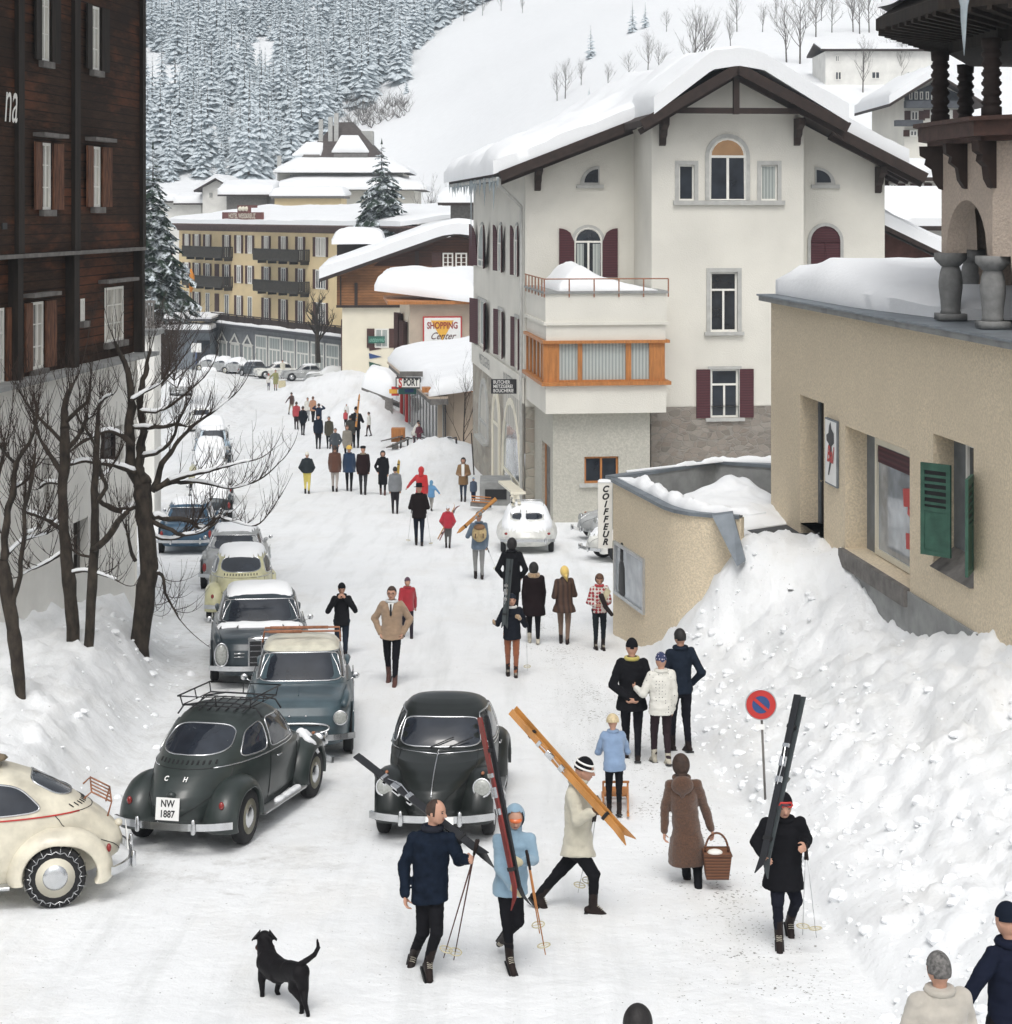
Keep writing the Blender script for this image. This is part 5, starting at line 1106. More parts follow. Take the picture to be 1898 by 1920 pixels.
def small_house(name, label, u0, u1, vr, ve, vb, D, dep, wmat, T=.7, wins=(), group=None, side=None, over=1.0, axis='front', cat='house'):
    """gabled house: ridge row vr, eave row ve, base row vb, gable facing the street"""
    a, b = P(u0, ve, D), P(u1, ve, D); r = P((u0+u1)/2, vr, D); base = P(u0, vb, D).z; e = empty(name, ((a.x+b.x)/2, D, base), label, cat, group)
    m_ = MB(); m_.box(a.x, b.x, D, D+dep, base-8, a.z)
    if axis == 'front': m_.prism([a, b, Vector((r.x, D, r.z-.1))], (0, dep, 0))
    m_.build('wall', M[wmat] if isinstance(wmat, str) else wmat, e); m_ = MB()
    if axis == 'front':
        sl = (r.z-a.z)/(r.x-a.x)
        for sx in (-1, 1):
            ex = r.x + sx*((b.x-a.x)/2+over); ez = r.z - sl*((b.x-a.x)/2+over); q = [Vector((ex, D-over, ez)), Vector((r.x, D-over, r.z)), Vector((r.x, D+dep, r.z)), Vector((ex, D+dep, ez))]
            m_.add(q + [p+Vector((0,0,.22)) for p in q], [(0,1,2,3), (7,6,5,4), (0,4,5,1), (1,5,6,2), (2,6,7,3), (3,7,4,0)])
            slabq('roof_snow', [p+Vector((0,0,.23)) for p in q], 12, 10, T, e, edge=.6, amp=.08, emin=.7)
    else:
        q = [Vector((a.x-over, D-over, a.z)), Vector((b.x+over, D-over, a.z)), Vector((b.x+over, D+dep/2, r.z)), Vector((a.x-over, D+dep/2, r.z))]
        q2 = [Vector((a.x-over, D+dep+over, a.z)), Vector((b.x+over, D+dep+over, a.z)), q[2], q[3]]
        for Q in (q, q2): m_.add(Q + [p+Vector((0,0,.22)) for p in Q], [(0,1,2,3), (7,6,5,4), (0,4,5,1), (1,5,6,2), (2,6,7,3), (3,7,4,0)])
        slabq('roof_snow', [p+Vector((0,0,.23)) for p in q], 20, 10, T, e, edge=.6, amp=.08, emin=.7)
    m_.build('roof', M['darkwood'], e); W_ = Wall((a.x, D-.02), (1, 0))
    for w in wins: window(e, W_, W_.rect(*w[:4]), out=.04, fr=.1, nx=2, shut=(.45, 'brownsh', .05) if len(w) > 4 else None)
    return e
small_house('gabled_house', 'pale grey house with twin snowy gables left of the mansard villa', 380, 432, 337, 352, 388, 242, 14, 'plaster', .7, [(392, 360, 400, 372)])
small_house('snowy_barn', 'low snow buried building behind the left part of the hotel roof', 425, 500, 352, 368, 398, 236, 10, 'greywood', 1.0, (), axis='side')
small_house('distant_house', 'tiny snow covered house at the foot of the forest near the tall spruce', 300, 345, 368, 380, 400, 252, 8, 'plaster', .9, (), axis='side')
small_house('distant_house', 'tiny snow covered house between the spruce and the twin gables', 342, 378, 374, 384, 402, 246, 8, 'plaster', .9, (), axis='side')
small_house('snowy_outhouse', 'dark pillared outbuilding under heavy snow just left of the white house eaves', 845, 900, 372, 385, 440, 150, 8, 'greywood', .8, (), axis='side', cat='shed')
m2 = small_house('pale_hill_house', 'long pale two storey house with ribbed roof high on the slope at the right', 1548, 1760, 78, 96, 165, hill_from_px(1640, 160).y, 9, 'plaster', .12, [(1566, 104, 1574, 116), (1566, 134, 1578, 150), (1634, 134, 1650, 148), (1700, 134, 1712, 146)], axis='side', over=.6)
hc = small_house('hill_chalet', 'chalet with dark boarded top and white lower storeys below the pale hill house', 1696, 1806, 146, 180, 250, 135, 12, 'white_st', .9, [(1708, 208, 1722, 226, 1), (1744, 206, 1756, 222, 1), (1778, 206, 1786, 222, 1), (1706, 244, 1720, 256, 1)], over=1.4)
W_ = Wall((P(1696, 180, 135).x, 134.95), (1, 0)); m_ = MB(); a = W_.rect(1696, 158, 1806, 202); r = P(1751, 146, 134.9); m_.prism([W_.w(a[0], a[2], 0), W_.w(a[1], a[2], 0), W_.w(a[1], W_.at(1751, 180)[1], 0), Vector((r.x, 134.95, r.z-.4)), W_.w(a[0], W_.at(1751, 180)[1], 0)], (0, -.12, 0)); m_.build('boarded_gable', pm('blue_grey_wood', (.07, .075, .085), .85, .25, 4), hc)
m_ = MB(); a = W_.rect(1694, 190, 1808, 203); W_.box(m_, a[0], a[1], a[2], a[3], .15, .9); a = W_.rect(1676, 226, 1726, 237); W_.box(m_, a[0], a[1], a[2], a[3], .1, .9); m_.build('balcony', bpy.data.materials['blue_grey_wood'], hc)
for u in (1707, 1717, 1727, 1738, 1748): window(hc, W_, W_.rect(u-3, 172, u+3, 187), out=.16, fr=.07, nx=1)
small_house('red_shuttered_house', 'far white house with red shutters glimpsed between the white house roof and the turret', 1650, 1760, 318, 340, 362, 108, 8, 'white_st', .6, [(1668, 344, 1682, 356, 1), (1722, 344, 1732, 355, 1)], axis='side')
small_house('lower_snow_roof', 'low building showing only its broad snow roof behind the beige shop', 1640, 1800, 368, 432, 470, 88, 9, 'plaster', .5, (), axis='side', cat='shed')
bn_ = empty('brown_barn', tuple(P(1700, 500, 68)), 'brown boarded barn with green shutter seen in the gap beside the white house', 'barn'); m_ = MB(); p, q = P(1650, 425, 68), P(1800, 540, 68)
m_.prism([P(1650, 540, 68), P(1800, 540, 68), P(1800, 505, 68), P(1650, 432, 68)], (0, 5, 0)); m_.build('wall', pm('barn_wood', (.11, .05, .04), .85, .3, 3), bn_)
m_ = MB(); q = [P(1636, 420, 67.2), P(1802, 500, 67.2), P(1802, 500, 67.2)+Vector((1, 7, 0)), P(1636, 420, 67.2)+Vector((1, 7, 0))]; m_.add(q + [p_+Vector((0,0,.18)) for p_ in q], [(0,1,2,3), (7,6,5,4), (0,4,5,1), (1,5,6,2), (2,6,7,3), (3,7,4,0)]); m_.build('roof', M['darkwood'], bn_)
slabq('roof_snow', [p_+Vector((0,0,.19)) for p_ in q], 18, 10, .62, bn_, edge=.5, emin=.75, amp=.1)
W_ = Wall((P(1650, 500, 67.95).x, 67.95), (1, 0)); window(bn_, W_, W_.rect(1657, 493, 1663, 514), out=.04, fr=.07, nx=1, bars=1); m_ = MB(); r = W_.rect(1664, 492, 1680, 515); W_.box(m_, r[0], r[1], r[2], r[3], .02, .08); m_.build('shutter', M['green'], bn_)
# ------------------------------------------------------------------ trees
def needle_mat(name, c, snow, lo, hi):
    m, N, L, B = nodes(name); g = N.new('ShaderNodeNewGeometry'); sp = N.new('ShaderNodeSeparateXYZ'); L.new(g.outputs['True Normal'], sp.inputs[0])
    vec = mapped(N, L); n1 = noi(N, L, vec, 1.7, 4, .7); a = mth(N, L, 'ABSOLUTE', sp.outputs[2])
    f = ramp(N, L, mth(N, L, 'ADD', mth(N, L, 'MULTIPLY', a, .55), mth(N, L, 'MULTIPLY', n1, .9)), lo, hi)
    base = mixc(N, L, ramp(N, L, noi(N, L, vec, 5, 2), .3, .7), tuple(x*.6 for x in c), tuple(x*1.5 for x in c))
    L.new(mixc(N, L, f, base, (.77*snow, .83*snow, .87*snow)), B.inputs['Base Color']); B.inputs['Roughness'].default_value = .85; B.inputs['Specular IOR Level'].default_value = .15
    return m
M['needle'] = needle_mat('snowy_needles', (.062, .118, .135), .97, .30, 1.05)  # far trees: blue paleness of distant haze put into the needle colour
M['needle2'] = needle_mat('near_needles', (.018, .030, .020), .95, .82, .97)
def spruce_mesh(mb, o, h, r, seed, tiers=16, blades=11, droop=.42, sub=0):
    rnd = random.Random(seed); o = Vector(o); up_ = Vector((0,0,1))
    for i in range(tiers):
        f = (i+.3)/tiers; z = h*(.06 + .94*f); R = r*(1-f)**.85*(.85+.3*rnd.random()) + .03*r; nb = max(5, int(blades*(1-.45*f))); ph = rnd.random()*6.28
        for k in range(nb):
            th = ph + 2*pi*k/nb + rnd.uniform(-.25, .25); L = R*rnd.uniform(.72, 1.12); d = Vector((cos(th), sin(th), 0)); s_ = Vector((-sin(th), cos(th), 0))
            w = L*rnd.uniform(.22, .34); dr = droop*rnd.uniform(.7, 1.3); zz = z + rnd.uniform(-.3, .3)*h/tiers
            a = o + up_*zz; m1 = o + d*L*.55 + up_*(zz - L*dr*.35); tp = o + d*L + up_*(zz - L*dr*(1.0 if f < .8 else .4))
            mb.add([a, m1 + s_*w - up_*w*.5, tp, m1 - s_*w - up_*w*.5, m1 + up_*.05*L], [(0, 1, 4), (1, 2, 4), (2, 3, 4), (3, 0, 4)])
            for q in range(sub):
                b = a.lerp(tp, rnd.uniform(.3, .95)); sg = rnd.choice((-1, 1)); l2 = L*rnd.uniform(.18, .34); e = b + (d*.6 + s_*sg)*l2 - up_*l2*rnd.uniform(.3, .9); w2 = l2*.28
                mb.add([b, b.lerp(e, .5) + d*w2, e, b.lerp(e, .5) - d*w2 - up_*w2*.6], [(0, 1, 2), (0, 2, 3)])
    mb.add([o + up_*h*1.0 + Vector((.03*r, 0, 0)), o + up_*h*1.0 - Vector((.03*r, 0, 0)), o + up_*h*1.06], [(0, 1, 2)])
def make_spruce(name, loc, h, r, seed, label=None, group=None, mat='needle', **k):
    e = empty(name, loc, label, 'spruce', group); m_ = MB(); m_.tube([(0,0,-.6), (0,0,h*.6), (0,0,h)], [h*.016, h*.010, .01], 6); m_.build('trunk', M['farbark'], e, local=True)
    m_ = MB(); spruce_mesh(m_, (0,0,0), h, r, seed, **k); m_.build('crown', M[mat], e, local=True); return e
fedge = [(262, 352), (470, 350), (520, 318), (560, 300), (640, 222), (700, 190), (745, 178), (775, 120), (800, 70), (870, 30), (960, 8), (1010, -40)]
def in_forest(p):
    if p.y < 236: return False
    u = U0 + F*p.x/p.y; v = VH + F*(HC-p.z)/p.y
    if u > 1010: return False
    if u < 180: return v < 352
    if v > interp(u, [a for a, b in fedge], [b for a, b in fedge]) : return False
    if 255 < u < 345 and 95 < v < 200 and v < 110 + (u-262)*1.1 + 40 and v > 60 + (u-262)*1.25: return False
    if noise.noise(Vector((p.x*.03, p.y*.018, 5))) > .42 and v < 200: return False
    return True
rnd = random.Random(11); pts = []
D = 238.0
while D < 640:
    X = -(.27*D) - 4
    while X < .05*D:
        x = X + rnd.uniform(-1.9, 1.9); d = D + rnd.uniform(-2.2, 2.2); z = HZ(x, d); p = Vector((x, d, z))
        if in_forest(p) and rnd.random() < .93: pts.append(p)
        X += 4.3
    D += 4.6 + (D-238)*.006
pts.sort(key=lambda p: p.y)
vis = [p for p in pts if 240 < U0 + F*p.x/p.y < 1000]; indiv = vis[:290]; ids = set(id(p) for p in indiv); rest = [p for p in pts if id(p) not in ids]
GRP = 'snow dusted spruces of the forest above the village'
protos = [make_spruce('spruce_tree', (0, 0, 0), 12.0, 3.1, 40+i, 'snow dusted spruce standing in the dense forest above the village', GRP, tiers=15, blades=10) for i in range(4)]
for i, p in enumerate(indiv):
    o = protos[i] if i < 4 else copy_tree(protos[i % 4]); s_ = rnd.uniform(.58, 1.3); o.location = p; o.scale = (s_*rnd.uniform(.85, 1.1),)*2 + (s_,); o.rotation_euler = (0, 0, rnd.uniform(0, 6.28))
m_ = MB()
for i, p in enumerate(rest):
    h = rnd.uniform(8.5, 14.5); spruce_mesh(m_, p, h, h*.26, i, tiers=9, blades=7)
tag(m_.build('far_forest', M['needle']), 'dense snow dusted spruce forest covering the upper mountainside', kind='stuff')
e = make_spruce('spruce_tree', tuple(P(716, 470, 166)), 9.6, 3.5, 3, 'dark green spruce with snowy boughs standing before the mansard villa', None, 'needle2', tiers=15, blades=15, droop=.45, sub=5)
q = P(287, 560, 112); q.z = q.z - .5; e = make_spruce('spruce_tree', tuple(q), 9.6, 2.5, 8, 'tall dark spruce rising right beside the timber house corner', None, 'needle2', tiers=24, blades=14, droop=.5, sub=5)
for i, (u, v, h) in enumerate(((1108, 110, 60), (1210, 52, 46), (1186, 60, 55), (762, 175, 36), (1105, 180, 16))):
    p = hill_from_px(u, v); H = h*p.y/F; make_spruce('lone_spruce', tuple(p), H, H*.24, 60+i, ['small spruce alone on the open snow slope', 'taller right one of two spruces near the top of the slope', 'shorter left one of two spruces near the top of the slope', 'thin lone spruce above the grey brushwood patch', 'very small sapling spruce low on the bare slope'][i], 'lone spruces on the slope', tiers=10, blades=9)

def twig_tree(mb, o, h, seed, levels=4, spread=.55, n0=9, r0=None, tr=None, bush=False):
    rnd = random.Random(seed); o = Vector(o); r0 = r0 or h*.016
    def grow(p, d, L, r, lv):
        pts = [p]; q = p; dd = d.normalized()
        for i in range(3):
            dd = (dd + Vector((rnd.uniform(-.16, .16), rnd.uniform(-.16, .16), rnd.uniform(-.02, .16)))).normalized(); q = q + dd*L/3; pts.append(q)
        mb.tube(pts, [r, r*.8, r*.6, r*.35], 3, caps=False)
        if lv <= 0: return
        for k in range(rnd.choice((2, 3, 3))):
            b = pts[rnd.choice((1, 2, 3))]; a = Vector((rnd.uniform(-1, 1), rnd.uniform(-1, 1), rnd.uniform(-.1, .7))); grow(b, (dd*.9 + a*spread*1.3).normalized(), L*rnd.uniform(.5, .75), r*.5, lv-1)
    top = o + Vector((rnd.uniform(-.05, .05)*h, 0, h*.9))
    tk = tr or mb
    if not bush: tk.tube([o - Vector((0,0,.4)), o.lerp(top, .3), o.lerp(top, .65), top], [r0, r0*.8, r0*.5, r0*.12], 5)
    for k in range(n0):
        f = .22 + .72*k/n0 if not bush else 0; p = o.lerp(top, f); th = rnd.uniform(0, 6.28); el_ = rnd.uniform(.5, 1.1) + f*.3
        grow(p, Vector((cos(th)*cos(el_), sin(th)*cos(el_), sin(el_))), h*(.42 - .25*f) if not bush else h*rnd.uniform(.4, .8), r0*(.5-.3*f) if not bush else r0, levels-1)
def bare_tree(name, loc, h, seed, label, group=None, mat='farbark', tmat=None, **k):
    e = empty(name, tuple(loc), label, 'bare tree', group); a, b = MB(), MB(); twig_tree(a, (0,0,0), h, seed, tr=b, **k)
    b.build('trunk', M[tmat or mat], e, local=True); a.build('branches', M[mat], e, local=True); return e
pr_ = [bare_tree('bare_tree', (0,0,0), 10, 70+i, 'leafless larch', 'bare trees along the slope', levels=4, n0=16) for i in range(4)]
tl = [(1300, 172, 150), (1322, 130, 105), (1215, 135, 70), (1235, 140, 60), (1060, 185, 70), (1045, 190, 55), (1090, 160, 45), (1140, 165, 45), (1180, 150, 50), (1382, 60, 70), (1370, 90, 60), (1500, 120, 130), (1475, 118, 110), (1530, 70, 95), (1600, 60, 90), (1612, 64, 85), (1630, 62, 88), (1618, 175, 100), (1690, 160, 90), (1674, 150, 80), (1655, 60, 70), (1560, 62, 70), (1430, 60, 50), (1728, 120, 60), (1540, 40, 60), (1250, 60, 40), (1455, 35, 40), (905, 30, 40), (870, 40, 45), (940, 20, 36), (980, 25, 30)]
od = sorted(range(len(tl)), key=lambda i: tl[i][0]); LL = [''] * len(tl)
OW = 'first second third fourth fifth sixth seventh eighth ninth tenth eleventh twelfth thirteenth fourteenth fifteenth'.split()
for r_, i in enumerate(od): n_ = len(tl); LL[i] = ('%s leafless %s, %s %s' % ('tall' if tl[i][2] > 90 else 'small' if tl[i][2] < 50 else 'middling', 'larch', 'the %s tree from the left' % OW[r_] if r_ < 15 else 'the %s tree from the right' % OW[n_-1-r_] if n_-1-r_ < 15 else 'the middle tree', 'of the row along the slope'))
for i, (u, v, hp) in enumerate(tl):
    p = hill_from_px(u, v); o = pr_[i] if i < 4 else copy_tree(pr_[i % 4]); s_ = hp*p.y/F/10; o.location = p; o['label'] = LL[i]; o.scale = (s_, s_, s_); o.rotation_euler = (0, 0, i*1.3)
br = MB(); rnd = random.Random(3)
for i in range(120):
    u = rnd.uniform(650, 775); v = rnd.uniform(195, 270); 
    if v > 262 - (u-650)*.4 + 0 or v < 178+.0*u: continue
    p = hill_from_px(u, v); twig_tree(br, p, rnd.uniform(2.5, 4.5), i, levels=2, n0=5, bush=True, r0=.05)
tag(br.build('brushwood', M['farbark']), 'pale grey leafless brushwood on the slope above the villa', kind='stuff')
bs_ = MB()
for i in range(46):
    u = rnd.uniform(252, 336); v = rnd.uniform(600, 690); p = P(u, v, rnd.uniform(70, 120)); twig_tree(bs_, p - Vector((0,0,1.2)), rnd.uniform(1.6, 3.2), 200+i, levels=3, n0=5, bush=True, r0=.03)
tag(bs_.build('bushes', M['twig']), 'tangle of leafless bushes behind the timber house corner', kind='stuff')
e = bare_tree('bare_tree', tuple(P(597, 672, 165)), 5.6, 91, 'gnarled snow caked pollard tree before the hotel pavilion', mat='bark', levels=4, n0=12, r0=.28, spread=.8)
e = bare_tree('bare_tree', tuple(P(868, 850, 91)-Vector((0,0,.8))), 5.2, 95, 'small leafless shrub tree beside the sports shop brick wall', mat='twig', levels=4, n0=10, r0=.05)
e = bare_tree('bare_tree', tuple(P(800, 412, 185)), 3.4, 97, 'low snow dusted shrub at the right of the villa', mat='farbark', levels=4, n0=9, bush=True, r0=.05)

def hand_tree(base, label, trunk, limbs, nt, seed, dj=1.0):
    """trunk and limbs traced as (u, v, radius px); each limb gets its own run in depth"""
    rnd = random.Random(seed); g = GP(*base); D0 = g.y; k = D0/F; e = empty('pollard_tree', tuple(g), label, 'bare tree', 'pollarded trees on the left bank')
    tk = MB(); pts = [P(u, v, D0) for u, v, r in trunk]; pts = [g - Vector((0,0,.5))] + pts; rr_ = [trunk[0][2]*1.0*k] + [r*k*.88*(1+rnd.uniform(-.06, .08)) for u, v, r in trunk]
    def fine(ps, rs, n=4, wob=.35):
        P2, R2 = [], []
        for i in range(len(ps)-1):
            for j in range(n):
                f = j/n; a = ps[max(i-1, 0)]; b, c = ps[i], ps[i+1]; d = ps[min(i+2, len(ps)-1)]
                q = .5*((2*b) + (c-a)*f + (2*a-5*b+4*c-d)*f*f + (3*b-a-3*c+d)*f**3); r = rs[i]*(1-f)+rs[i+1]*f
                P2.append(q + Vector((nz(q.z*3, i), nz(q.z*3, i, 7), nz(q.x*3, i)))*r*wob); R2.append(r*(1+.18*nz(q.x*9, q.z*9, seed)))
        P2.append(ps[-1]); R2.append(rs[-1]); return P2, R2
    a, b = fine(pts, rr_); tk.tube(a, b, 12); tk.build('trunk', M['bark'], e, True)
    lb, tw_, sn = MB(), MB(), MB()
    def shoot(p, d, L, r, lv=1):
        n = 7; ps = [p]; q = p; d = d.normalized(); cz2 = Vector((rnd.uniform(-.05, .05), rnd.uniform(-.05, .05), .12 + .10*rnd.random()))
        for i in range(n): d = (d + cz2 + Vector((rnd.uniform(-.09, .09), rnd.uniform(-.09, .09), rnd.uniform(-.05, .05)))).normalized(); q = q + d*L/n; ps.append(q)
        tw_.tube(ps, [max(r*(1-.8*i/n), .0022) for i in range(n+1)], 4, caps=False)
        if lv > 0:
            for j in range(rnd.choice((1, 2, 3))): b = ps[rnd.randint(1, 5)]; shoot(b, d*.7 + Vector((rnd.uniform(-1, 1), rnd.uniform(-.8, .8), rnd.uniform(-.3, .8))), L*rnd.uniform(.35, .7), r*.6, lv-1)
    for li in limbs:
        dd = rnd.uniform(-dj, dj); ps = [P(u, v, D0 + dd*(i/len(li))*1.2) for i, (u, v, r) in enumerate(li)]; rs = [max(r*k*.78, .006) for u, v, r in li]
        a, b = fine(ps, rs, 5, 1.25); b = [x*(1+.35*max(0, nz(p.x*7, p.z*7, 9))) for p, x in zip(a, b)]; lb.tube(a, b, 7)
        run = []
        for i in range(len(a)-1):                                  # snow lying on the flatter limbs
            t = (a[i+1]-a[i]).normalized()
            if abs(t.z) < .62 and b[i] > .012 and nz(a[i].x*1.6, a[i].z*1.6, 3) > -.22: run.append((a[i] + Vector((0,0,b[i]*.75)), b[i]*.85+.012))
            else:
                if len(run) > 2: sn.tube([x for x, y in run], [y*(.3 if j in (0, len(run)-1) else 1) for j, (x, y) in enumerate(run)], 6)
                run = []
        if len(run) > 2: sn.tube([x for x, y in run], [y*(.3 if j in (0, len(run)-1) else 1) for j, (x, y) in enumerate(run)], 6)
        m = max(6, int(3.4*nt*len(li)/8))
        for j in range(m):
            i = rnd.randint(int(len(a)*.3), len(a)-1); t = (a[min(i+1, len(a)-1)]-a[max(i-1, 0)]).normalized()
            shoot(a[i], t*rnd.uniform(.4, 1.3) + Vector((rnd.uniform(-.8, .8), rnd.uniform(-.7, .7), rnd.uniform(.0, 1.3))), rnd.uniform(.3, .95), min(.008, b[i]*.5), 1)
        shoot(a[-1], (a[-1]-a[-3]), rnd.uniform(.7, 1.4), .010, 2)
    lb.build('limbs', M['bark'], e, True); tw_.build('twigs', M['twig'], e)
    if sn.v: sn.build('snow', M['snowsoft'], e, True)
    return e
hand_tree((262, 1215), 'stoutest pollarded tree with a leaning trunk nearest the parked cars', [(262,1212,21),(270,1140,20),(279,1060,19),(273,985,18),(268,925,21),(266,900,16)],
 [[(262,915,14),(248,880,13),(243,800,11),(245,740,9),(238,690,7),(215,640,3)], [(270,905,14),(262,880,12),(266,840,11),(270,800,9),(262,760,8),(270,700,6),(283,655,3)],
  [(285,920,9),(305,870,7),(330,835,5),(360,800,4),(395,775,3),(440,740,1.5)], [(280,960,8),(300,970,7),(350,975,6),(380,990,5),(410,970,4),(430,975,3),(480,985,2),(510,955,1.2)],
  [(285,975,6),(330,1000,5),(370,1000,4),(405,980,3)], [(290,915,8),(320,900,7),(360,890,5),(400,880,4),(440,870,3),(480,862,1.5)], [(300,910,6),(340,905,5),(390,905,4),(430,915,3),(485,900,2),(530,862,1)],
  [(255,945,8),(225,958,7),(195,945,6),(180,925,4)], [(255,885,7),(215,872,6),(160,864,5),(125,872,4)], [(250,835,6),(225,815,6),(195,808,5),(155,828,4),(130,848,2)],
  [(285,1070,5),(305,1080,4),(310,1110,3),(330,1150,2),(340,1165,1)], [(255,1050,5),(243,1020,4),(238,1000,3)], [(250,800,5),(290,802,5),(330,795,4),(350,800,2)], [(268,855,6),(300,845,5),(325,820,4),(335,790,3),(352,758,1.5)],
  [(280,1000,5),(310,1010,4),(350,1000,3),(380,960,2),(400,930,1)], [(245,750,5),(270,735,4),(300,720,3),(330,690,2)], [(262,770,5),(300,770,4),(340,745,3),(370,720,1.5)]], 9, 1)
hand_tree((139, 1205), 'pollarded tree with forked crown left of the slender one', [(138,1200,13),(130,1090,14),(120,1000,12),(118,920,11),(122,850,11),(122,800,10)],
 [[(122,800,10),(121,765,9),(128,735,6),(140,715,3)], [(118,890,7),(98,860,6),(80,830,4),(66,800,3),(62,770,2)], [(120,850,7),(150,815,5),(160,790,4),(175,780,2)], [(116,990,7),(90,975,6),(60,962,5),(45,958,3)], [(120,905,5),(90,905,4),(75,915,3)], [(125,1030,5),(95,1050,4),(60,1068,3),(38,1080,2)], [(128,1075,4),(160,1070,4),(200,1080,3),(222,1090,2)], [(124,790,6),(145,770,5),(165,750,4),(170,715,2)], [(120,830,5),(90,800,4),(60,770,3),(40,740,1.5)]], 9, 2)
hand_tree((168, 1216), 'slender straight pollarded tree right beside the stout leaning one', [(167,1212,11),(173,1100,11),(178,1000,9),(178,920,8),(181,850,7),(184,790,5)],
 [[(184,790,5),(186,760,4),(200,745,3),(212,740,2)], [(180,940,5),(200,915,5),(190,890,4),(188,865,3)], [(178,1030,8),(200,1010,8),(225,975,7),(240,960,6)], [(176,1045,4),(150,1040,3),(135,1030,2)], [(180,900,4),(205,880,3),(225,850,2)], [(182,840,4),(165,810,3),(150,790,2)]], 8, 3)
hand_tree((38, 1310), 'front pollarded tree at the left picture edge with thick knobby trunk', [(38,1300,13),(32,1235,15),(22,1160,15),(10,1090,16),(4,1050,13)],
 [[(4,1050,10),(10,1010,9),(16,960,8),(26,920,8),(30,870,6),(60,820,4),(68,770,3)], [(26,1140,8),(36,1080,6),(44,1010,5),(48,950,5),(60,900,4),(66,850,3)], [(10,1040,5),(40,1015,4),(70,1005,3),(90,1000,2)], [(0,1000,6),(-10,940,5),(0,880,4),(12,830,3)], [(28,915,4),(50,900,4),(64,880,3)], [(30,870,4),(10,850,3),(-5,830,2)], [(44,1000,3),(70,990,3),(90,960,2)]], 9, 4)
# ------------------------------------------------------------------ cars (local axes: x forward, y left, z up)
class Hull:
    def __init__(s, rows, xc=-.05):          # rows: z, xf, xr, w, nf, nr
        s.r = rows; s.xc = xc; s.Z = [r[0] for r in rows]
    def g(s, z):
        return [interp(z, s.Z, [r[k] for r in s.r]) for k in range(1, 6)]
    def y(s, x, z):
        xf, xr, w, nf, nr = s.g(z); a, n = (xf-s.xc, nf) if x > s.xc else (s.xc-xr, nr); q = min(1, abs(x-s.xc)/max(a, 1e-4)); return w*(1-q**n)**(1/n)
    def x(s, y, z, front=True):
        xf, xr, w, nf, nr = s.g(z); n = nf if front else nr; q = min(1, abs(y)/max(w, 1e-4)); k = (1-q**n)**(1/n); return s.xc + (xf-s.xc)*k if front else s.xc - (s.xc-xr)*k
    def inside(s, x, y, z):
        if z < s.Z[0] or z > s.Z[-1]: return False
        xf, xr, w, nf, nr = s.g(z); a, n = (xf-s.xc, nf) if x > s.xc else (s.xc-xr, nr)
        return (abs(x-s.xc)/max(a, 1e-4))**n + (abs(y)/max(w, 1e-4))**n < 1
    def top(s, x, y, lo=.5):
        z = s.Z[-1]
        while z > lo:
            if s.inside(x, y, z): return z
            z -= .012
        return None
    def mesh(s, mb, z0=None, z1=None, nz_=30, n=56, grow=0.0):
        z0 = s.Z[0] if z0 is None else z0; z1 = s.Z[-1] if z1 is None else z1; zz = sorted(set([z0 + (z1-z0)*i/nz_ for i in range(nz_+1)] + [z for z in s.Z if z0 < z < z1])); vs_, fs_ = [], []
        for z in zz:
            xf, xr, w, nf, nr = s.g(z)
            for k in range(n):
                th = 2*pi*k/n; c, s_ = cos(th), sin(th); e, a = (nf, xf-s.xc) if c > 0 else (nr, s.xc-xr)
                vs_.append((s.xc + math.copysign((a+grow)*abs(c)**(2/e), c), math.copysign((w+grow)*abs(s_)**(2/e), s_), z + (grow if z == zz[-1] else 0)))
        for j in range(len(zz)-1):
            for k in range(n): fs_.append((j*n+k, j*n+(k+1) % n, (j+1)*n+(k+1) % n, (j+1)*n+k))
        fs_.append(tuple((len(zz)-1)*n+k for k in range(n))); fs_.append(tuple(range(n))[::-1]); mb.add(vs_, fs_)
def squirc(q, e=5, n=28):
    """rounded outline inside four corner points"""
    out = []
    for k in range(n):
        th = 2*pi*k/n; c, s_ = cos(th), sin(th); a = .5+.5*math.copysign(abs(c)**(2/e), c); b = .5+.5*math.copysign(abs(s_)**(2/e), s_)
        p = [(q[0][i]*(1-a)*(1-b) + q[1][i]*a*(1-b) + q[2][i]*a*b + q[3][i]*(1-a)*b) for i in (0, 1)]; out.append(p)
    return out
def patch(mb, q, fn, e=5, rings=5):
    o = squirc(q, e); cx, cy = sum(p[0] for p in o)/len(o), sum(p[1] for p in o)/len(o); n = len(o); vs_ = [fn(cx, cy)]; fs_ = []
    for r in range(1, rings+1):
        f = r/rings; vs_ += [fn(cx+(p[0]-cx)*f, cy+(p[1]-cy)*f) for p in o]
    for k in range(n): fs_.append((0, 1+k, 1+(k+1) % n))
    for r in range(rings-1):
        for k in range(n): a = 1+r*n+k; b = 1+r*n+(k+1) % n; fs_.append((a, a+n, b+n, b))
    mb.add(vs_, fs_); return [Vector(fn(*p)) for p in o]
def glasspart(par, name, q, fn, trim='chrome', e=5, tr=.012, gl='glass'):
    m_ = MB(); o = patch(m_, q, fn, e); g = m_.build(name, M[gl], par, True, local=True)
    if trim: t = MB(); t.tube(o, tr, 5, closed=True); t.build('trim', M[trim], g, True, local=True)
    return g
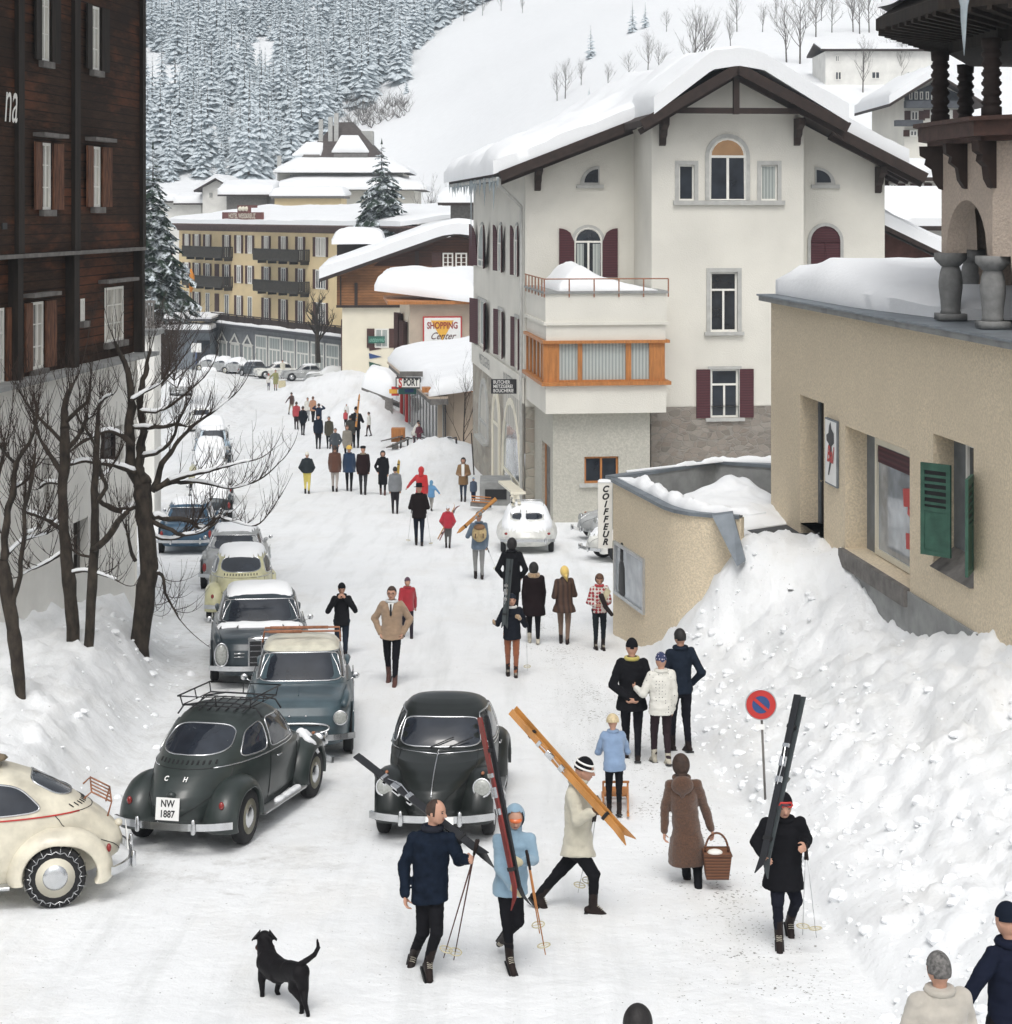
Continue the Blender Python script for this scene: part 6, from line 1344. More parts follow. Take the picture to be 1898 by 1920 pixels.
def wheel(par, x, y, r=.33, w=.15, rim='cream', hub='chrome', steer=0, chains=False):
    sg = 1 if y > 0 else -1; ax = Vector((0, sg, 0)); o = Vector((x, y, r)); m_ = MB()
    m_.lathe([(r*.60, -w*.5), (r*.86, -w*.52), (r*.97, -w*.40), (r, -w*.2), (r, w*.2), (r*.97, w*.40), (r*.86, w*.52), (r*.60, w*.48)], o, ax, 28); t = m_.build('wheel', M['rubber'], par, True, local=True); autosmooth(t, 50)
    m_ = MB(); m_.lathe([(r*.64, w*.50), (r*.61, w*.42), (r*.50, w*.34), (r*.40, w*.40)], o, ax, 24); m_.build('rim', M[rim], t, True, local=True)
    m_ = MB(); m_.lathe([(r*.43, w*.38), (r*.41, w*.50), (r*.24, w*.60), (.01, w*.63)], o, ax, 20); m_.build('hubcap', M[hub], t, True, local=True)
    if chains:
        m_ = MB()
        for k in range(18):
            th = 2*pi*k/18; c = Vector((cos(th), 0, sin(th))); m_.tube([o + c*r*.80 + ax*w*.56, o + c*r*1.02 + ax*w*.30, o + c*r*1.02 - ax*w*.3], .006, 5)
        for q in range(2): m_.tube([o + Vector((cos(a), 0, sin(a)))*r*(.78+.07*((k_ % 2))) + ax*w*.56 for k_, a in enumerate([2*pi*i/36 for i in range(36)])], .008, 5, closed=True)
        m_.build('snow_chain', M['chrome'], t, True, local=True)
    return t
def car_root(name, X, D, hx, hy, label, group=None, dz=0.0, cat='car'):
    n = Vector((0, SL, 1)).normalized(); x = Vector((hx, hy, 0)); x = (x - n*x.dot(n)).normalized(); y = n.cross(x); R = Matrix((x, y, n)).transposed()
    return empty(name, (X, D, zs(D)+dz), label, cat, group, tuple(R.to_euler()))
def snowcap(par, hulls, x0, x1, y0, y1, T, seed=0, nx=44, ny=30, name='snow', keep=None, amp=.3):
    def zt(x, y):
        m = [h.top(x, y) for h in hulls]; m = [q for q in m if q is not None]; return max(m) if m else None
    G = [[None]*ny for _ in range(nx)]
    for i in range(nx):
        for j in range(ny):
            x, y = x0+(x1-x0)*i/(nx-1), y0+(y1-y0)*j/(ny-1); q = zt(x, y)
            if q is None or (keep and not keep(x, y, q)): continue
            G[i][j] = (x, y, q)
    ok = lambda i, j: 0 <= i < nx and 0 <= j < ny and G[i][j] is not None
    idx = {}; vs_ = []; fs_ = []
    for i in range(nx):
        for j in range(ny):
            if not ok(i, j): continue
            e = min([k for k in (1, 2, 3) if not all(ok(i+a, j+b) for a, b in ((k,0),(-k,0),(0,k),(0,-k)))] + [4]); f = (0, 0, .62, .88, 1.0)[e]
            x, y, q = G[i][j]; sl = abs(q-(G[i+1][j][2] if ok(i+1, j) else q)); th = T*f*(1+amp*1.5*nz(x*2.5+seed, y*2.5, 4)) * (1 if sl < .06 else .55)
            idx[i, j] = len(vs_); vs_.append((x, y, q + (th + .012 if f else -.012)))
    for i in range(nx-1):
        for j in range(ny-1):
            if all((a, b) in idx for a, b in ((i, j), (i+1, j), (i+1, j+1), (i, j+1))): fs_.append((idx[i, j], idx[i+1, j], idx[i+1, j+1], idx[i, j+1]))
    m_ = MB(); m_.add(vs_, fs_); return m_.build(name, M['snowsoft'], par, True, local=True)
BH = Hull([(.26, 1.70, -1.70, .60, 2.2, 2.2), (.40, 1.86, -1.90, .655, 2.1, 2.2), (.55, 1.90, -1.94, .675, 2.0, 2.2), (.66, 1.84, -1.90, .685, 2.1, 2.2), (.74, 1.72, -1.84, .69, 2.25, 2.2), (.82, 1.53, -1.76, .69, 2.4, 2.2), (.88, 1.31, -1.69, .69, 2.6, 2.25), (.93, 1.06, -1.62, .685, 2.5, 2.3),
  (.965, .86, -1.56, .675, 3.0, 2.4), (1.0, .82, -1.50, .665, 3.2, 2.4), (1.1, .74, -1.36, .645, 3.2, 2.5), (1.2, .64, -1.19, .615, 3.1, 2.5), (1.30, .52, -.98, .575, 3.0, 2.5), (1.37, .40, -.78, .53, 2.9, 2.5), (1.42, .29, -.60, .48, 2.7, 2.4), (1.46, .16, -.42, .41, 2.5, 2.3), (1.485, .04, -.27, .31, 2.3, 2.2), (1.50, -.05, -.14, .12, 2, 2), (1.502, -.09, -.11, .02, 2, 2)], -.1)
def fender(par, xw, side, mat, front, zw=.33):
    Rf = (lambda t: .50 + (.06*max(0, cos(t)) + .05*max(0, -cos(t))**2)) if front else (lambda t: .50 + .13*max(0, -cos(t))**1.5 + .03*max(0, cos(t)))
    prof_ = [(.30, -.16), (.40, -.07), (.48, -.02), (.58, -.005), (.67, -.03), (.73, -.075), (.765, -.13), (.775, -.165), (.75, -.18), (.60, -.185)]
    def f(a, b):
        t = -.30 + (pi+.60)*a; q = b*(len(prof_)-1); i = min(int(q), len(prof_)-2); w = q-i; y = prof_[i][0]*(1-w)+prof_[i+1][0]*w; dr = prof_[i][1]*(1-w)+prof_[i+1][1]*w
        R_ = Rf(t) + dr; R_ = max(R_, .345); x = xw + R_*cos(t); z = zw + R_*sin(t)*(1.0 if sin(t) > 0 else .6)
        if front and cos(t) > .2: y = y - .05*(cos(t)-.2)*(y > .5)
        return Vector((x, side*y, max(z, .24)))
    m_ = MB(); m_.grid(f, 30, 19, rev=(side > 0)); o = m_.build('fender', mat, par, True, local=True); return o
def bumper(par, x, sgn, z=.42, hw=.76, over=.36, snow=False, curve=.14):
    m_ = MB(); ps = [Vector((x - sgn*curve*abs(i/8)**3, hw*i/8, z)) for i in range(-8, 9)]
    for a, b in zip(ps[:-1], ps[1:]): m_.beam(a, b + (b-a)*.02, .035, .085)
    if over:
        for s_ in (-1, 1): m_.cap((x+sgn*.02, s_*over, z-.05), (x+sgn*.02, s_*over, z+.08), .032, .026, 8)
    o = m_.build('bumper', M['chrome'], par, True, local=True); autosmooth(o, 40); return o
def lamp(par, name, o, ax, r, gl, trim='chrome', n=20):
    m_ = MB(); m_.lathe([(r*.98, 0), (r*.95, r*.06), (r*.7, r*.15), (r*.3, r*.20), (.002, r*.21)], o, ax, n); l = m_.build(name, M[gl], par, True, local=True)
    m_ = MB(); m_.lathe([(r*1.12, -r*.5), (r*1.14, 0), (r*1.06, r*.12), (r*.95, r*.06)], o, ax, n); m_.build('trim', M[trim], l, True, local=True); return l
M['lens'] = pm('headlamp_lens', (.30, .31, .29), .10, .2, 30, .2, 60, spec=.8); M['tail'] = pm('tail_lens', (.22, .012, .010), .2, .1, 9, 0, spec=.7)
def plate(par, o, ux, uz, lines, w=.30, h=.20, size=.085, yellow=False):
    o, ux, uz = Vector(o), Vector(ux).normalized(), Vector(uz).normalized(); n = ux.cross(uz); m_ = MB(); m_.obox(o, ux*w/2, uz*h/2, n*.006); p = m_.build('number_plate', M['white'], par, local=True); t = MB()
    for i, l in enumerate(lines):
        if l: add_text(t, l, size, o + uz*(h*(.5 - (i+.5)/len(lines))*.92) , ux, uz, .008, xs=.85, bold=.003)
    if t.v: t.build('lettering', M['black'], p, local=True)
    return p
def beetle(X, D, hx, hy, mat, label, snow=0, rims='cream', chains=False, rack=False, fplate=None, rplate=('', ''), group='rounded small cars', roofstrip=None, detail=True, rwin=None, belt='chrome', snowkeep=None):
    e = car_root('beetle_car', X, D, hx, hy, label, group)
    m_ = MB(); BH.mesh(m_); b = m_.build('body', mat, e, True, local=True); autosmooth(b, 60)
    for s_ in (-1, 1):
        fender(e, 1.18, s_, mat, True); fender(e, -1.2, s_, mat, False)
        wheel(e, 1.18, s_*.655, rim=rims, chains=False); wheel(e, -1.2, s_*.665, rim=rims, chains=chains)
        side = lambda x, z, s_=s_: (x, s_*(BH.y(x, z)+.006), z)
        glasspart(e, 'door_window', [(-.33, .985), (.60, .985), (.36, 1.335), (-.31, 1.35)], side, e=7); glasspart(e, 'quarter_window', [(-1.08, 1.0), (-.42, .985), (-.40, 1.345), (-.80, 1.26)], side, e=4)
        m_ = MB(); m_.tube([side(x, .945) for x in [-1.45+i*.1 for i in range(26)]], .009, 5); m_.build('beltline', M[belt], e, True, local=True)
        if detail:
            m_ = MB()
            for q in ([(.66, .40), (.67, .6), (.66, .93), (.62, .99), (.40, 1.36)], [(-.37, .36), (-.38, .7), (-.37, 1.0), (-.36, 1.37)], [(.66, .34), (-.37, .34)]):
                n = 10 if len(q) > 2 else 8; pl = []
                for a, c in zip(q[:-1], q[1:]): pl += [side(a[0]+(c[0]-a[0])*k/4, a[1]+(c[1]-a[1])*k/4) for k in range(4)]
                m_.tube([Vector(p)-Vector((0, s_*.003, 0)) for p in pl], .005, 4)
            m_.build('door_seam', M['black'], e, local=True)
            m_ = MB(); hx_ = -.22; p = Vector(side(hx_, .86)); m_.tube([p, p+Vector((0, s_*.03, 0)), p+Vector((.14, s_*.03, 0)), p+Vector((.15, 0, 0))], .011, 6); m_.build('door_handle', M['chrome'], e, True, local=True)
        m_ = MB(); m_.box(-.72, .72, min(s_*.60, s_*.76), max(s_*.60, s_*.76), .235, .265); m_.tube([(-.72, s_*.765, .262), (.72, s_*.765, .262)], .014, 6); m_.build('running_board', M['alu'] if not snow else M['snow'], e, local=True)
        lamp(e, 'headlight', Vector((1.62, s_*.60, .665)), (1, 0, .22), .105, 'lens'); 
        t = Vector((-1.76, s_*.60, .60)); m_ = MB(); m_.ell(t + Vector((-.01, 0, -.02)), (.028, .034, .048), 12, 8); m_.build('tail_light', M['tail'], e, True, local=True)
        m_ = MB(); m_.ell((1.43, s_*.60, .80), (.05, .022, .022), 8, 6); m_.build('turn_signal', M['rust'], e, True, local=True)
    glasspart(e, 'windscreen', [(-.53, .985), (.53, .985), (.47, 1.30), (-.47, 1.30)], lambda y, z: (BH.x(y, z)+.008, y, z), e=6)
    rq = rwin or [(-.36, 1.10), (.36, 1.10), (.33, 1.32), (-.33, 1.32)]; glasspart(e, 'rear_window', rq, lambda y, z: (BH.x(y, z, False)-.008, y, z), e=3.4)
    bumper(e, 2.0, 1, .37, curve=.22); bumper(e, -2.03, -1, .37, curve=.22)
    fx = lambda y, z: Vector((BH.x(y, z), y, z)); rx = lambda y, z: Vector((BH.x(y, z, False), y, z))
    m_ = MB(); m_.tube([fx(0, .60+.36*i/10)+Vector((.008, 0, .004)) for i in range(11)], .012, 6); m_.build('bonnet_strip', M['chrome'], e, True, local=True)
    if detail:
        m_ = MB()
        for s_ in (-1, 1): m_.tube([fx(s_*(.14+.36*sst(0, .75, i/10)), .50+.45*i/10)+Vector((.004, 0, .002)) for i in range(11)], .005, 4)
        for s_ in (-1, 1): m_.tube([rx(s_*(.10+.42*sin(pi/2*min(1, i/8))), .44+.50*i/10)-Vector((.003, 0, 0)) for i in range(11)], .005, 4)
        m_.tube([rx(.52*i/8, .945)-Vector((.003, 0, 0)) for i in range(-8, 9)], .005, 4); m_.build('lid_seam', M['black'], e, local=True)
        m_ = MB(); 
        for i in range(12): y = -.36+.065*i; p, q = rx(y, .985), rx(y, 1.022); m_.beam(p-Vector((.002, 0, 0)), q-Vector((.002, 0, 0)), .022, .008)
        m_.build('air_louvres', M['black'], e, local=True)
        m_ = MB(); p = rx(0, .70); m_.ell(p-Vector((.02, 0, 0)), (.05, .06, .045), 10, 6); m_.build('plate_lamp', mat, e, True, local=True)
        for s_ in (-1, 1): m_ = MB(); m_.beam(Vector((.87, s_*.12, .985)), Vector((.78, s_*.12+.30, 1.10)), .012, .012); m_.build('wiper', M['iron'], e, local=True)
        m_ = MB(); m_.tube([(.55+.0, .32+.15*cos(a), 1.03+.10*sin(a)) for a in [2*pi*i/18 for i in range(18)]], .008, 4, closed=True); m_.build('steering_wheel', M['cream'], e, local=True)
    ra = rx(0, .56); plate(e, ra - Vector((.05, 0, 0)), (0, -1, 0), (.10, 0, 1), rplate, w=.30, h=.26, size=.115)
    if fplate is not None: plate(e, (2.045, .12, .37), (0, 1, 0), (0, 0, 1), fplate, w=.34, h=.09, size=.08)
    if rack:
        m_ = MB(); x0, x1, yy, z = -.54, .36, .46, 1.47
        for i in range(7): y = -.36+.12*i; m_.tube([(x0, y, z-.02), (0, y, z+.045), (x1, y, z-.02)], .009, 5)
        for (zz, g) in ((z+.03, 0), (z+.15, .07)):
            m_.tube([(x0-g, -yy-g*.6, zz), (x1+g, -yy-g*.6, zz), (x1+g, yy+g*.6, zz), (x0-g, yy+g*.6, zz)], .011, 6, closed=True)
        for x, y in ((x0, -yy), (x1, -yy), (x1, yy), (x0, yy), (x0, 0), (x1, 0), (-.1, -yy), (-.1, yy)): m_.tube([(x, y, z+.02), (x*1.06, y*1.06, z+.15)], .009, 5)
        for x in (x0+.12, x1-.12):
            m_.tube([(x, -.58, 1.36), (x, -.50, 1.47), (x, -.2, 1.525), (x, .2, 1.525), (x, .50, 1.47), (x, .58, 1.36)], .012, 5)
        m_.build('roof_rack', M['iron'], e, True, local=True)
    if snow:
        snowcap(e, [BH], -1.9, 1.9, -.7, .7, .05+.03*snow, seed=int(X*7) % 50, keep=snowkeep or (lambda x, y, z: z > (1.28 if snow == 1 else .62) and not (.42 < x < .80 and z > 1.0 and snow < 3)))
    return e
# --- three-box cars
def sedan(X, D, hx, hy, mat, roofmat, label, L=4.35, W=1.62, H=1.46, snow=0, kind='round', group='saloon cars', rack=False, name='saloon_car', trim='chrome', plate_f=None, skeep=None, gh=0.0):
    e = car_root(name, X, D, hx, hy, label, group); h, w = L/2, W/2; k = (H-1.45)
    LO = Hull([(.24, h-.16, -h+.16, w-.08, 5, 5), (.36, h-.02, -h+.02, w-.01, 5, 5), (.55, h, -h, w, 5, 5), (.70, h-.02, -h+.03, w-.005, 5, 5), (.80, h-.07, -h+.08, w-.03, 5, 5), (.87, h-.16, -h+.16, w-.08, 5, 4.5), (.91, h-.32, -h+.32, w-.15, 4.5, 4), (.93, h-.55, -h+.5, w-.28, 4, 4), (.938, h-.9, -h+.8, w-.5, 3, 3)], 0)
    UP = Hull([(.86, .92+gh, -1.50, w-.10, 6, 5), (.95, .82+gh, -1.42, w-.12, 6, 5), (1.15+k*.5, .60+gh, -1.22, w-.17, 5.5, 5), (1.30+k, .42+gh, -1.03, w-.22, 5, 4.6), (1.37+k, .30+gh, -.92, w-.27, 4.4, 4), (1.415+k, .14+gh, -.76, w-.36, 4, 3.6), (1.44+k, -.08+gh, -.55, w-.50, 3, 3), (1.448+k, -.25, -.38, w-.70, 2.5, 2.5)], -.3)
    m_ = MB(); LO.mesh(m_); b = m_.build('body', mat, e, True, local=True); autosmooth(b, 60)
    m_ = MB(); UP.mesh(m_, .86, 1.30+k, 12); b = m_.build('cabin', mat, e, True, local=True); m_ = MB(); UP.mesh(m_, 1.30+k, 1.448+k, 12, grow=.004); b = m_.build('roof', roofmat, e, True, local=True); autosmooth(b, 60)
    for s_ in (-1, 1):
        sd_ = lambda x, z, s_=s_: (x, s_*(UP.y(x, z)+.006), z)
        glasspart(e, 'door_window', [(-.33, .97), (.66+gh, .97), (.40+gh, 1.29+k), (-.31, 1.30+k)], sd_, e=9, trim=trim, tr=.01); glasspart(e, 'door_window', [(-1.20, .97), (-.40, .97), (-.39, 1.30+k), (-.96, 1.28+k)], sd_, e=8, trim=trim, tr=.01)
        for x in (1.28, -1.28):
            m_ = MB(); m_.lathe([(.385, -.02), (.385, .004), (.30, .006)], (x, s_*(w-.012), .34), (0, s_, 0), 26); m_.build('wheel_arch', M['black'], e, True, local=True); wheel(e, x, s_*(w-.07), r=.325, rim='alu')
            m_ = MB(); m_.tube([(x+.39*cos(a), s_*(w-.0), .34+.39*sin(a)) for a in [pi*i/14 for i in range(15)]], .018, 5); m_.build('arch_lip', mat, e, True, local=True)
        m_ = MB(); m_.tube([(-h+.25, s_*(w+.004), .72), (0, s_*(w+.006), .74), (h-.25, s_*(w+.002), .72)], .011, 5); m_.build('side_trim', M['chrome'], e, True, local=True)
        m_ = MB(); m_.tube([(h-.10, s_*(w-.14), .84), (h-.5, s_*(w-.10), .905), (h-1.2, s_*(w-.09), .92)], [.05, .055, .03], 8); m_.tube([(-h+.06, s_*(w-.12), .83), (-h+.5, s_*(w-.09), .90), (-h+1.1, s_*(w-.09), .90)], [.05, .055, .02], 8); m_.build('wing_crease', mat, e, True, local=True)
        if kind == 'tall':
            m_ = MB(); m_.ell((h-.03, s_*(w-.19), .64), (.07, .105, .19), 16, 12); l = m_.build('headlight', M['lens'], e, True, local=True); m_ = MB(); m_.tube([(h+.0, s_*(w-.19)+.115*cos(a), .64+.20*sin(a)) for a in [2*pi*i/24 for i in range(24)]], .016, 6, closed=True); m_.build('trim', M['chrome'], l, True, local=True)
        else: lamp(e, 'headlight', Vector((h-.02, s_*(w-.19), .67)), (1, 0, .06), .095, 'lens')
        m_ = MB(); m_.ell((-h+.03, s_*(w-.12), .60), (.05, .05, .11), 10, 8); m_.build('tail_light', M['tail'], e, True, local=True)
    glasspart(e, 'windscreen', [(-w+.17, .965), (w-.17, .965), (w-.25, 1.285+k), (-w+.25, 1.285+k)], lambda y, z: (UP.x(y, z)+.008, y, z), e=8, tr=.014, trim=trim)
    glasspart(e, 'rear_window', [(-w+.20, .98), (w-.20, .98), (w-.28, 1.27+k), (-w+.28, 1.27+k)], lambda y, z: (UP.x(y, z, False)-.008, y, z), e=7, trim=trim)
    bumper(e, h+.07, 1, .40, w+.02, .0 if kind == 'tall' else .42, curve=.20); bumper(e, -h-.07, -1, .40, w+.02, .42, curve=.20)
    if kind == 'tall':
        m_ = MB(); m_.obox((h-.01, 0, .66), (.05, 0, 0), (0, .235, 0), (0, 0, .25)); m_.ell((h-.02, 0, .90), (.07, .245, .06), 16, 8); g = m_.build('grille_surround', M['chrome'], e, True, local=True); autosmooth(g, 30)
        m_ = MB(); m_.obox((h+.04, 0, .655), (.006, 0, 0), (0, .205, 0), (0, 0, .215)); m_.build('grille', M['black'], e, local=True); m_ = MB()
        for i in range(4): m_.obox((h+.05, 0, .50+.10*i), (.004, 0, 0), (0, .20, 0), (0, 0, .006))
        m_.obox((h+.052, 0, .65), (.004, 0, 0), (0, .01, 0), (0, 0, .21)); m_.build('grille_bars', M['chrome'], e, local=True)
        m_ = MB()
        for s_ in (-1, 1): m_.tube([(h+.02, s_*.30, .66), (h+.02, s_*.48, .66)], .014, 6); m_.tube([(h+.02, s_*.30, .60), (h+.02, s_*.48, .60)], .010, 6)
        m_.build('grille_whiskers', M['chrome'], e, True, local=True); m_ = MB(); m_.tube([(h-.02, 0, .95), (h-.02, 0, 1.03)], .008, 5); m_.build('bonnet_ornament', M['chrome'], e, local=True)
    else:
        m_ = MB(); ov = [(h+.03-.05*abs(cos(a))**3, .46*math.copysign(abs(cos(a))**.7, cos(a)), .53+.075*math.copysign(abs(sin(a))**.8, sin(a))) for a in [2*pi*i/32 for i in range(32)]]
        m_.tube(ov, .016, 6, closed=True); m_.build('grille_surround', M['chrome'], e, True, local=True); m_ = MB(); m_.add([(p[0]-.012, p[1], p[2]) for p in ov], [tuple(range(32))]); m_.build('grille', M['black'], e, local=True)
        m_ = MB(); m_.ell((h-.13, 0, .80), (.03, .09, .02), 10, 6)
        for s_ in (-1, 1): m_.ell((h-.03, s_*.12, .70), (.02, .02, .015), 8, 6)
        m_.build('bonnet_badge', M['chrome'], e, True, local=True)
    m_ = MB(); m_.tube([(h-1.0+.0, 0, .945), (h-.4, 0, .93)], .008, 5); m_.build('bonnet_crease', mat, e, local=True)
    m_ = MB(); m_.tube([(.62+gh, .34+.17*cos(a), 1.02+.10*sin(a)) for a in [2*pi*i/18 for i in range(18)]], .008, 4, closed=True); m_.build('steering_wheel', M['cream'], e, local=True)
    for s_ in (-1, 1): m_ = MB(); m_.tube([(.78+gh, s_*(w-.10), .95), (.80+gh, s_*(w+.02), 1.02)], .008, 5); m_.ell((.80+gh, s_*(w+.04), 1.04), (.02, .055, .05), 12, 8); m_.build('wing_mirror', M['chrome'], e, True, local=True)
    if rack:
        m_ = MB(); z = H+.10
        for x in (.05, -.35): m_.tube([(x, -w+.2, z-.16), (x, -w+.22, z), (x, w-.22, z), (x, w-.2, z-.16)], .016, 6)
        m_.tube([(.05, -w+.3, z+.0), (.05, 0, z+.0)], .028, 6); m_.tube([(-.35, -w+.3, z), (-.35, w-.4, z)], .026, 6); m_.build('roof_rack', M['rust'], e, True, local=True)
    if plate_f: plate(e, (h+.10, .0, .36), (0, 1, 0), (0, 0, 1), plate_f, w=.42, h=.10, size=.08)
    if snow: snowcap(e, [LO, UP], -h+.1, h-.1, -w, w, .045+.03*snow, seed=int(X*5) % 40, keep=skeep or (lambda x, y, z: (z > 1.30+k if snow == 1 else True)))
    return e
M['canvasrim'] = pm('olive_rim', (.20, .19, .14), .5, .2, 9, 0)
PT = dict(dgreen=paint('dark_green_grey_paint', (.028, .036, .034)), black=paint('black_green_paint', (.012, .015, .014)), creamg=paint('cream_green_paint', (.50, .48, .30)), ivory=paint('ivory_paint', (.62, .58, .47)),
          slate=paint('slate_blue_paint', (.055, .085, .10)), dslate=paint('dark_slate_paint', (.028, .040, .048)), blue=paint('blue_car_paint', (.035, .085, .14)), white=paint('white_car_paint', (.68, .68, .64)), lgrey=paint('light_grey_paint', (.36, .37, .37)), sblue=paint('pale_blue_paint', (.36, .46, .54)), crm=paint('cream_roof_paint', (.58, .56, .46)))
CL = 'cars parked along the left side of the street'
e = beetle(-3.57, 23.92, .243, .97, PT['dgreen'], 'dark green grey rounded car seen from behind, wire roof rack and plate NW 1887', rack=True, rplate=('NW', '1887'), group=CL, rims='canvasrim', rwin=[(-.46, 1.07), (.46, 1.07), (.40, 1.35), (-.40, 1.35)])
tx = MB(); ty = (BH.x(0, .90, False)-BH.x(0, .80, False)); uz = Vector((ty, 0, .10)).normalized()
for ch, y in (('C', .135), ('H', -.115)): add_text(tx, ch, .10, (BH.x(y, .845, False)-.012, y, .845), (0, -1, 0), uz, .012, xs=.75, bold=.003)
tx.build('country_letters', M['white'], e, local=True)
sn = MB()
for (a, b, r) in (((1.22, -.50, .83), (1.05, -.66, .78), .09), ((1.40, -.48, .80), (1.22, -.62, .80), .07), ((1.1, -.72, .74), (1.2, -.75, .60), .05)): sn.cap(a, b, r, r*.7, 8)
for x in (-.1, .15, .35, .5): sn.ell((x, -.70, .28), (.16, .07, .045), 8, 6)
o = sn.build('snow', M['snow'], e, True, local=True); remesh(o, .03, 4)
e = beetle(-.80, 24.25, -.06, -1, PT['black'], 'nearly black rounded car seen from the front, standing in the middle of the street', fplate=('',), group=CL, rims='alu')
e = beetle(-6.24, 20.40, -.97, -.24, PT['ivory'], 'ivory rounded car cut by the left picture edge with chained rear wheel', chains=True, group=CL, belt='red')
m_ = MB(); m_.ell((-.25, 0, 1.49), (.42, .38, .035), 16, 6); m_.build('sunroof_cover', pm('canvas', (.22, .17, .11), .9), e, True, local=True)
rr2 = MB(); rr2.tube([(-1.50, -.35, 1.07), (-1.58, -.36, 1.14), (-1.80, -.36, 1.02), (-1.76, -.34, .86)], .011, 5); rr2.tube([(-1.50, .35, 1.07), (-1.58, .36, 1.14), (-1.80, .36, 1.02), (-1.76, .34, .86)], .011, 5)
for i in range(5): y = -.35+.175*i; rr2.tube([(-1.58, y, 1.14), (-1.80, y, 1.02)], .008, 5)
rr2.tube([(-1.58, -.36, 1.14), (-1.58, .36, 1.14)], .01, 5); rr2.tube([(-1.80, -.36, 1.02), (-1.80, .36, 1.02)], .01, 5); rr2.build('rear_ski_rack', M['rust'], e, True, local=True)
sedan(-3.22, 28.9, .085, -1, PT['slate'], PT['crm'], 'slate blue saloon with cream roof, oval grille and a bare roof rack facing the camera', rack=True, group=CL, plate_f=None, H=1.50)
sedan(-4.68, 34.85, .15, -1, PT['dslate'], PT['dslate'], 'dark saloon with snow on roof and bonnet, upright chrome grille and tall headlamps', L=4.8, W=1.78, H=1.50, kind='tall', snow=1, group=CL, skeep=lambda x, y, z: z > 1.30 or (.75 < x < 1.30 + .12*cos(y*3)))
beetle(-6.05, 42.1, -.12, 1, PT['creamg'], 'cream yellow rounded car with dripping snow on its roof, tail towards the camera', snow=1, group=CL, rwin=[(-.46, 1.05), (.46, 1.05), (.40, 1.34), (-.40, 1.34)])
sedan(-6.95, 47.4, -.10, 1, PT['lgrey'], PT['lgrey'], 'pale snow topped saloon with two red tail lamps just beyond the cream yellow car', snow=1, L=4.2, W=1.62, group=CL)
sedan(-9.45, 55.1, -.1, 1, PT['blue'], PT['blue'], 'blue saloon with snowy roof seen from behind beside the snow bank', snow=1, group=CL, L=4.2, W=1.62)
sedan(-10.3, 64.0, -.16, 1, PT['dslate'], PT['dslate'], 'small dark car mostly hidden under snow between the blue saloon and the pale rounded car', snow=2, group=CL, L=3.8, W=1.5)
sedan(-11.2, 70.3, -.16, 1, PT['lgrey'], PT['lgrey'], 'snow covered grey car wedged between the small dark car and the pale rounded car', snow=3, group=CL, L=3.7, W=1.5)
sedan(-13.3, 82.8, .18, -1, PT['slate'], PT['white'], 'snow covered car right behind the pale blue one facing the camera', snow=3, group=CL, L=3.8, W=1.55)
sedan(-15.6, 97.5, .2, -1, PT['lgrey'], PT['lgrey'], 'snowy grey car next up the street beyond the pale blue one', snow=2, group=CL, L=4.0, W=1.6)
beetle(-17.6, 106, .22, -1, PT['white'], 'white rounded snow covered car at the upper end of the parked row', snow=2, group=CL, detail=False)
beetle(-12.4, 76.5, -.16, 1, PT['creamg'], 'pale rounded car with snowy roof farther up the parked row', snow=2, group=CL, detail=False)
sedan(-14.2, 89, .18, -1, PT['sblue'], PT['lgrey'], 'pale blue car facing the camera with snow roof near the top of the parked row', snow=1, group=CL, L=4.0, W=1.66, H=1.6, skeep=lambda x, y, z: z > 1.35)
sedan(-24.8, 140, .2, -1, PT['lgrey'], PT['lgrey'], 'snow buried car on the left bank behind the twigs', snow=3, group=CL, L=4.2)
sedan(-25.2, 156, .25, -1, PT['white'], PT['white'], 'cream car with dark grille and snow on top at the bend of the street', snow=2, group=CL, L=4.3, kind='tall')
GR = 'cars parked before the hotel pavilion'
for i, (u, v, D, nm) in enumerate(((400, 668, 182, 'leftmost and most deeply buried of three snow covered rounded cars'), (423, 672, 179, 'middle one of three snow covered rounded cars'), (449, 676, 176.5, 'rightmost of three snow covered rounded cars with its wheel showing'))):
    p = P(u, 690, D); beetle(p.x, D, .85, -.55, PT['lgrey'], nm, snow=3, group=GR, detail=False)
p = P(480, 690, 172); sedan(p.x, 172, .6, -.8, PT['dslate'], PT['dslate'], 'dark blue saloon between the buried cars and the white estate car', group=GR, snow=1, L=4.2)
p = P(520, 690, 168); sedan(p.x, 168, -.93, -.35, PT['white'], PT['white'], 'white saloon parked broadside before the glass pavilion', group=GR, L=4.3, snow=1)
p = P(573, 690, 164); sedan(p.x, 164, -.97, -.2, PT['lgrey'], PT['lgrey'], 'grey saloon with light roof behind the walkers near the pavilion', group=GR, L=4.3, snow=1)
p = P(618, 700, 158); sedan(p.x, 158, -.97, -.2, PT['lgrey'], PT['white'], 'snow covered car partly buried by the heap beside the chalet', group=GR, L=4.2, snow=3)
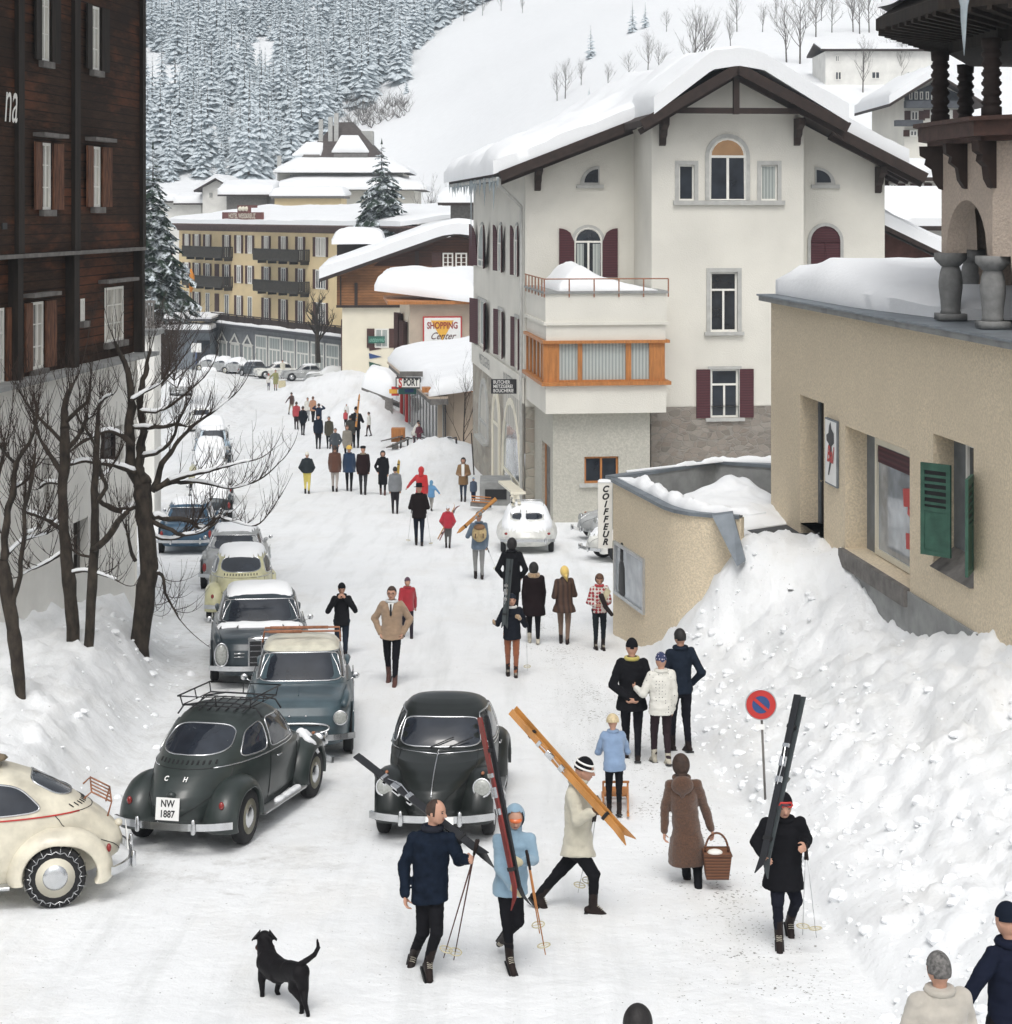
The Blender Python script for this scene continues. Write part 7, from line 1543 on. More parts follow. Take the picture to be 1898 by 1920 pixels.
# right side
PH = Hull([(a, b, c, d*1.09, e_, f_) for a, b, c, d, e_, f_ in [(.22, 1.72, -1.75, .66, 3, 3), (.36, 1.93, -1.94, .80, 2.6, 2.8), (.50, 1.96, -1.96, .83, 2.4, 2.7), (.62, 1.86, -1.90, .82, 2.3, 2.6), (.72, 1.62, -1.80, .78, 2.3, 2.5), (.80, 1.30, -1.66, .72, 2.4, 2.4), (.87, .90, -1.50, .655, 3, 2.4), (.95, .62, -1.34, .62, 3.2, 2.5), (1.08, .42, -1.08, .575, 3.2, 2.6), (1.18, .24, -.82, .52, 3, 2.6), (1.25, .08, -.58, .44, 2.8, 2.4), (1.29, -.06, -.36, .32, 2.4, 2.2), (1.305, -.14, -.22, .12, 2, 2)]], -.15)
e = car_root('sports_coupe', .62, 55.0, .0, 1, 'white rounded sports coupe under fresh snow with skis on its roof, seen from behind', None)
m_ = MB(); PH.mesh(m_); m_.build('body', PT['white'], e, True, local=True)
for s_ in (-1, 1):
    wheel(e, 1.05, s_*.68, r=.31, rim='alu'); wheel(e, -1.05, s_*.70, r=.31, rim='alu'); glasspart(e, 'side_window', [(-.75, .93), (.35, .93), (.18, 1.13), (-.55, 1.15)], lambda x, z, s_=s_: (x, s_*(PH.y(x, z)+.006), z), e=5)
    m_ = MB(); m_.ell((-1.80, s_*.62, .60), (.04, .05, .04), 10, 6); m_.build('tail_light', M['tail'], e, True, local=True)
glasspart(e, 'rear_window', [(-.46, .955), (.46, .955), (.42, 1.12), (-.42, 1.12)], lambda y, z: (PH.x(y, z, False)-.01, y, z), e=4)
bumper(e, -2.02, -1, .42, .78, .52); plate(e, (-1.86, 0, .66), (0, -1, 0), (.3, 0, 1), ('', ''), w=.34, h=.2)
snowcap(e, [PH], -1.85, 1.7, -.75, .75, .09, seed=3, keep=lambda x, y, z: z > .60 and not (-1.36 < x < -1.02 and abs(y) < .46 and z > .93 and (abs(y-.1) > .12)))
m_ = MB(); z = 1.40
for x in (.0, -.45): m_.tube([(x, -.5, z-.14), (x, -.48, z+.02), (x, .48, z+.02), (x, .5, z-.14)], .014, 5)
m_.build('roof_rack', M['chrome'], e, True, local=True)
beetle(4.05, 57.7, -.93, -.36, PT['lgrey'], 'grey rounded car with its nose showing beside the hairdresser sign', group='cars by the hairdresser', fplate=('',))
beetle(4.10, 52.3, -.95, -.30, PT['white'], 'white rounded car with only its front wing showing left of the curved wall', group='cars by the hairdresser', snow=2)
# ------------------------------------------------------------------ people
SKIN = pm('skin', (.48, .27, .19), .6, .06, 9, .05, 40, spec=.35); M['hairb'] = pm('brown_hair', (.045, .026, .018), .7, .4, 25, .5, 80); M['hairk'] = pm('black_hair', (.014, .012, .012), .6, .3, 25, .5, 80); M['hairg'] = pm('grey_hair', (.13, .125, .12), .7, .6, 40, .5, 80)
M['hairy'] = pm('blond_hair', (.55, .45, .28), .8, .3, 25, .6, 60); M['hairn'] = pm('chestnut_hair', (.10, .05, .03), .7, .4, 25, .5, 80)
M['bootl'] = pm('boot_leather', (.018, .012, .011), .55, .3, 9, .2, 40, spec=.15); M['bootb'] = pm('brown_leather', (.07, .025, .018), .5, .3, 9, .2, 40); M['bootw'] = pm('pale_boot', (.42, .39, .32), .7, .2, 9, .2, 40)
M['glove'] = pm('pale_glove', (.50, .45, .30), .8, .15, 9, .2, 40); M['fur'] = pm('fur', (.30, .20, .11), .95, .5, 22, .9, 60, fuzz=.5)
ARMS = dict(down=((-.01,.024,-.17), (.03,.022,-.33)), swf=((.05,.035,-.17), (.14,.03,-.30)), swb=((-.07,.04,-.16), (-.09,.05,-.31)), pocket=((-.05,.075,-.17), (.05,.02,-.28)), front=((-.01,.05,-.18), (.13,-.02,-.19)),
 back=((-.06,.065,-.17), (-.10,-.07,-.27)), hips=((-.04,.088,-.15), (.03,.02,-.285)), face=((.05,.08,-.15), (.12,-.05,.03)), carry=((.03,.07,-.17), (.17,.0,-.07)), wide=((0,.11,-.12), (.02,.20,-.24)), hold=((.02,.06,-.18), (.14,.02,-.20)), up=((.03,.10,.02), (.06,.02,.10)), link=((0,.08,-.16), (.08,.12,-.13)))
def dots_mat(name, a, b, sc_, th):
    m, N, L, B = nodes(name); v = N.new('ShaderNodeTexVoronoi'); v.inputs['Scale'].default_value = sc_; v.inputs['Randomness'].default_value = .25; L.new(mapped(N, L), v.inputs['Vector'])
    L.new(mixc(N, L, mth(N, L, 'LESS_THAN', v.outputs[0], th), a, b), B.inputs['Base Color']); B.inputs['Roughness'].default_value = .95; return m
def pose(base, H, ang, arms=('down', 'down'), stride=.2, lean=0.0, side=1, twist=0.0):
    f = Vector((sin(radians(ang)), cos(radians(ang)), 0)); l = Vector((-f.y, f.x, 0)); z = Vector((0,0,1)); b = Vector(base); J = {}; ta = radians(ang+twist); fs = Vector((sin(ta), cos(ta), 0)); ls = Vector((-fs.y, fs.x, 0))
    pel = b + z*(.525-.05*stride)*H; ln = f*lean*H; J['pel'] = pel; J['neck'] = pel + z*.315*H*(1-abs(lean)*.4) + ln; J['head'] = J['neck'] + z*.088*H + f*(.012+.12*lean)*H; J['f'] = fs; J['l'] = ls; J['fd'] = fs - z*(.12+abs(lean)); J['H'] = H; J['foot'] = f
    for s_, k, am in ((1, 'L', arms[0]), (-1, 'R', arms[1])):
        sh = J['neck'] - z*.034*H + ls*s_*.092*H; J['sh'+k] = sh; e, h = ARMS[am] if isinstance(am, str) else am
        J['el'+k] = sh + (fs*e[0] + ls*s_*e[1] + z*e[2])*H; J['ha'+k] = sh + (fs*h[0] + ls*s_*h[1] + z*h[2])*H
        hp = pel + l*s_*.052*H - z*.01*H; q = s_*side*stride*.5; lift = .05*stride*max(0, -s_*side)*H*2; an = b + l*s_*.045*H + f*q*H + z*(.045*H + lift); J['hp'+k] = hp; J['an'+k] = an
        J['kn'+k] = hp.lerp(an, .5) + f*(.02+.06*stride*(1 if q < 0 else .4))*H; J['to'+k] = an + f*.085*H - z*(.022*H) if q >= 0 or stride < .1 else an + f*.075*H - z*.05*H
        J['to'+k].z = max(J['to'+k].z, b.z + .018*H)
    return J
def torso(mb, J, hem, bulk, H, flare=0.0, top=1.0):
    pel, nk, f, l = J['pel'], J['neck'], J['f'], J['l']; ax = (nk-pel); lh = (J['hpL']-J['hpR']).normalized(); rows = []
    spec = [(-.30, .098+flare, .080+flare*.8), (-.15, .099+flare*.6, .082+flare*.5), (0, .096, .078), (.30, .090, .068), (.60, .093, .070), (.80, .094, .064), (.90, .070, .052), (.99, .046, .044), (1.07, .036, .038)]
    hz = (hem - .525)/.315; sp2 = [r for r in spec if r[0] > hz+.02]; a0 = interp(hz, [r[0] for r in spec], [r[1] for r in spec]) if hz > -.3 else .098+flare*1.2; b0 = interp(hz, [r[0] for r in spec], [r[2] for r in spec]) if hz > -.3 else .080+flare
    if hz < -.3: a0 += flare*.3*(-hz-.3)
    up = Vector((0,0,1))
    for t, a, b in [(hz, a0, b0)] + sp2:
        c = pel + (ax*t if t > 0 else up*(t*.315*H)); w = max(0, min(1, t)); L = (lh*(1-w) + l*w).normalized(); B = L.cross(up).normalized()
        k = bulk*.95 if t < .85 else 1+(bulk-1)*.5; rows.append((c, L*a*H*k, B*b*H*k))
    n = 20; vs_, fs_ = [], []
    for c, A, B in rows:
        for i in range(n): th = 2*pi*i/n; vs_.append(c + A*math.copysign(abs(cos(th))**.85, cos(th)) + B*sin(th))
    for j in range(len(rows)-1):
        for i in range(n): fs_.append((j*n+i, j*n+(i+1) % n, (j+1)*n+(i+1) % n, (j+1)*n+i))
    fs_ += [tuple(range(n))[::-1], tuple((len(rows)-1)*n+i for i in range(n))]; mb.add(vs_, fs_)
def hand(mb, el_, ha, J, H, curl=.6, pal=None):
    d = (ha-el_).normalized(); inn = pal or (J['pel'].lerp(J['neck'], .5) - ha); inn = (inn - d*inn.dot(d)).normalized(); w = d.cross(inn).normalized(); k = H/1.75
    c = ha + d*.045*k; mb.ell(c, (.045*k, .018*k, .05*k), 10, 8, X=w, Y=inn, Z=d)
    for i, (o, L) in enumerate(((-.031, .060), (-.011, .072), (.010, .068), (.030, .055))):
        a = ha + d*.078*k + w*o*k; b = a + (d*(1-curl*.5) + inn*curl*.7).normalized()*L*.55*k; e = b + (d*(1-curl*1.2) + inn*curl*1.3).normalized()*L*.5*k
        mb.cap(a - d*.01*k, b, .0105*k, .0098*k, 6); mb.cap(b, e, .0098*k, .0085*k, 6)
    a = ha + d*.02*k - w*.034*k; b = a + (d*.7 - w*.5 + inn*.5).normalized()*.042*k; mb.cap(a, b, .013*k, .011*k, 6); mb.cap(b, b + (d*.6 + inn*.8).normalized()*.03*k, .011*k, .009*k, 6)
def wrinkle(me, base, fn):
    n = len(me.vertices); co = np.empty(n*3, 'f'); me.vertices.foreach_get('co', co); co = co.reshape(-1, 3); no = np.array([tuple(v.vector) for v in me.vertex_normals]); b = np.array(tuple(base))
    co += no*np.array([fn(p) for p in (co + b).tolist()])[:, None]; me.vertices.foreach_set('co', co.ravel()); me.update()
def person(base, J, coat, pants, hair=('short', 'hairb'), label='', hem=.46, bulk=1.1, flare=.0, boots='bootl', gloves=None, near=False, collar=None, group=None, skirt=False, extra=None, coatmat=None, pantsmat=None, name='person', shaft=.10, look=None, hatmat=None, curl=.65):
    H = J['H']; ty0 = hair[0]; D = Vector(base).y; e = empty(name, tuple(base), label, 'person', group); vox = .0085 if near else min(.026, max(.013, D*.00042)); up = Vector((0,0,1)); fd = (look or J['fd']).normalized(); hc = J['head']; X = fd.cross(up).normalized(); Z = X.cross(fd).normalized()
    b = MB(); b.ell(hc, (.0455*H, .056*H, .066*H), 18, 14, X=X, Y=fd, Z=Z); b.ell(hc + fd*.020*H - Z*.034*H, (.030*H, .030*H, .030*H), 12, 10, X=X, Y=fd, Z=Z); b.cap(hc + fd*.050*H + Z*.004*H, hc + fd*.061*H - Z*.012*H, .0065*H, .0095*H, 8)
    b.cap(hc - Z*.03*H - fd*.012*H, J['neck'] - up*.02*H, .029*H, .034*H, 12)
    for s_ in (-1, 1): b.ell(hc + X*s_*.044*H - fd*.004*H - Z*.004*H, (.006*H, .012*H, .018*H), 8, 6, X=X, Y=fd, Z=Z)
    b.cap(J['pel'], J['neck'] - up*.07*H, .062*H, .062*H, 12)
    for k in 'LR':
        b.cap(J['neck'] - up*.045*H, J['sh'+k], .035*H, .030*H, 8); b.cap(J['sh'+k], J['el'+k], .029*H, .024*H, 8); b.cap(J['el'+k], J['ha'+k], .023*H, .016*H, 8)
        b.cap(J['pel'], J['hp'+k], .05*H, .048*H, 8); b.cap(J['hp'+k], J['kn'+k], .042*H, .030*H, 8); b.cap(J['kn'+k], J['an'+k], .028*H, .021*H, 8); b.cap(J['an'+k], J['an'+k].lerp(J['to'+k], .35), .018*H, .012*H, 8)
        if near: hand(b, J['el'+k], J['ha'+k], J, H, curl)
        else:
            d = (J['ha'+k]-J['el'+k]).normalized(); b.cap(J['ha'+k], J['ha'+k]+d*.048*H, .019*H, .017*H, 8)
    remesh(b.build('body', SKIN, e), vox, 2, .5)
    c = MB(); torso(c, J, hem, bulk, H, flare)
    for k in 'LR':
        c.cap(J['neck'] - up*.038*H, J['sh'+k] - up*.006*H, .042*H*bulk**.5, .036*H*bulk, 10); c.cap(J['sh'+k] - up*.004*H, J['el'+k], .037*H*bulk, .032*H*bulk, 10); w = J['el'+k].lerp(J['ha'+k], .92); c.cap(J['el'+k], w, .034*H*bulk, .025*H*bulk, 10)
    cm = coatmat or cloth(coat); co = remesh(c.build('coat' if hem < .42 else 'jacket', cm, e), max(vox, .011), 5, .6)
    if near:                                                        # cloth folds as real relief
        wrinkle(co.data, base, lambda p: .019*(nz(p[0]*7, p[1]*7, p[2]*11)*.5 + nz(p[0]*16, p[1]*16, p[2]*22)*.3 + .25*abs(nz(p[0]*5, p[1]*5, p[2]*28))))
    collar = collar or coat
    if ty0 not in ('hood', 'scarf') or collar != coat: m_ = MB(); m_.tube([J['neck'] + up*.005*H + (J['f']*cos(a)*.046 + J['l']*sin(a)*.050)*H*1.0 for a in [2*pi*i/16 for i in range(16)]], .017*H if collar != 'fur' else .032*H, 7, closed=True); m_.build('collar', M['fur'] if collar == 'fur' else cloth(collar), e, True)
    p = MB(); p.cap(J['pel'] + up*.03*H, J['pel'] - up*.02*H, .072*H, .070*H, 12, flat=.85, fdir=J['f'])
    for k in 'LR':
        p.cap(J['pel'], J['hp'+k], .058*H, .058*H, 10); p.cap(J['hp'+k], J['kn'+k], .055*H, .040*H, 10); p.cap(J['kn'+k], J['an'+k] + up*.01*H, .039*H, .027*H, 10)
    if skirt: p.v, p.f = [], []; p.tube([J['pel'] + up*.06*H, J['pel'], J['pel'] - up*.18*H], [.07*H, .09*H, .115*H], 14); 
    po = remesh(p.build('skirt' if skirt else 'trousers', pantsmat or cloth(pants), e), max(vox, .011), 3, .5)
    if near:
        wrinkle(po.data, base, lambda p: .006*nz(p[0]*9, p[1]*9, p[2]*26))
    for k in 'LR':
        a, t = J['an'+k], J['to'+k]; fw = (t-a); fw.z *= .6; fw = fw.normalized() if fw.length > 1e-3 else J['foot']; kn = J['kn'+k]; up_l = (kn-a).normalized(); sd = fw.cross(up_l).normalized(); m_ = MB()
        dn = fw.cross(sd); dn = dn if dn.dot(up_l) < 0 else -dn
        hl = a - fw*.022*H + dn*.030*H; tt = a + fw*.100*H + dn*.034*H
        m_.cap(a + up_l*shaft*H, a, .031*H, .029*H, 10); m_.cap(hl, a.lerp(tt, .45) + dn*.004*H, .024*H, .026*H, 10); m_.cap(a, a.lerp(tt, .55), .028*H, .024*H, 10); m_.cap(a.lerp(tt, .45), tt, .026*H, .021*H, 10)
        bo = remesh(m_.build('boot', M[boots], e), max(.010, vox), 2, .5)
        if near: m_ = MB(); m_.obox((hl+tt)/2 + dn*.020*H, fw*.075*H, sd*.027*H, dn*.007*H); s2 = m_.build('sole', M['black'], bo); s2.parent = bo
        if near and boots == 'bootl':
            m_ = MB()
            for i in range(5): c_ = a.lerp(tt, .12+.11*i) - dn*.026*H; m_.tube([c_ - sd*.016*H, c_ - dn*.004*H, c_ + sd*.016*H], .0035, 4)
            m_.build('laces', M['bootw'], bo)
        if gloves: m_ = MB(); d = (J['ha'+k]-J['el'+k]).normalized(); gr = 1.7 if gloves == 'fur' else 1; m_.cap(J['ha'+k]-d*.01*H, J['ha'+k]+d*.05*H, .024*H*gr, .026*H*gr, 10) if not near else (hand(m_, J['el'+k], J['ha'+k], J, H*1.12, curl), m_.cap(J['el'+k].lerp(J['ha'+k], .86), J['ha'+k]+d*.01*H, .026*H, .022*H, 10)); remesh(m_.build('glove', M[gloves] if isinstance(gloves, str) else cloth(gloves), e), max(vox, .009), 1, .4)
    ty, hm = hair; hm = hatmat or (M[hm] if isinstance(hm, str) else cloth(hm)); m_ = MB(); o = hc - fd*.004*H; r = (.0500*H, .0600*H, .0705*H); nm = 'hair'
    if ty == 'short': m_.ell(o, r, 20, 16, X=X, Y=fd, Z=Z, keep=lambda x, y, z: z > .42*max(0, y)*1.3 - (.28 if y < .25 else -.02) - (.25 if y < -.3 else 0))
    elif ty == 'thin': m_.ell(o, (r[0]*.97, r[1]*.97, r[2]*.97), 20, 16, X=X, Y=fd, Z=Z, keep=lambda x, y, z: z > -.35 and y < .35 and (abs(x) > .22 or y < .15))
    elif ty == 'bob': m_.ell(o - fd*.006*H, (r[0]*1.2, r[1]*1.12, r[2]*1.10), 20, 16, X=X, Y=fd, Z=Z, keep=lambda x, y, z: y < .45 or z > .45)
    elif ty == 'long': m_.ell(o - fd*.008*H, (r[0]*1.2, r[1]*1.12, r[2]*1.1), 20, 16, X=X, Y=fd, Z=Z, keep=lambda x, y, z: y < .45 or z > .45); m_.cap(hc - fd*.035*H - Z*.02*H, hc - fd*.045*H - Z*.09*H, .042*H, .034*H, 12, flat=.7, fdir=fd)
    elif ty in ('beanie', 'stripe'):
        nm = 'hat'; m_.ell(o + Z*.008*H, (.051*H, .060*H, .074*H), 20, 16, X=X, Y=fd, Z=Z, keep=lambda x, y, z: z > -.02 + .25*max(0, y) - .2*max(0, -y))
    elif ty == 'hood': nm = 'hood'; m_.ell(o - fd*.010*H, (.062*H, .066*H, .080*H), 22, 18, X=X, Y=fd, Z=Z, keep=lambda x, y, z: y < .62 or z > .72 or z < -.75); m_.cap(hc - Z*.05*H - fd*.02*H, J['neck'] - J['f']*.02*H, .050*H, .058*H, 12)
    elif ty == 'scarf': nm = 'headscarf'; m_.ell(o - fd*.006*H, (.056*H, .063*H, .073*H), 22, 18, X=X, Y=fd, Z=Z, keep=lambda x, y, z: y < .55 or z > .66); m_.add([hc + X*.055*H - Z*.03*H - fd*.03*H, hc - X*.055*H - Z*.03*H - fd*.03*H, hc - Z*.13*H - fd*.085*H, hc - fd*.065*H], [(0,1,2), (0,3,1), (0,2,3), (1,3,2)])
    elif ty == 'brim': nm = 'hat'; m_.lathe([(.085*H, 0), (.085*H, .006*H), (.052*H, .010*H), (.050*H, .055*H), (.040*H, .068*H), (.001, .064*H)], o + Z*.022*H, Z, 20)
    elif ty == 'cap': nm = 'hat'; m_.lathe([(.052*H, 0), (.056*H, .03*H), (.050*H, .05*H), (.001, .058*H)], o + Z*.018*H, Z, 18); m_.ell(hc + fd*.055*H + Z*.022*H, (.035*H, .03*H, .005*H), 10, 5, X=X, Y=fd, Z=Z)
    elif ty == 'furhat': nm = 'hat'; m_.ell(o + Z*.015*H, (.068*H, .074*H, .078*H), 20, 16, X=X, Y=fd, Z=Z, keep=lambda x, y, z: z > -.25 + .3*max(0, y))
    if m_.v:
        ho = m_.build(nm, hm, e, True)
        if ty == 'stripe':
            for q_ in (.012, .040): s_ = MB(); rr_ = .0535*H if q_ < .03 else .047*H; s_.tube([o + X*rr_*cos(a) + fd*rr_*1.17*sin(a) + Z*(q_+.008*(1-sin(a)) )*H for a in [2*pi*i/20 for i in range(20)]], .006*H, 6, closed=True); s_.build('stripe', M['white'], ho, True)
        if nm != 'hair' and ty in ('beanie', 'stripe', 'brim', 'cap'): pass
        if near and ty in ('short', 'thin', 'bob', 'long'):
            md = ho.modifiers.new('s', 'SOLIDIFY'); md.thickness = .008
    if near and (fd.y < .3):
        for s_ in (-1, 1): m_ = MB(); m_.ell(hc + fd*.0465*H + X*s_*.0185*H + Z*.008*H, (.008*H, .005*H, .0042*H), 8, 6, X=X, Y=fd, Z=Z); m_.build('eye', M['black'], e, True); m_ = MB(); m_.cap(hc + fd*.0500*H + X*s_*.010*H + Z*.0185*H, hc + fd*.046*H + X*s_*.028*H + Z*.0175*H, .0022*H, .0022*H, 6); m_.build('eyebrow', M['hairb'], e, True)
        m_ = MB(); m_.ell(hc + fd*.0510*H - Z*.030*H, (.014*H, .004*H, .0032*H), 8, 6, X=X, Y=fd, Z=Z); m_.build('mouth', pm('lips', (.26, .09, .08), .5) if 'lips' not in bpy.data.materials else bpy.data.materials['lips'], e, True)
    J['root'] = e; J['X'] = X; J['Z'] = Z; return e
def pxpose(D0, H, spec, f, fd):
    """joints given as (u, v, dy): every one is a true 3D point at depth D0+dy"""
    J = {k: P(a[0], a[1], D0 + (a[2] if len(a) > 2 else 0)) for k, a in spec.items()}; J['H'] = H; f = Vector(f).normalized(); J['f'] = f; J['l'] = Vector((-f.y, f.x, 0)); J['fd'] = Vector(fd); J['foot'] = f; return J
PE = {}
def generic(key, u, vh, vf, ang, coat, pants, label, hair=('short', 'hairb'), arms=('swf', 'swb'), stride=.22, H=None, D=None, **k):
    g = GP(u, vf) if D is None else P(u, vf, D); g.z = GZ(g.x, g.y, False) if D is None else g.z; H = H or (vf-vh)*g.y/F*.985; lean = k.pop('lean', 0); side = k.pop('side', 1); tw_ = k.pop('twist', 0)
    g2 = g + Vector((0,0,.0)); J = pose(g2, H, ang, arms, stride, lean, side, tw_); PE[key] = J; person(g2, J, coat, pants, hair, label, **k); return J
NAVY, BLK, DKB = (.010, .014, .024), (.010, .010, .012), (.035, .020, .014)
# the five skiers in front
J = pxpose(17.9, 1.76, dict(head=(818,1522,.0), neck=(811,1553,.03), shL=(846,1572,.0), shR=(776,1572,.06), elL=(861,1612,-.08), haL=(880,1612,-.30), elR=(758,1622,.08), haR=(760,1680,-.02), pel=(806,1672,.05), hpL=(817,1680,.03), hpR=(795,1680,.07), knL=(819,1748,-.10), anL=(803,1806,-.05), toL=(809,1833,-.22), knR=(793,1748,.02), anR=(776,1790,.34), toR=(771,1822,.20)), (.25, -1, 0), (.92, -.42, -.10))
PE['p1'] = J; e = person(P(806, 1840, 17.9), J, NAVY, BLK, ('thin', 'hairb'), 'bareheaded man in a navy quilted jacket carrying black skis on his shoulder', hem=.475, bulk=1.16, near=True, collar=(.02, .022, .03), coatmat=pm('quilted_navy', (.008, .013, .024), .8, .3, 14, .6, 16, spec=.06))
J = pxpose(18.05, 1.64, dict(head=(966,1533,.0), neck=(963,1560,.04), shL=(993,1572,.02), shR=(935,1574,.02), elL=(1000,1612,-.06), haL=(975,1617,-.30), elR=(938,1628,-.06), haR=(962,1664,-.28), pel=(957,1662,.03), hpL=(967,1668,.03), hpR=(947,1668,.03), knL=(972,1728,-.12), anL=(943,1762,.40), toL=(936,1782,.46), knR=(951,1728,-.08), anR=(956,1796,-.03), toR=(964,1826,-.20)), (.05, -1, 0), (.10, -1, -.38))
PE['p2'] = J; LB = (.23, .34, .43); e = person(P(958, 1832, 18.05), J, LB, BLK, ('hood', LB), 'skier in a light blue hooded anorak hugging upright red and black skis', hem=.485, bulk=1.14, near=True, gloves='glove'); hc, X, Z, fd = J['head'], J['X'], J['Z'], J['fd'].normalized(); H = J['H']
m_ = MB(); m_.ell(hc + fd*.040*H + Z*.012*H, (.038*H, .024*H, .016*H), 14, 8, X=X, Y=fd, Z=Z); m_.build('goggles', pm('orange_lens', (.60, .13, .03), .2, .1, 9, 0, coat=.5), e, True)
J = pxpose(19.9, 1.82, dict(head=(1096,1444,.0), neck=(1084,1466,.0), shR=(1074,1486,-.16), shL=(1086,1484,.18), elR=(1084,1536,-.26), haR=(1112,1522,-.32), elL=(1100,1530,.16), haL=(1118,1508,-.0), pel=(1084,1588,.0), hpR=(1084,1594,-.09), hpL=(1086,1592,.09), knR=(1114,1640,-.10), anR=(1112,1700,-.08), toR=(1140,1718,-.10), knL=(1046,1638,.12), anL=(1012,1680,.14), toL=(1022,1700,.12)), (1, -.12, 0), (.95, -.16, -.20))
PE['p3'] = J; e = person(P(1085, 1715, 19.9), J, (.50, .47, .38), BLK, ('stripe', BLK), 'man striding right in a cream anorak and striped hat, wooden skis on his shoulder', hem=.47, bulk=1.22, flare=.02, near=True, gloves=(.09, .04, .02)); 
J = pxpose(20.9, 1.66, dict(head=(1276,1433,.0), neck=(1278,1459,.0), shL=(1257,1472,.0), shR=(1306,1470,.0), elL=(1247,1518,.02), haL=(1246,1560,-.02), elR=(1322,1516,.04), haR=(1334,1555,.05), pel=(1288,1560,.0), hpL=(1280,1566,.0), hpR=(1300,1566,.0), knL=(1286,1622,.06), anL=(1290,1662,.22), toL=(1283,1664,.34), knR=(1308,1625,.02), anR=(1310,1672,-.18), toR=(1309,1684,-.02)), (-.12, 1, 0), (-.25, 1, -.05))
PE['p5'] = J; e = person(P(1296, 1685, 20.9), J, (.085, .038, .018), BLK, ('long', 'hairb'), 'woman in a long brown hooded coat walking away with a wicker basket', hem=.31, bulk=1.08, flare=.02, near=True, coatmat=pm('brown_wool', (.080, .036, .018), .95, .4, 60, .6, 120, fuzz=.3)); H = 1.66
m_ = MB(); nk = J['neck']; m_.ell(nk + Vector((0, -.10, -.05)), (.13, .07, .11), 14, 10); m_.cap(nk + Vector((0, -.11, -.10)), nk + Vector((0, -.10, -.20)), .06, .02, 10); o = m_.build('hood', bpy.data.materials['brown_wool'], e); remesh(o, .012, 3)
J = pxpose(18.75, 1.75, dict(head=(1470,1511,-.02), neck=(1470,1536,.02), shR=(1437,1544,.0), shL=(1500,1544,.0), elR=(1418,1580,.0), haR=(1432,1604,-.24), elL=(1512,1574,.02), haL=(1509,1586,-.22), pel=(1469,1640,.02), hpR=(1459,1646,.02), hpL=(1481,1646,.02), knR=(1458,1692,-.10), anR=(1461,1756,-.05), toR=(1462,1780,-.22), knL=(1494,1688,.02), anL=(1481,1728,.36), toL=(1484,1752,.26)), (0, -1, 0), (.05, -1, -.22))
PE['p6'] = J; e = person(P(1470, 1785, 18.75), J, BLK, (.012, .013, .02), ('beanie', BLK), 'man in black with red goggles on his forehead, black skis over his shoulder', hem=.455, bulk=1.22, flare=.01, near=True, collar=BLK); hc, X, Z, fd = J['head'], J['X'], J['Z'], J['fd'].normalized(); H = 1.75
m_ = MB(); m_.tube([hc + fd*.052*H + X*x*H + Z*(.034+z)*H for x, z in ((-.038,.0),(-.030,.016),(0,.014),(.030,.016),(.038,.0),(.030,-.014),(.008,-.006),(-.008,-.006),(-.030,-.014))], .006*H, 7, closed=True); gg = m_.build('goggles', M['red'], e, True); m_ = MB(); m_.ell(hc + fd*.048*H + Z*.035*H, (.033*H, .012*H, .013*H), 12, 7, X=X, Y=fd, Z=Z); m_.build('lens', pm('dark_lens', (.06, .02, .03), .1, .1, 9, 0, coat=.5), gg, True)
# kick-sled child, trio and the others in the middle distance
gen = generic
gen('p4', 1152, 1388, 1525, -4, (.19, .27, .40), BLK, 'child in a light blue parka and pale fur hat leaning on a wooden kick sled', ('furhat', 'hairy'), ('hold', 'hold'), .12, lean=.11, hem=.46, bulk=1.28, H=1.25, D=23.9, near=True)
gen('p7', 1185, 1193, 1425, 2, BLK, (.011, .011, .014), 'stout man in a black coat with hands clasped behind his back', ('beanie', BLK), ('back', 'back'), .16, hem=.43, bulk=1.22, flare=.015, near=True, collar=(.45, .38, .10))
gen('p8', 1240, 1220, 1432, -12, (.62, .61, .56), (.030, .020, .024), 'woman in a dotted white sweater and patterned hat, arm linked with the man in black', ('beanie', (.03, .04, .10)), ('link', 'down'), .14, hem=.46, bulk=1.24, near=True, boots='bootw', coatmat=dots_mat('dotted_knit', (.64, .63, .58), (.05, .05, .06), 22, .16), hatmat=dots_mat('dotted_blue', (.03, .04, .10), (.5, .48, .55), 26, .30))
gen('p9', 1276, 1173, 1408, -18, (.014, .020, .032), (.012, .012, .017), 'tall bareheaded man in a dark navy jacket nearest the snow bank', ('short', 'hairk'), ('hold', 'pocket'), .12, hem=.48, bulk=1.06, near=True, collar=(.014, .020, .032))
gen('p10', 960, 1110, 1268, 178, (.012, .014, .020), (.22, .075, .035), 'woman in rust orange trousers with brown fur mittens carrying upright grey skis', ('beanie', (.02, .025, .035)), ('carry', 'link'), .14, hem=.46, bulk=1.18, near=True, gloves='fur', collar=(.6, .6, .58))
gen('p11', 960, 1006, 1166, 4, BLK, BLK, 'man in a long dark overcoat standing behind the woman with fur mittens', ('bob', 'hairk'), ('pocket', 'pocket'), .05, hem=.36, bulk=1.14)
gen('p12', 1001, 1051, 1207, -4, (.014, .009, .010), BLK, 'woman in a black fur coat with a brown fur collar and pale shoes', ('bob', 'hairk'), ('down', 'down'), .14, hem=.36, bulk=1.26, flare=.02, boots='bootw', collar='fur', D=37.6)
gen('p13', 1058, 1058, 1208, 8, (.055, .028, .018), (.16, .105, .075), 'woman in a brown fur jacket with a yellow headscarf', ('scarf', (.72, .52, .16)), ('front', 'front'), .08, hem=.42, bulk=1.24, flare=.03, D=37.6, twist=-30, coatmat=stripes_mat('striped_fur', (.075, .038, .022), (.030, .014, .010), .10, 0))
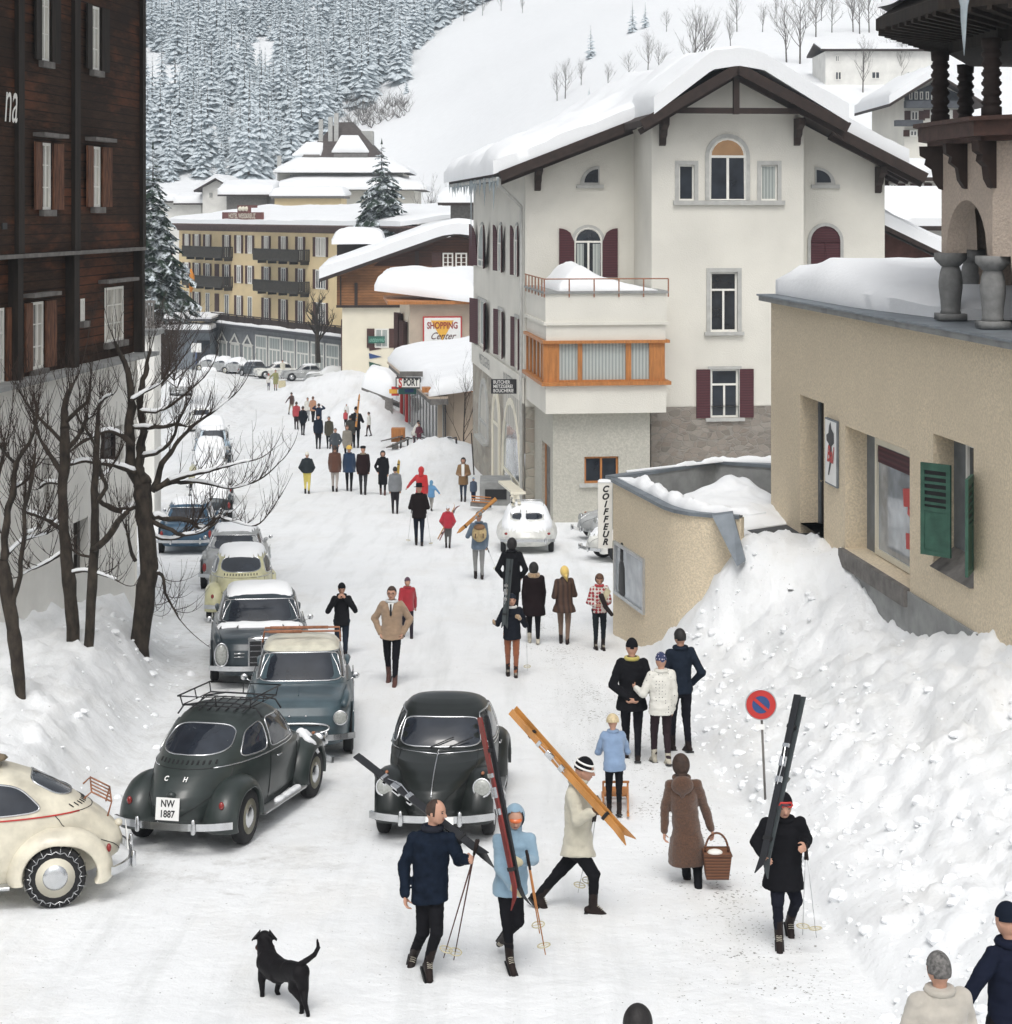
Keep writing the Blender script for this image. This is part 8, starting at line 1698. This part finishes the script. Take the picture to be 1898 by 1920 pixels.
_sw = dots_mat('patterned_knit', (.58, .55, .52), (.30, .03, .04), 15, .46)
gen('p14', 1124, 1073, 1217, 172, (.5, .3, .3), (.014, .018, .022), 'woman in a red and white patterned sweater looking down at boots in her arms', ('bob', 'hairn'), ('front', 'front'), .05, hem=.49, bulk=1.10, D=36.9, coatmat=_sw, collar=(.40, .03, .04), look=Vector((0, -1, -.7)), near=True)
gen('p15', 641, 1090, 1240, 176, (.012, .012, .014), (.018, .024, .036), 'young man in a black jacket and black knit hat lighting something at his mouth', ('beanie', BLK), ('face', 'face'), .06, hem=.47, bulk=1.10, near=True, D=36.2, look=Vector((.2, -1, -.45)))
gen('p16', 735, 1093, 1282, 184, (.30, .21, .14), (.010, .010, .013), 'man in a tan jacket, white shirt, dark tie and glasses walking toward the camera', ('short', 'hairb'), ('hips', 'hips'), .22, hem=.47, bulk=1.20, flare=.01, near=True, boots='bootb', collar=(.55, .57, .58))
J = PE['p16']; e = J['root']; f = J['f']; H = J['H']; m_ = MB(); nk = J['neck']; m_.prism([nk + f*.075*H + J['l']*x*H + Vector((0,0,z*H)) for x, z in ((-.03, .0), (.03, .0), (.0, -.13))], f*.012); m_.build('shirt', M['white'], e); m_ = MB(); m_.prism([nk + f*.084*H + J['l']*x*H + Vector((0,0,z*H)) for x, z in ((-.008, -.01), (.008, -.01), (.011, -.12), (0, -.13), (-.011, -.12))], f*.012); m_.build('tie', M['black'], e)
m_ = MB()
for s_ in (-1, 1): m_.tube([J['head'] + J['fd'].normalized()*.058*H + J['X']*(s_*.019+.014*cos(a))*H + J['Z']*(.008+.010*sin(a))*H for a in [2*pi*i/12 for i in range(12)]], .0028, 4, closed=True)
m_.build('glasses', M['black'], e)
gen('p17', 764, 1079, 1199, 168, (.32, .025, .035), (.025, .020, .028), 'small child in a red jacket and knit cap half hidden behind the man in tan', ('beanie', (.09, .045, .07)), ('swb', 'swf'), .28, hem=.47, bulk=1.2, D=38.4)
gen('p18', 898, 957, 1086, -6, (.11, .15, .20), (.22, .22, .215), 'grey clad woman with a straw coloured rucksack and orange skis on her shoulder', ('beanie', (.14, .12, .10)), ('carry', 'down'), .08, hem=.45, bulk=1.22)
gen('p19', 840, 946, 1028, 6, (.35, .02, .035), (.085, .08, .078), 'child in a bright red jacket and white bobble hat with skis under one arm', ('beanie', (.60, .62, .64)), ('pocket', 'pocket'), .06, hem=.47, bulk=1.25)
gen('p20', 786, 905, 1023, -3, (.013, .009, .009), (.013, .016, .026), 'man in black with a brimmed dark hat walking away with two thin ski poles', ('brim', BLK), ('front', 'front'), .14, hem=.45, bulk=1.26)
gen('p21', 790, 873, 968, 10, (.42, .02, .022), BLK, 'figure in a red hooded anorak with one arm held out in the street', ('hood', (.42, .02, .022)), ('wide', 'down'), .14, hem=.45, bulk=1.2)
gen('p22', 809, 898, 958, 20, (.10, .24, .42), (.30, .29, .27), 'small child in a light blue hooded jacket holding hands beside the red anorak', ('hood', (.12, .28, .44)), ('down', 'wide'), .2, hem=.45, bulk=1.3, H=1.12)
gen('p23', 741, 873, 963, -4, (.17, .18, .19), (.022, .020, .024), 'woman in a grey speckled sweater with skis behind her head', ('short', 'hairk'), ('down', 'down'), .06, hem=.47, bulk=1.22)
gen('p24', 718, 843, 928, 176, BLK, BLK, 'woman in a long black coat walking toward the camera with red brown shoes', ('bob', 'hairk'), ('down', 'pocket'), .12, hem=.24, bulk=1.12, boots='bootb')
gen('p25', 681, 834, 928, -2, (.020, .010, .010), (.035, .035, .038), 'man in a very dark brown coat and cap in the row of four walking away', ('cap', BLK), ('down', 'down'), .14, hem=.42, bulk=1.16, collar=(.25, .20, .14))
gen('p26', 655, 834, 921, -3, (.014, .035, .080), BLK, 'woman in a blue jacket and yellow hat in the row of four walking away', ('furhat', (.65, .42, .08)), ('down', 'down'), .20, hem=.43, bulk=1.18, flare=.03)
gen('p27', 628, 833, 922, 2, (.10, .042, .026), (.40, .36, .33), 'person in a brown jacket and pale trousers at the left of the row walking away', ('short', 'hairb'), ('down', 'down'), .10, hem=.42, bulk=1.20, boots='bootl')
gen('p28', 576, 846, 926, 0, (.026, .032, .036), (.60, .50, .12), 'person in bright yellow trousers and a charcoal jacket walking alone', ('beanie', (.66, .64, .56)), ('pocket', 'pocket'), .06, hem=.50, bulk=1.28)
gen('p29', 629, 801, 868, 180, (.045, .055, .065), (.03, .03, .035), 'man in a slate grey jacket facing the camera behind the row of four', ('short', 'hairg'), ('pocket', 'pocket'), .08, hem=.45, bulk=1.2)
gen('p30', 651, 796, 862, 184, (.22, .20, .165), BLK, 'woman in a pale grey tweed coat facing the camera beside the slate jacketed man', ('bob', 'hairn'), ('down', 'down'), .08, hem=.34, bulk=1.22)
gen('p31', 668, 761, 840, -8, (.012, .012, .016), BLK, 'man in black holding a long upright wooden ski', ('beanie', BLK), ('down', 'carry'), .12, hem=.46, bulk=1.18)
gen('p32', 617, 779, 841, 182, (.055, .05, .032), BLK, 'person in an olive coat facing the camera right of the navy jacketed man', ('short', 'hairg'), ('down', 'down'), .10, hem=.40, bulk=1.16)
gen('p33', 597, 776, 842, 0, (.010, .016, .028), BLK, 'man in a dark navy jacket and cap standing with legs apart', ('cap', BLK), ('down', 'down'), .04, hem=.46, bulk=1.2)
gen('p34', 568, 760, 816, 8, (.010, .012, .016), BLK, 'man in a black coat walking beside the red jacket far up the street', ('short', 'hairb'), ('down', 'pocket'), .1, hem=.42, bulk=1.2)
gen('p35', 556, 752, 805, -3, (.36, .045, .055), (.03, .02, .022), 'person in a faded red jacket far up the street', ('short', 'hairb'), ('down', 'down'), .06, hem=.47, bulk=1.2)
gen('p36', 547, 734, 778, -40, (.055, .025, .02), (.30, .26, .2), 'person in a brown top bending sideways beyond the red jacket', ('short', 'hairb'), ('wide', 'down'), .3, hem=.47, bulk=1.1)
gen('p37', 587, 742, 792, 20, (.38, .20, .12), BLK, 'person in a peach coloured jacket far up the street', ('short', 'hairn'), ('front', 'down'), .1, hem=.44, bulk=1.25)
gen('p38', 598, 755, 812, -4, (.014, .022, .045), BLK, 'person in dark blue with both arms raised to the head', ('short', 'hairb'), ('up', 'up'), .06, hem=.46, bulk=1.15)
gen('p48', 577, 744, 790, 175, (.55, .54, .50), (.3, .3, .3), 'small figure in a white jacket left of the peach jacket', ('short', 'hairb'), ('down', 'down'), .1, hem=.45, bulk=1.15)
gen('p39', 692, 771, 818, -75, (.62, .61, .56), (.045, .025, .022), 'boy in a white jacket standing apart by the snow hump', ('short', 'hairb'), ('down', 'down'), .16, hem=.47, bulk=1.15)
gen('p40', 648, 768, 800, 178, (.40, .05, .06), BLK, 'small child in red with long hair behind the tweed coat', ('bob', 'hairn'), ('down', 'down'), .05, hem=.45, bulk=1.2)
gen('p49', 650, 756, 790, 178, (.60, .60, .58), BLK, 'small child all in white with a pointed hat', ('beanie', (.7, .7, .68)), ('down', 'down'), .05, hem=.42, bulk=1.2)
gen('p50', 657, 777, 842, 4, (.05, .05, .045), BLK, 'dark haired person between the man with the upright ski and the tweed coat', ('short', 'hairk'), ('down', 'down'), .1, hem=.45, bulk=1.15)
gen('p41', 517, 692, 733, 176, (.22, .22, .09), (.32, .2, .14), 'woman in an olive green coat with a shopping bag far up the street', ('short', 'hairg'), ('down', 'wide'), .1, hem=.32, bulk=1.25)
gen('p42', 504, 700, 732, 178, (.55, .53, .50), (.1, .1, .12), 'child with a red hat holding hands with the woman in olive', ('beanie', (.4, .04, .05)), ('wide', 'down'), .1, hem=.46, bulk=1.2)
gen('p43', 530, 674, 710, 170, (.62, .60, .5), BLK, 'person in white and black by the parked white saloon', ('short', 'hairb'), ('down', 'down'), .1, hem=.5, bulk=1.1)
gen('p51', 536, 682, 708, 170, (.10, .18, .28), (.1, .13, .2), 'small child in blue by the parked white saloon', ('short', 'hairb'), ('down', 'down'), .1, hem=.45, bulk=1.15)
gen('p44', 869, 856, 940, 184, (.20, .115, .05), (.022, .035, .06), 'woman in a brown sheepskin coat with a long white scarf by the stone wall', ('bob', 'hairk'), ('front', 'front'), .10, hem=.38, bulk=1.22)
J = PE['p44']; m_ = MB(); nk, f, H = J['neck'], J['f'], J['H']; m_.prism([nk + f*.095*H + J['l']*x*H + Vector((0,0,z*H)) for x, z in ((-.035, .02), (.035, .02), (.03, -.25), (-.03, -.25))], f*.02); m_.build('scarf', M['white'], J['root'])
gen('p45', 888, 894, 945, 182, (.05, .07, .11), (.012, .02, .045), 'little child in a blue grey jacket and bobble hat beside the sheepskin coat', ('beanie', (.25, .35, .45)), ('down', 'down'), .05, hem=.46, bulk=1.3, boots='bootw')
gen('p46', 776, 786, 838, 60, (.62, .61, .57), (.16, .03, .04), 'stooping woman in a white smock and red trousers before the sports shop', ('short', 'hairk'), ('hold', 'hold'), .08, lean=.16, D=96.5, hem=.42, bulk=1.3)
gen('p52', 786, 792, 841, 190, (.10, .02, .035), (.16, .03, .045), 'child in dark red beside the stooping woman in white', ('short', 'hairk'), ('front', 'front'), .03, D=96, hem=.45, bulk=1.1)
# cut figures along the bottom edge
def low(u, vh, D, H, **k): b = P(u, vh, D); return Vector((b.x, D, b.z - H))
for key, u, vh, D, H, ang, coat, hair, lab, kw in (('p47', 1762, 1782, 13.1, 1.76, -12, (.44, .41, .36), ('short', 'hairg'), 'grey haired man in a pale beige coat cut by the bottom edge', dict(bulk=1.30, hem=.40, flare=.02, collar=(.42, .39, .34))),
    ('p53', 1893, 1694, 14.2, 1.84, -28, (.010, .013, .026), ('beanie', NAVY), 'man in navy with a dark cap cut by the right edge', dict(bulk=1.12, hem=.44)), ('p54', 1196, 1884, 12.4, 1.70, 10, (.03, .03, .03), ('bob', 'hairk'), 'dark haired person whose hair alone shows at the bottom edge', dict(bulk=1.1))):
    b = low(u, vh, D, H); J = pose(b, H, ang, ('hold', 'hold') if key != 'p53' else ('wide', 'down'), .1); PE[key] = J; person(b, J, coat, BLK, hair, lab, near=True, **kw)
# ------------------------------------------------------------------ dog
def dog():
    D = 17.0; e = empty('dog', tuple(P(525, 1895, 17.0)), 'black short haired dog with raised tail, its head turned away', 'dog'); q = lambda u, v, dy=0: P(u, v, D+dy); m_ = MB(); c = m_.cap
    c(q(496,1760,.52), q(497,1774,.46), .078, .080, 14); c(q(496,1763,.56), q(495,1770,.68), .055, .035, 12); c(q(497,1774,.46), q(503,1800,.34), .082, .115, 14); c(q(503,1803,.32), q(520,1818,.22), .118, .125, 14); c(q(520,1818,.22), q(545,1822,.04), .122, .098, 14); c(q(545,1820,.04), q(562,1824,-.08), .100, .098, 14)
    c(q(508,1822,.30), q(524,1832,.18), .085, .07, 12)
    for s_ in (-1, 1): c(q(496+s_*9,1752,.50), q(496+s_*19,1762,.46), .022, .010, 8)
    for a in ([(494,1812,.36,.060), (491,1836,.33,.042), (492,1856,.32,.028), (492,1873,.32,.026), (485,1877,.40,.028)], [(516,1822,.30,.05), (523,1842,.32,.034), (519,1858,.36,.026), (526,1872,.36,.024), (526,1876,.42,.022)],
              [(557,1828,-.06,.085), (551,1852,-.02,.058), (567,1878,-.14,.030), (566,1900,-.12,.025), (558,1906,-.06,.028)], [(566,1830,-.10,.080), (570,1856,-.10,.050), (572,1880,-.20,.028), (578,1902,-.22,.022), (577,1912,-.16,.024)],
              [(564,1808,-.10,.035), (578,1799,-.16,.030), (590,1790,-.19,.026), (597,1777,-.20,.022), (595,1762,-.20,.014)]):
        for (u0, v0, y0, r0), (u1, v1, y1, r1) in zip(a[:-1], a[1:]): c(q(u0, v0, y0), q(u1, v1, y1), r0, r1, 10)
    remesh(m_.build('body', pm('black_coat', (.006, .005, .006), .6, .3, 20, .4, 90, spec=.15), e), .011, 4, .55)
    for s_ in (-1, 1):
        m_ = MB(); a = q(496+s_*8, 1749, .50); b_ = q(496+s_*23, 1764, .46); n_ = Vector((0, .035, 0)); m_.prism([a - n_, a + n_ + Vector((0,0,.01)), b_ + n_*.6, b_ - n_*.4], Vector((s_*.004, 0, .010))); m_.build('ear', bpy.data.materials['black_coat'], e)
    m_ = MB(); m_.tube([q(497,1776,.45)+Vector((.086*cos(a), .05*sin(a), .02*sin(a))) for a in [2*pi*i/18 for i in range(18)]], .008, 6, closed=True); m_.build('collar', M['bootb'], e, True)
dog()
# ------------------------------------------------------------------ skis, poles and other carried or standing things
def ski(mb, a, b, w, n, th=.018, wd=.078, flip=1):
    """a = square tail, b = curved tip; n = face normal, w = width direction"""
    N_ = 18; vs_, fs_ = [], []; ax = (b-a)
    for i in range(N_+1):
        f = i/N_; c = a + ax*f + n*flip*(.09*max(0, (f-.88)/.12)**2); k = wd/2*(1 - .10*sin(pi*f))*(1 if f < .93 else max(.12, 1-((f-.93)/.07)**1.6)); t = th/2*(1 if f < .9 else .5)*(.7+.6*sin(pi*f))
        vs_ += [c - w*k - n*t, c + w*k - n*t, c + w*k + n*t, c - w*k + n*t]
    for i in range(N_):
        for k in range(4): fs_.append((4*i+k, 4*i+(k+1) % 4, 4*i+4+(k+1) % 4, 4*i+4+k))
    fs_ += [(3,2,1,0), (4*N_, 4*N_+1, 4*N_+2, 4*N_+3)]; mb.add(vs_, fs_)
def ski_pair(a, b, cols, label, wdir=None, bind=.45, spread=.012, metal='chrome', boots=None):
    a, b = Vector(a), Vector(b); e = empty('pair_of_skis', tuple((a+b)/2), label, 'skis', 'skis carried along the street'); ax = (b-a).normalized(); w = Vector(wdir or (0,0,1)); w = (w - ax*w.dot(ax)).normalized(); n = ax.cross(w)
    for i, s_ in enumerate((1, -1)):
        m_ = MB(); o = n*s_*.016; o2 = n*s_*(.016+spread) + w*.03*i; ski(m_, a + o2, b + o + w*.02*i, w, n, flip=s_); k = m_.build('ski', M[cols[i]] if isinstance(cols[i], str) else cols[i], e); autosmooth(k, 40)
        g = MB(); c = a.lerp(b, bind) + n*s_*.036
        for f, l_ in ((-.02, .10), (.08, .06), (-.11, .04)): p = c + ax*(b-a).length*f; g.obox(p, ax*l_/2, w*.036, n*.014)
        g.tube([c - ax*.18 + n*s_*.01, c + n*s_*.035 + w*.03, c + ax*.2 + n*s_*.01], .006, 5); g.build('binding', M[metal], k)
    m_ = MB()
    for f in (.18, .80): c = a.lerp(b, f); m_.obox(c, ax*.018, w*.046, n*.034)
    m_.build('strap', M['black'], e); return e
def pole(a, b, label, mat='bootb', r=.009, group='ski poles carried along the street', basket=True):
    a, b = Vector(a), Vector(b); e = empty('ski_pole', tuple(b), label, 'ski pole', group); ax = (b-a).normalized(); m_ = MB(); m_.tube([a, b], [r, r*.6], 7); m_.build('shaft', M[mat] if isinstance(mat, str) else mat, e, True); m_ = MB(); m_.cap(a - ax*.02, a + ax*.12, .016, .013, 8); m_.build('grip', M['bootl'], e, True)
    if basket:
        m_ = MB(); c = b - ax*.09; u, v = frame_of(ax); m_.tube([c + (u*cos(t)+v*sin(t))*.062 for t in [2*pi*i/18 for i in range(18)]], .006, 5, closed=True)
        for t in (0, pi/2): m_.tube([c + (u*cos(t)+v*sin(t))*.062, c, c - (u*cos(t)+v*sin(t))*.062], .004, 4)
        m_.build('basket', M['glove'], e)
SW = pm('varnished_ski', (.46, .21, .055), .3, .25, 5, .05, 30, coat=.6, stretch=(1, 1, .3)); SB = pm('black_ski', (.014, .015, .018), .5, .2, 4, 0); SR = paint('red_ski', (.17, .022, .018)); SG = pm('grey_ski', (.045, .055, .058), .5, .2, 4, 0); SY = paint('yellow_base', (.45, .30, .05))
CAMD = Vector((0, 1, 0))
ski_pair(P(669, 1420, 19.1), P(920, 1614, 17.55), (SB, SB), 'black skis pointing down across the shoulder of the man in the navy jacket', wdir=(.2, .9, .5), bind=.34)
ski_pair(P(904, 1344, 18.0), P(976, 1702, 17.55), (SR, SB), 'red and black skis held upright by the light blue skier', wdir=(.55, -.85, 0), bind=.42)
ski_pair(P(960, 1333, 20.1), P(1182, 1580, 19.35), (SW, SW), 'varnished orange wooden skis on the shoulder of the striding man', wdir=(.6, -.3, .8), bind=.36)
ski_pair(P(1498, 1304, 19.1), P(1426, 1642, 18.35), (SB, SG), 'black skis with red straps over the shoulder of the man with goggles', wdir=(.7, -.7, 0), bind=.40)
ski_pair(P(955, 1048, 33.9), P(945, 1178, 33.6), (SG, SG), 'grey green skis held upright by the woman with fur mittens', wdir=(1, -.5, 0), bind=.5)
ski_pair(P(931, 936, 47.6), P(858, 1000, 47.2), (SW, SW), 'orange wooden skis across the rucksack of the grey clad woman', wdir=(.4, .3, 1), bind=.45)
ski_pair(P(823, 1012, 54.6), P(857, 946, 55.3), (SR, SW), 'thin red brown skis under the arm of the child in red', wdir=(.4, .3, 1), bind=.5)
ski_pair(P(744, 905, 66.0), P(748, 862, 66.0), (SY, SY), 'yellow ski tips standing behind the head of the woman in grey', wdir=(1, 0, 0), bind=.2)
ski_pair(P(667, 800, 92.0), P(674, 738, 92.0), (SW, SW), 'long upright wooden skis carried by the man in black far up the street', wdir=(1, 0, 0), bind=.3)
for s_, u, v in ((0, 832, 1796), (1, 851, 1800)): pole(P(896 - s_*3, 1580, 17.62), P(u, v, 17.75 + .12*s_), ['left of two brown poles in the hand of the man in the navy jacket', 'right of two brown poles in the hand of the man in the navy jacket'][s_])
pole(P(988, 1600, 17.75), P(1012, 1750, 17.85), 'shorter yellow brown pole hanging beside the light blue skier', M['orange']); pole(P(990, 1606, 17.72), P(1023, 1790, 17.7), 'longer yellow brown pole hanging beside the light blue skier', M['orange'])
pole(P(1116, 1520, 19.8), P(1084, 1674, 19.9), 'left thin pale pole behind the legs of the striding man', 'alu', .006); pole(P(1118, 1520, 19.9), P(1101, 1664, 20.1), 'right thin pale pole behind the legs of the striding man', 'alu', .006)
pole(P(1511, 1588, 18.5), P(1505, 1753, 18.5), 'left thin steel pole held by the man with goggles', 'alu', .006); pole(P(1512, 1588, 18.5), P(1531, 1758, 18.4), 'right thin steel pole held by the man with goggles', 'alu', .006)
pole(P(772, 955, 55.6), P(765, 1018, 55.8), 'left thin pole of the man with the brimmed hat', 'alu', .008); pole(P(799, 955, 55.6), P(809, 1024, 55.6), 'right thin pole of the man with the brimmed hat', 'alu', .008)
pole(P(914, 1028, 47.4), P(932, 1070, 47.0), 'short pole swinging in the hand of the grey clad woman', 'alu', .008); pole(P(987, 1160, 33.8), P(989, 1258, 34.0), 'thin pole hanging beside the woman with fur mittens', 'alu', .006)
# wicker basket
e = empty('wicker_basket', tuple(P(1344, 1643, 20.7)), 'square brown wicker shopping basket with a hooped handle', 'basket'); D = 20.7; k = D/F; c = P(1344, 1620, D); wm = stripes_mat('wicker', (.17, .070, .032), (.070, .028, .015), .035, 2); m_ = MB()
def bring(z, sx, sy): return [c + Vector((x*sx, y*sy, z)) for x, y in ((-1, -1), (1, -1), (1, 1), (-1, 1))]
lo, hi = bring(-.14, .125, .11), bring(.14, .155, .14); m_.add(lo + hi + bring(.13, .13, .115), [(3,2,1,0), (0,1,5,4), (1,2,6,5), (2,3,7,6), (3,0,4,7), (4,5,9,8), (5,6,10,9), (6,7,11,10), (7,4,8,11), (8,9,10,11)]); m_.build('basket_body', wm, e)
m_ = MB(); m_.tube(hi, .012, 6, closed=True); m_.build('rim', wm, e); m_ = MB(); m_.tube([c + Vector((.13*cos(t), 0, .14+.21*sin(t))) for t in [pi*i/14 for i in range(15)]], .012, 6); m_.build('handle', wm, e, True); m_ = MB(); m_.ell(c + Vector((-.02, 0, .13)), (.09, .08, .035), 10, 6); m_.build('cloth', M['frame'], e, True)
# rucksack
J = PE['p18']; c = J['neck'].lerp(J['pel'], .45) - J['f']*.17; e = empty('rucksack', tuple(c), 'straw coloured canvas rucksack with leather straps on the back of the grey clad woman', 'rucksack'); rm = pm('canvas_straw', (.42, .32, .17), .9, .3, 12, .4, 40)
m_ = MB(); m_.ell(c, (.19, .12, .23), 16, 12); m_.build('bag', rm, e, True)
for x in (-.10, .10): m_ = MB(); m_.ell(c + Vector((x, -.10, -.05)), (.085, .06, .10), 12, 8); m_.build('pocket', rm, e, True); m_ = MB(); m_.tube([c + Vector((x, -.165, .02)), c + Vector((x, -.17, -.10))], .014, 5); m_.build('strap', M['bootb'], e)
m_ = MB(); m_.ell(c + Vector((0, -.02, .16)), (.15, .13, .08), 12, 8); m_.build('flap', pm('canvas_brown', (.22, .12, .06), .9), e, True)
# boots and parcel in the arms of the woman in the patterned sweater
J = PE['p14']; c = J['haL'].lerp(J['haR'], .5) + J['f']*.08; e = empty('ski_boots', tuple(c), 'black laced boots and straw parcel held by the woman in the patterned sweater', 'boots'); m_ = MB(); m_.cap(P(1128, 1118, 36.5), P(1136, 1138, 36.5), .06, .05, 10); m_.cap(P(1136, 1138, 36.5), P(1147, 1152, 36.45), .05, .04, 10); m_.build('boot', M['bootl'], e, True)
m_ = MB(); m_.beam(P(1128, 1130, 36.6), P(1141, 1106, 36.6), .16, .10); m_.build('parcel', M['glove'], e)
# kick sled
e = empty('kick_sled', tuple(P(1160, 1525, 24.4)), 'orange varnished wooden kick sled under the hands of the child in the blue parka', 'sled'); m_ = MB()
for u in (1132, 1178): m_.beam(P(u, 1528, 23.7), P(u-2, 1506, 25.9), .03, .04); m_.beam(P(u, 1524, 24.0), P(u-1, 1466, 24.3), .025, .025); m_.beam(P(u-1, 1494, 24.2), P(u-2, 1484, 25.5), .035, .03)
m_.build('runner', M['orange'], e); m_ = MB(); m_.beam(P(1130, 1466, 24.25), P(1180, 1466, 24.25), .025, .025); m_.build('handlebar', M['orange'], e)
m_ = MB()
for i in range(4): m_.beam(P(1131, 1490-i*4, 24.5+i*.28), P(1178, 1490-i*4, 24.5+i*.28), .10, .02)
m_.build('seat', M['orange'], e)
# no parking sign
g = P(1438, 1506, 24.2); sgp = empty('no_parking_sign', tuple(g), 'round red and blue no parking sign on a thin grey post in the snow bank', 'road sign'); c = P(1427, 1321, 24.0); r = 29.5*24/F; m_ = MB(); m_.tube([g - Vector((0,0,.4)), c + Vector((0,.02,.1))], .016, 7); m_.build('post', M['rust'] if 0 else M['greywood'], sgp, True)
ax = Vector((-.05, -1, -.04)).normalized(); m_ = MB(); m_.lathe([(r, -.012), (r, .008), (r*.96, .012), (r*.94, .004)], c, ax, 36); d_ = m_.build('disc', M['alu'], sgp, True); autosmooth(d_, 30)
for nm, rr_, off, mt in (('red_ring', .93, .008, 'red'), ('blue_field', .56, .012, 'blue')): m_ = MB(); m_.lathe([(r*rr_, -.002), (r*rr_, off), (.001, off+.0005)], c, ax, 32); m_.build(nm, M[mt], d_)
u = ax.cross(Vector((0,0,1))).normalized(); v = u.cross(ax).normalized(); bd_ = (u*.72 + v*.62).normalized(); pp_ = ax.cross(bd_).normalized(); m_ = MB(); m_.obox(c + ax*.017, bd_*r*.60, pp_*r*.10, ax*.002); m_.build('diagonal_bar', M['red'], d_)
m_ = MB(); c2 = P(1425, 1363, 23.98); m_.obox(c2, u*.06, v*.035, ax*.004); m_.build('small_plate', M['white'], sgp)
# torn sheet metal sticking out of the bank
m_ = MB(); q = [P(1464, 1500, 24.2), P(1460, 1466, 24.4), P(1478, 1462, 24.4), P(1516, 1485, 24.3), P(1520, 1500, 24.1), P(1498, 1508, 24.0), P(1486, 1498, 24.1)]; m_.prism(q, (0, .05, .03)); tag(m_.build('scrap_metal', pm('scrap', (.10, .11, .10), .6, .3, 9, .3, 20, metal=.3)), 'torn grey green sheet of metal sticking out of the snow bank', 'scrap metal')
# sleds and stone trough by the white house
e = empty('wooden_sled', tuple(P(905, 945, 67.5)), 'low yellow slatted wooden sled beside the little child in blue', 'sled'); m_ = MB()
for i in range(3): m_.beam(P(884, 930+i*5, 67.3-i*.2), P(921, 933+i*5, 67.3-i*.2), .10, .03)
m_.build('seat', M['yellow'] if 0 else M['orange'], e)
for d_ in (0, .5): m_ = MB(); m_.beam(P(882, 945, 67.4-d_), P(922, 948, 67.4-d_), .04, .16); m_.build('runner', M['greywood'], e)
e = empty('stone_trough', tuple(P(918, 940, 69)), 'dark stone trough standing against the wall of the white house', 'trough'); m_ = MB(); p = P(900, 902, 69); m_.box(p.x, p.x+1.15, 68.6, 70.5, zs(69)-.3, p.z); m_.build('basin', M['concrete'], e); m_ = MB(); m_.box(p.x+.2, p.x+1.0, 68.55, 68.62, p.z-.62, p.z-.25); m_.build('opening', M['black'], e)
m_ = MB(); m_.beam(P(946, 903, 66), P(974, 925, 63), .45, .08); tag(m_.build('leaning_board', M['cream']), 'cream plank board leaning behind the white coupe', 'board')
e = ski_pair(P(962, 945, 54.3), P(958, 926, 56.6), ('cream', 'cream'), 'pale skis lying on the roof rack of the white coupe', wdir=(1, 0, 0), bind=.4, spread=.03)
e['group'] = 'skis lying on the coupe roof'; m_ = MB(); m_.beam(P(974, 944, 54.4), P(971, 930, 56.4), .09, .04); tag(m_.build('short_ski', M['cream']), 'single pale ski with a dark heel on the coupe roof beside the pair', 'ski')
# bag of the woman in olive
p = P(529, 722, 149); m_ = MB(); m_.box(p.x-.28, p.x+.28, 148.9, 149.2, p.z-.4, p.z+.35); tag(m_.build('shopping_bag', M['glove']), 'straw coloured shopping bag carried by the woman in olive', 'bag')
m_ = MB(); m_.beam(P(889, 890, 76.5), P(884, 812, 77.5), .05, .05); tag(m_.build('leaning_pole', M['darkwood']), 'long thin dark pole leaning on the stone wall of the white house', 'pole')
rnd = random.Random(21); m_ = MB()
for i in range(1150):
    if i < 850: D = rnd.uniform(15, 35.5); xf = interp(D, *RF); X = xf + rnd.uniform(-.35, 3.4)*rnd.uniform(.2, 1); X = min(X, XA(D)-.25)
    else: D = rnd.uniform(22.5, 60); X = interp(D, *LF) - rnd.uniform(-.3, 2.6)*rnd.uniform(.3, 1)
    if D > 33.6 and X > 2.5: continue
    r = .022 + .085*rnd.random()**4; z = GZ(X, D); a = rnd.uniform(0, 3); m_.ell((X, D, z + r*.15), (r*rnd.uniform(.7, 1.4), r*rnd.uniform(.7, 1.3), r*rnd.uniform(.5, .9)), 6, 4, X=(cos(a), sin(a), 0), Y=(-sin(a), cos(a), 0))
tag(m_.build('snow_clods', M['snow']), 'broken clods of ploughed snow scattered over the banks', kind='stuff')
# ------------------------------------------------------------------ mountain air
hz = MB(); hz.box(-400, 400, -30, 670, -60, 150); ho = hz.build('haze', bpy.data.materials.new('haze_air')); m = ho.data.materials[0]; m.use_nodes = True; N, L = m.node_tree.nodes, m.node_tree.links; N.remove(N['Principled BSDF']); pv_ = N.new('ShaderNodeVolumePrincipled'); pv_.inputs['Color'].default_value = (.80, .91, 1.0, 1); pv_.inputs['Density'].default_value = HAZE; pv_.inputs['Anisotropy'].default_value = .2
L.new(pv_.outputs[0], N['Material Output'].inputs['Volume']); tag(ho, 'thin cold winter haze over the valley', kind='stuff')
for s_ in _tmp: bpy.data.scenes.remove(s_)
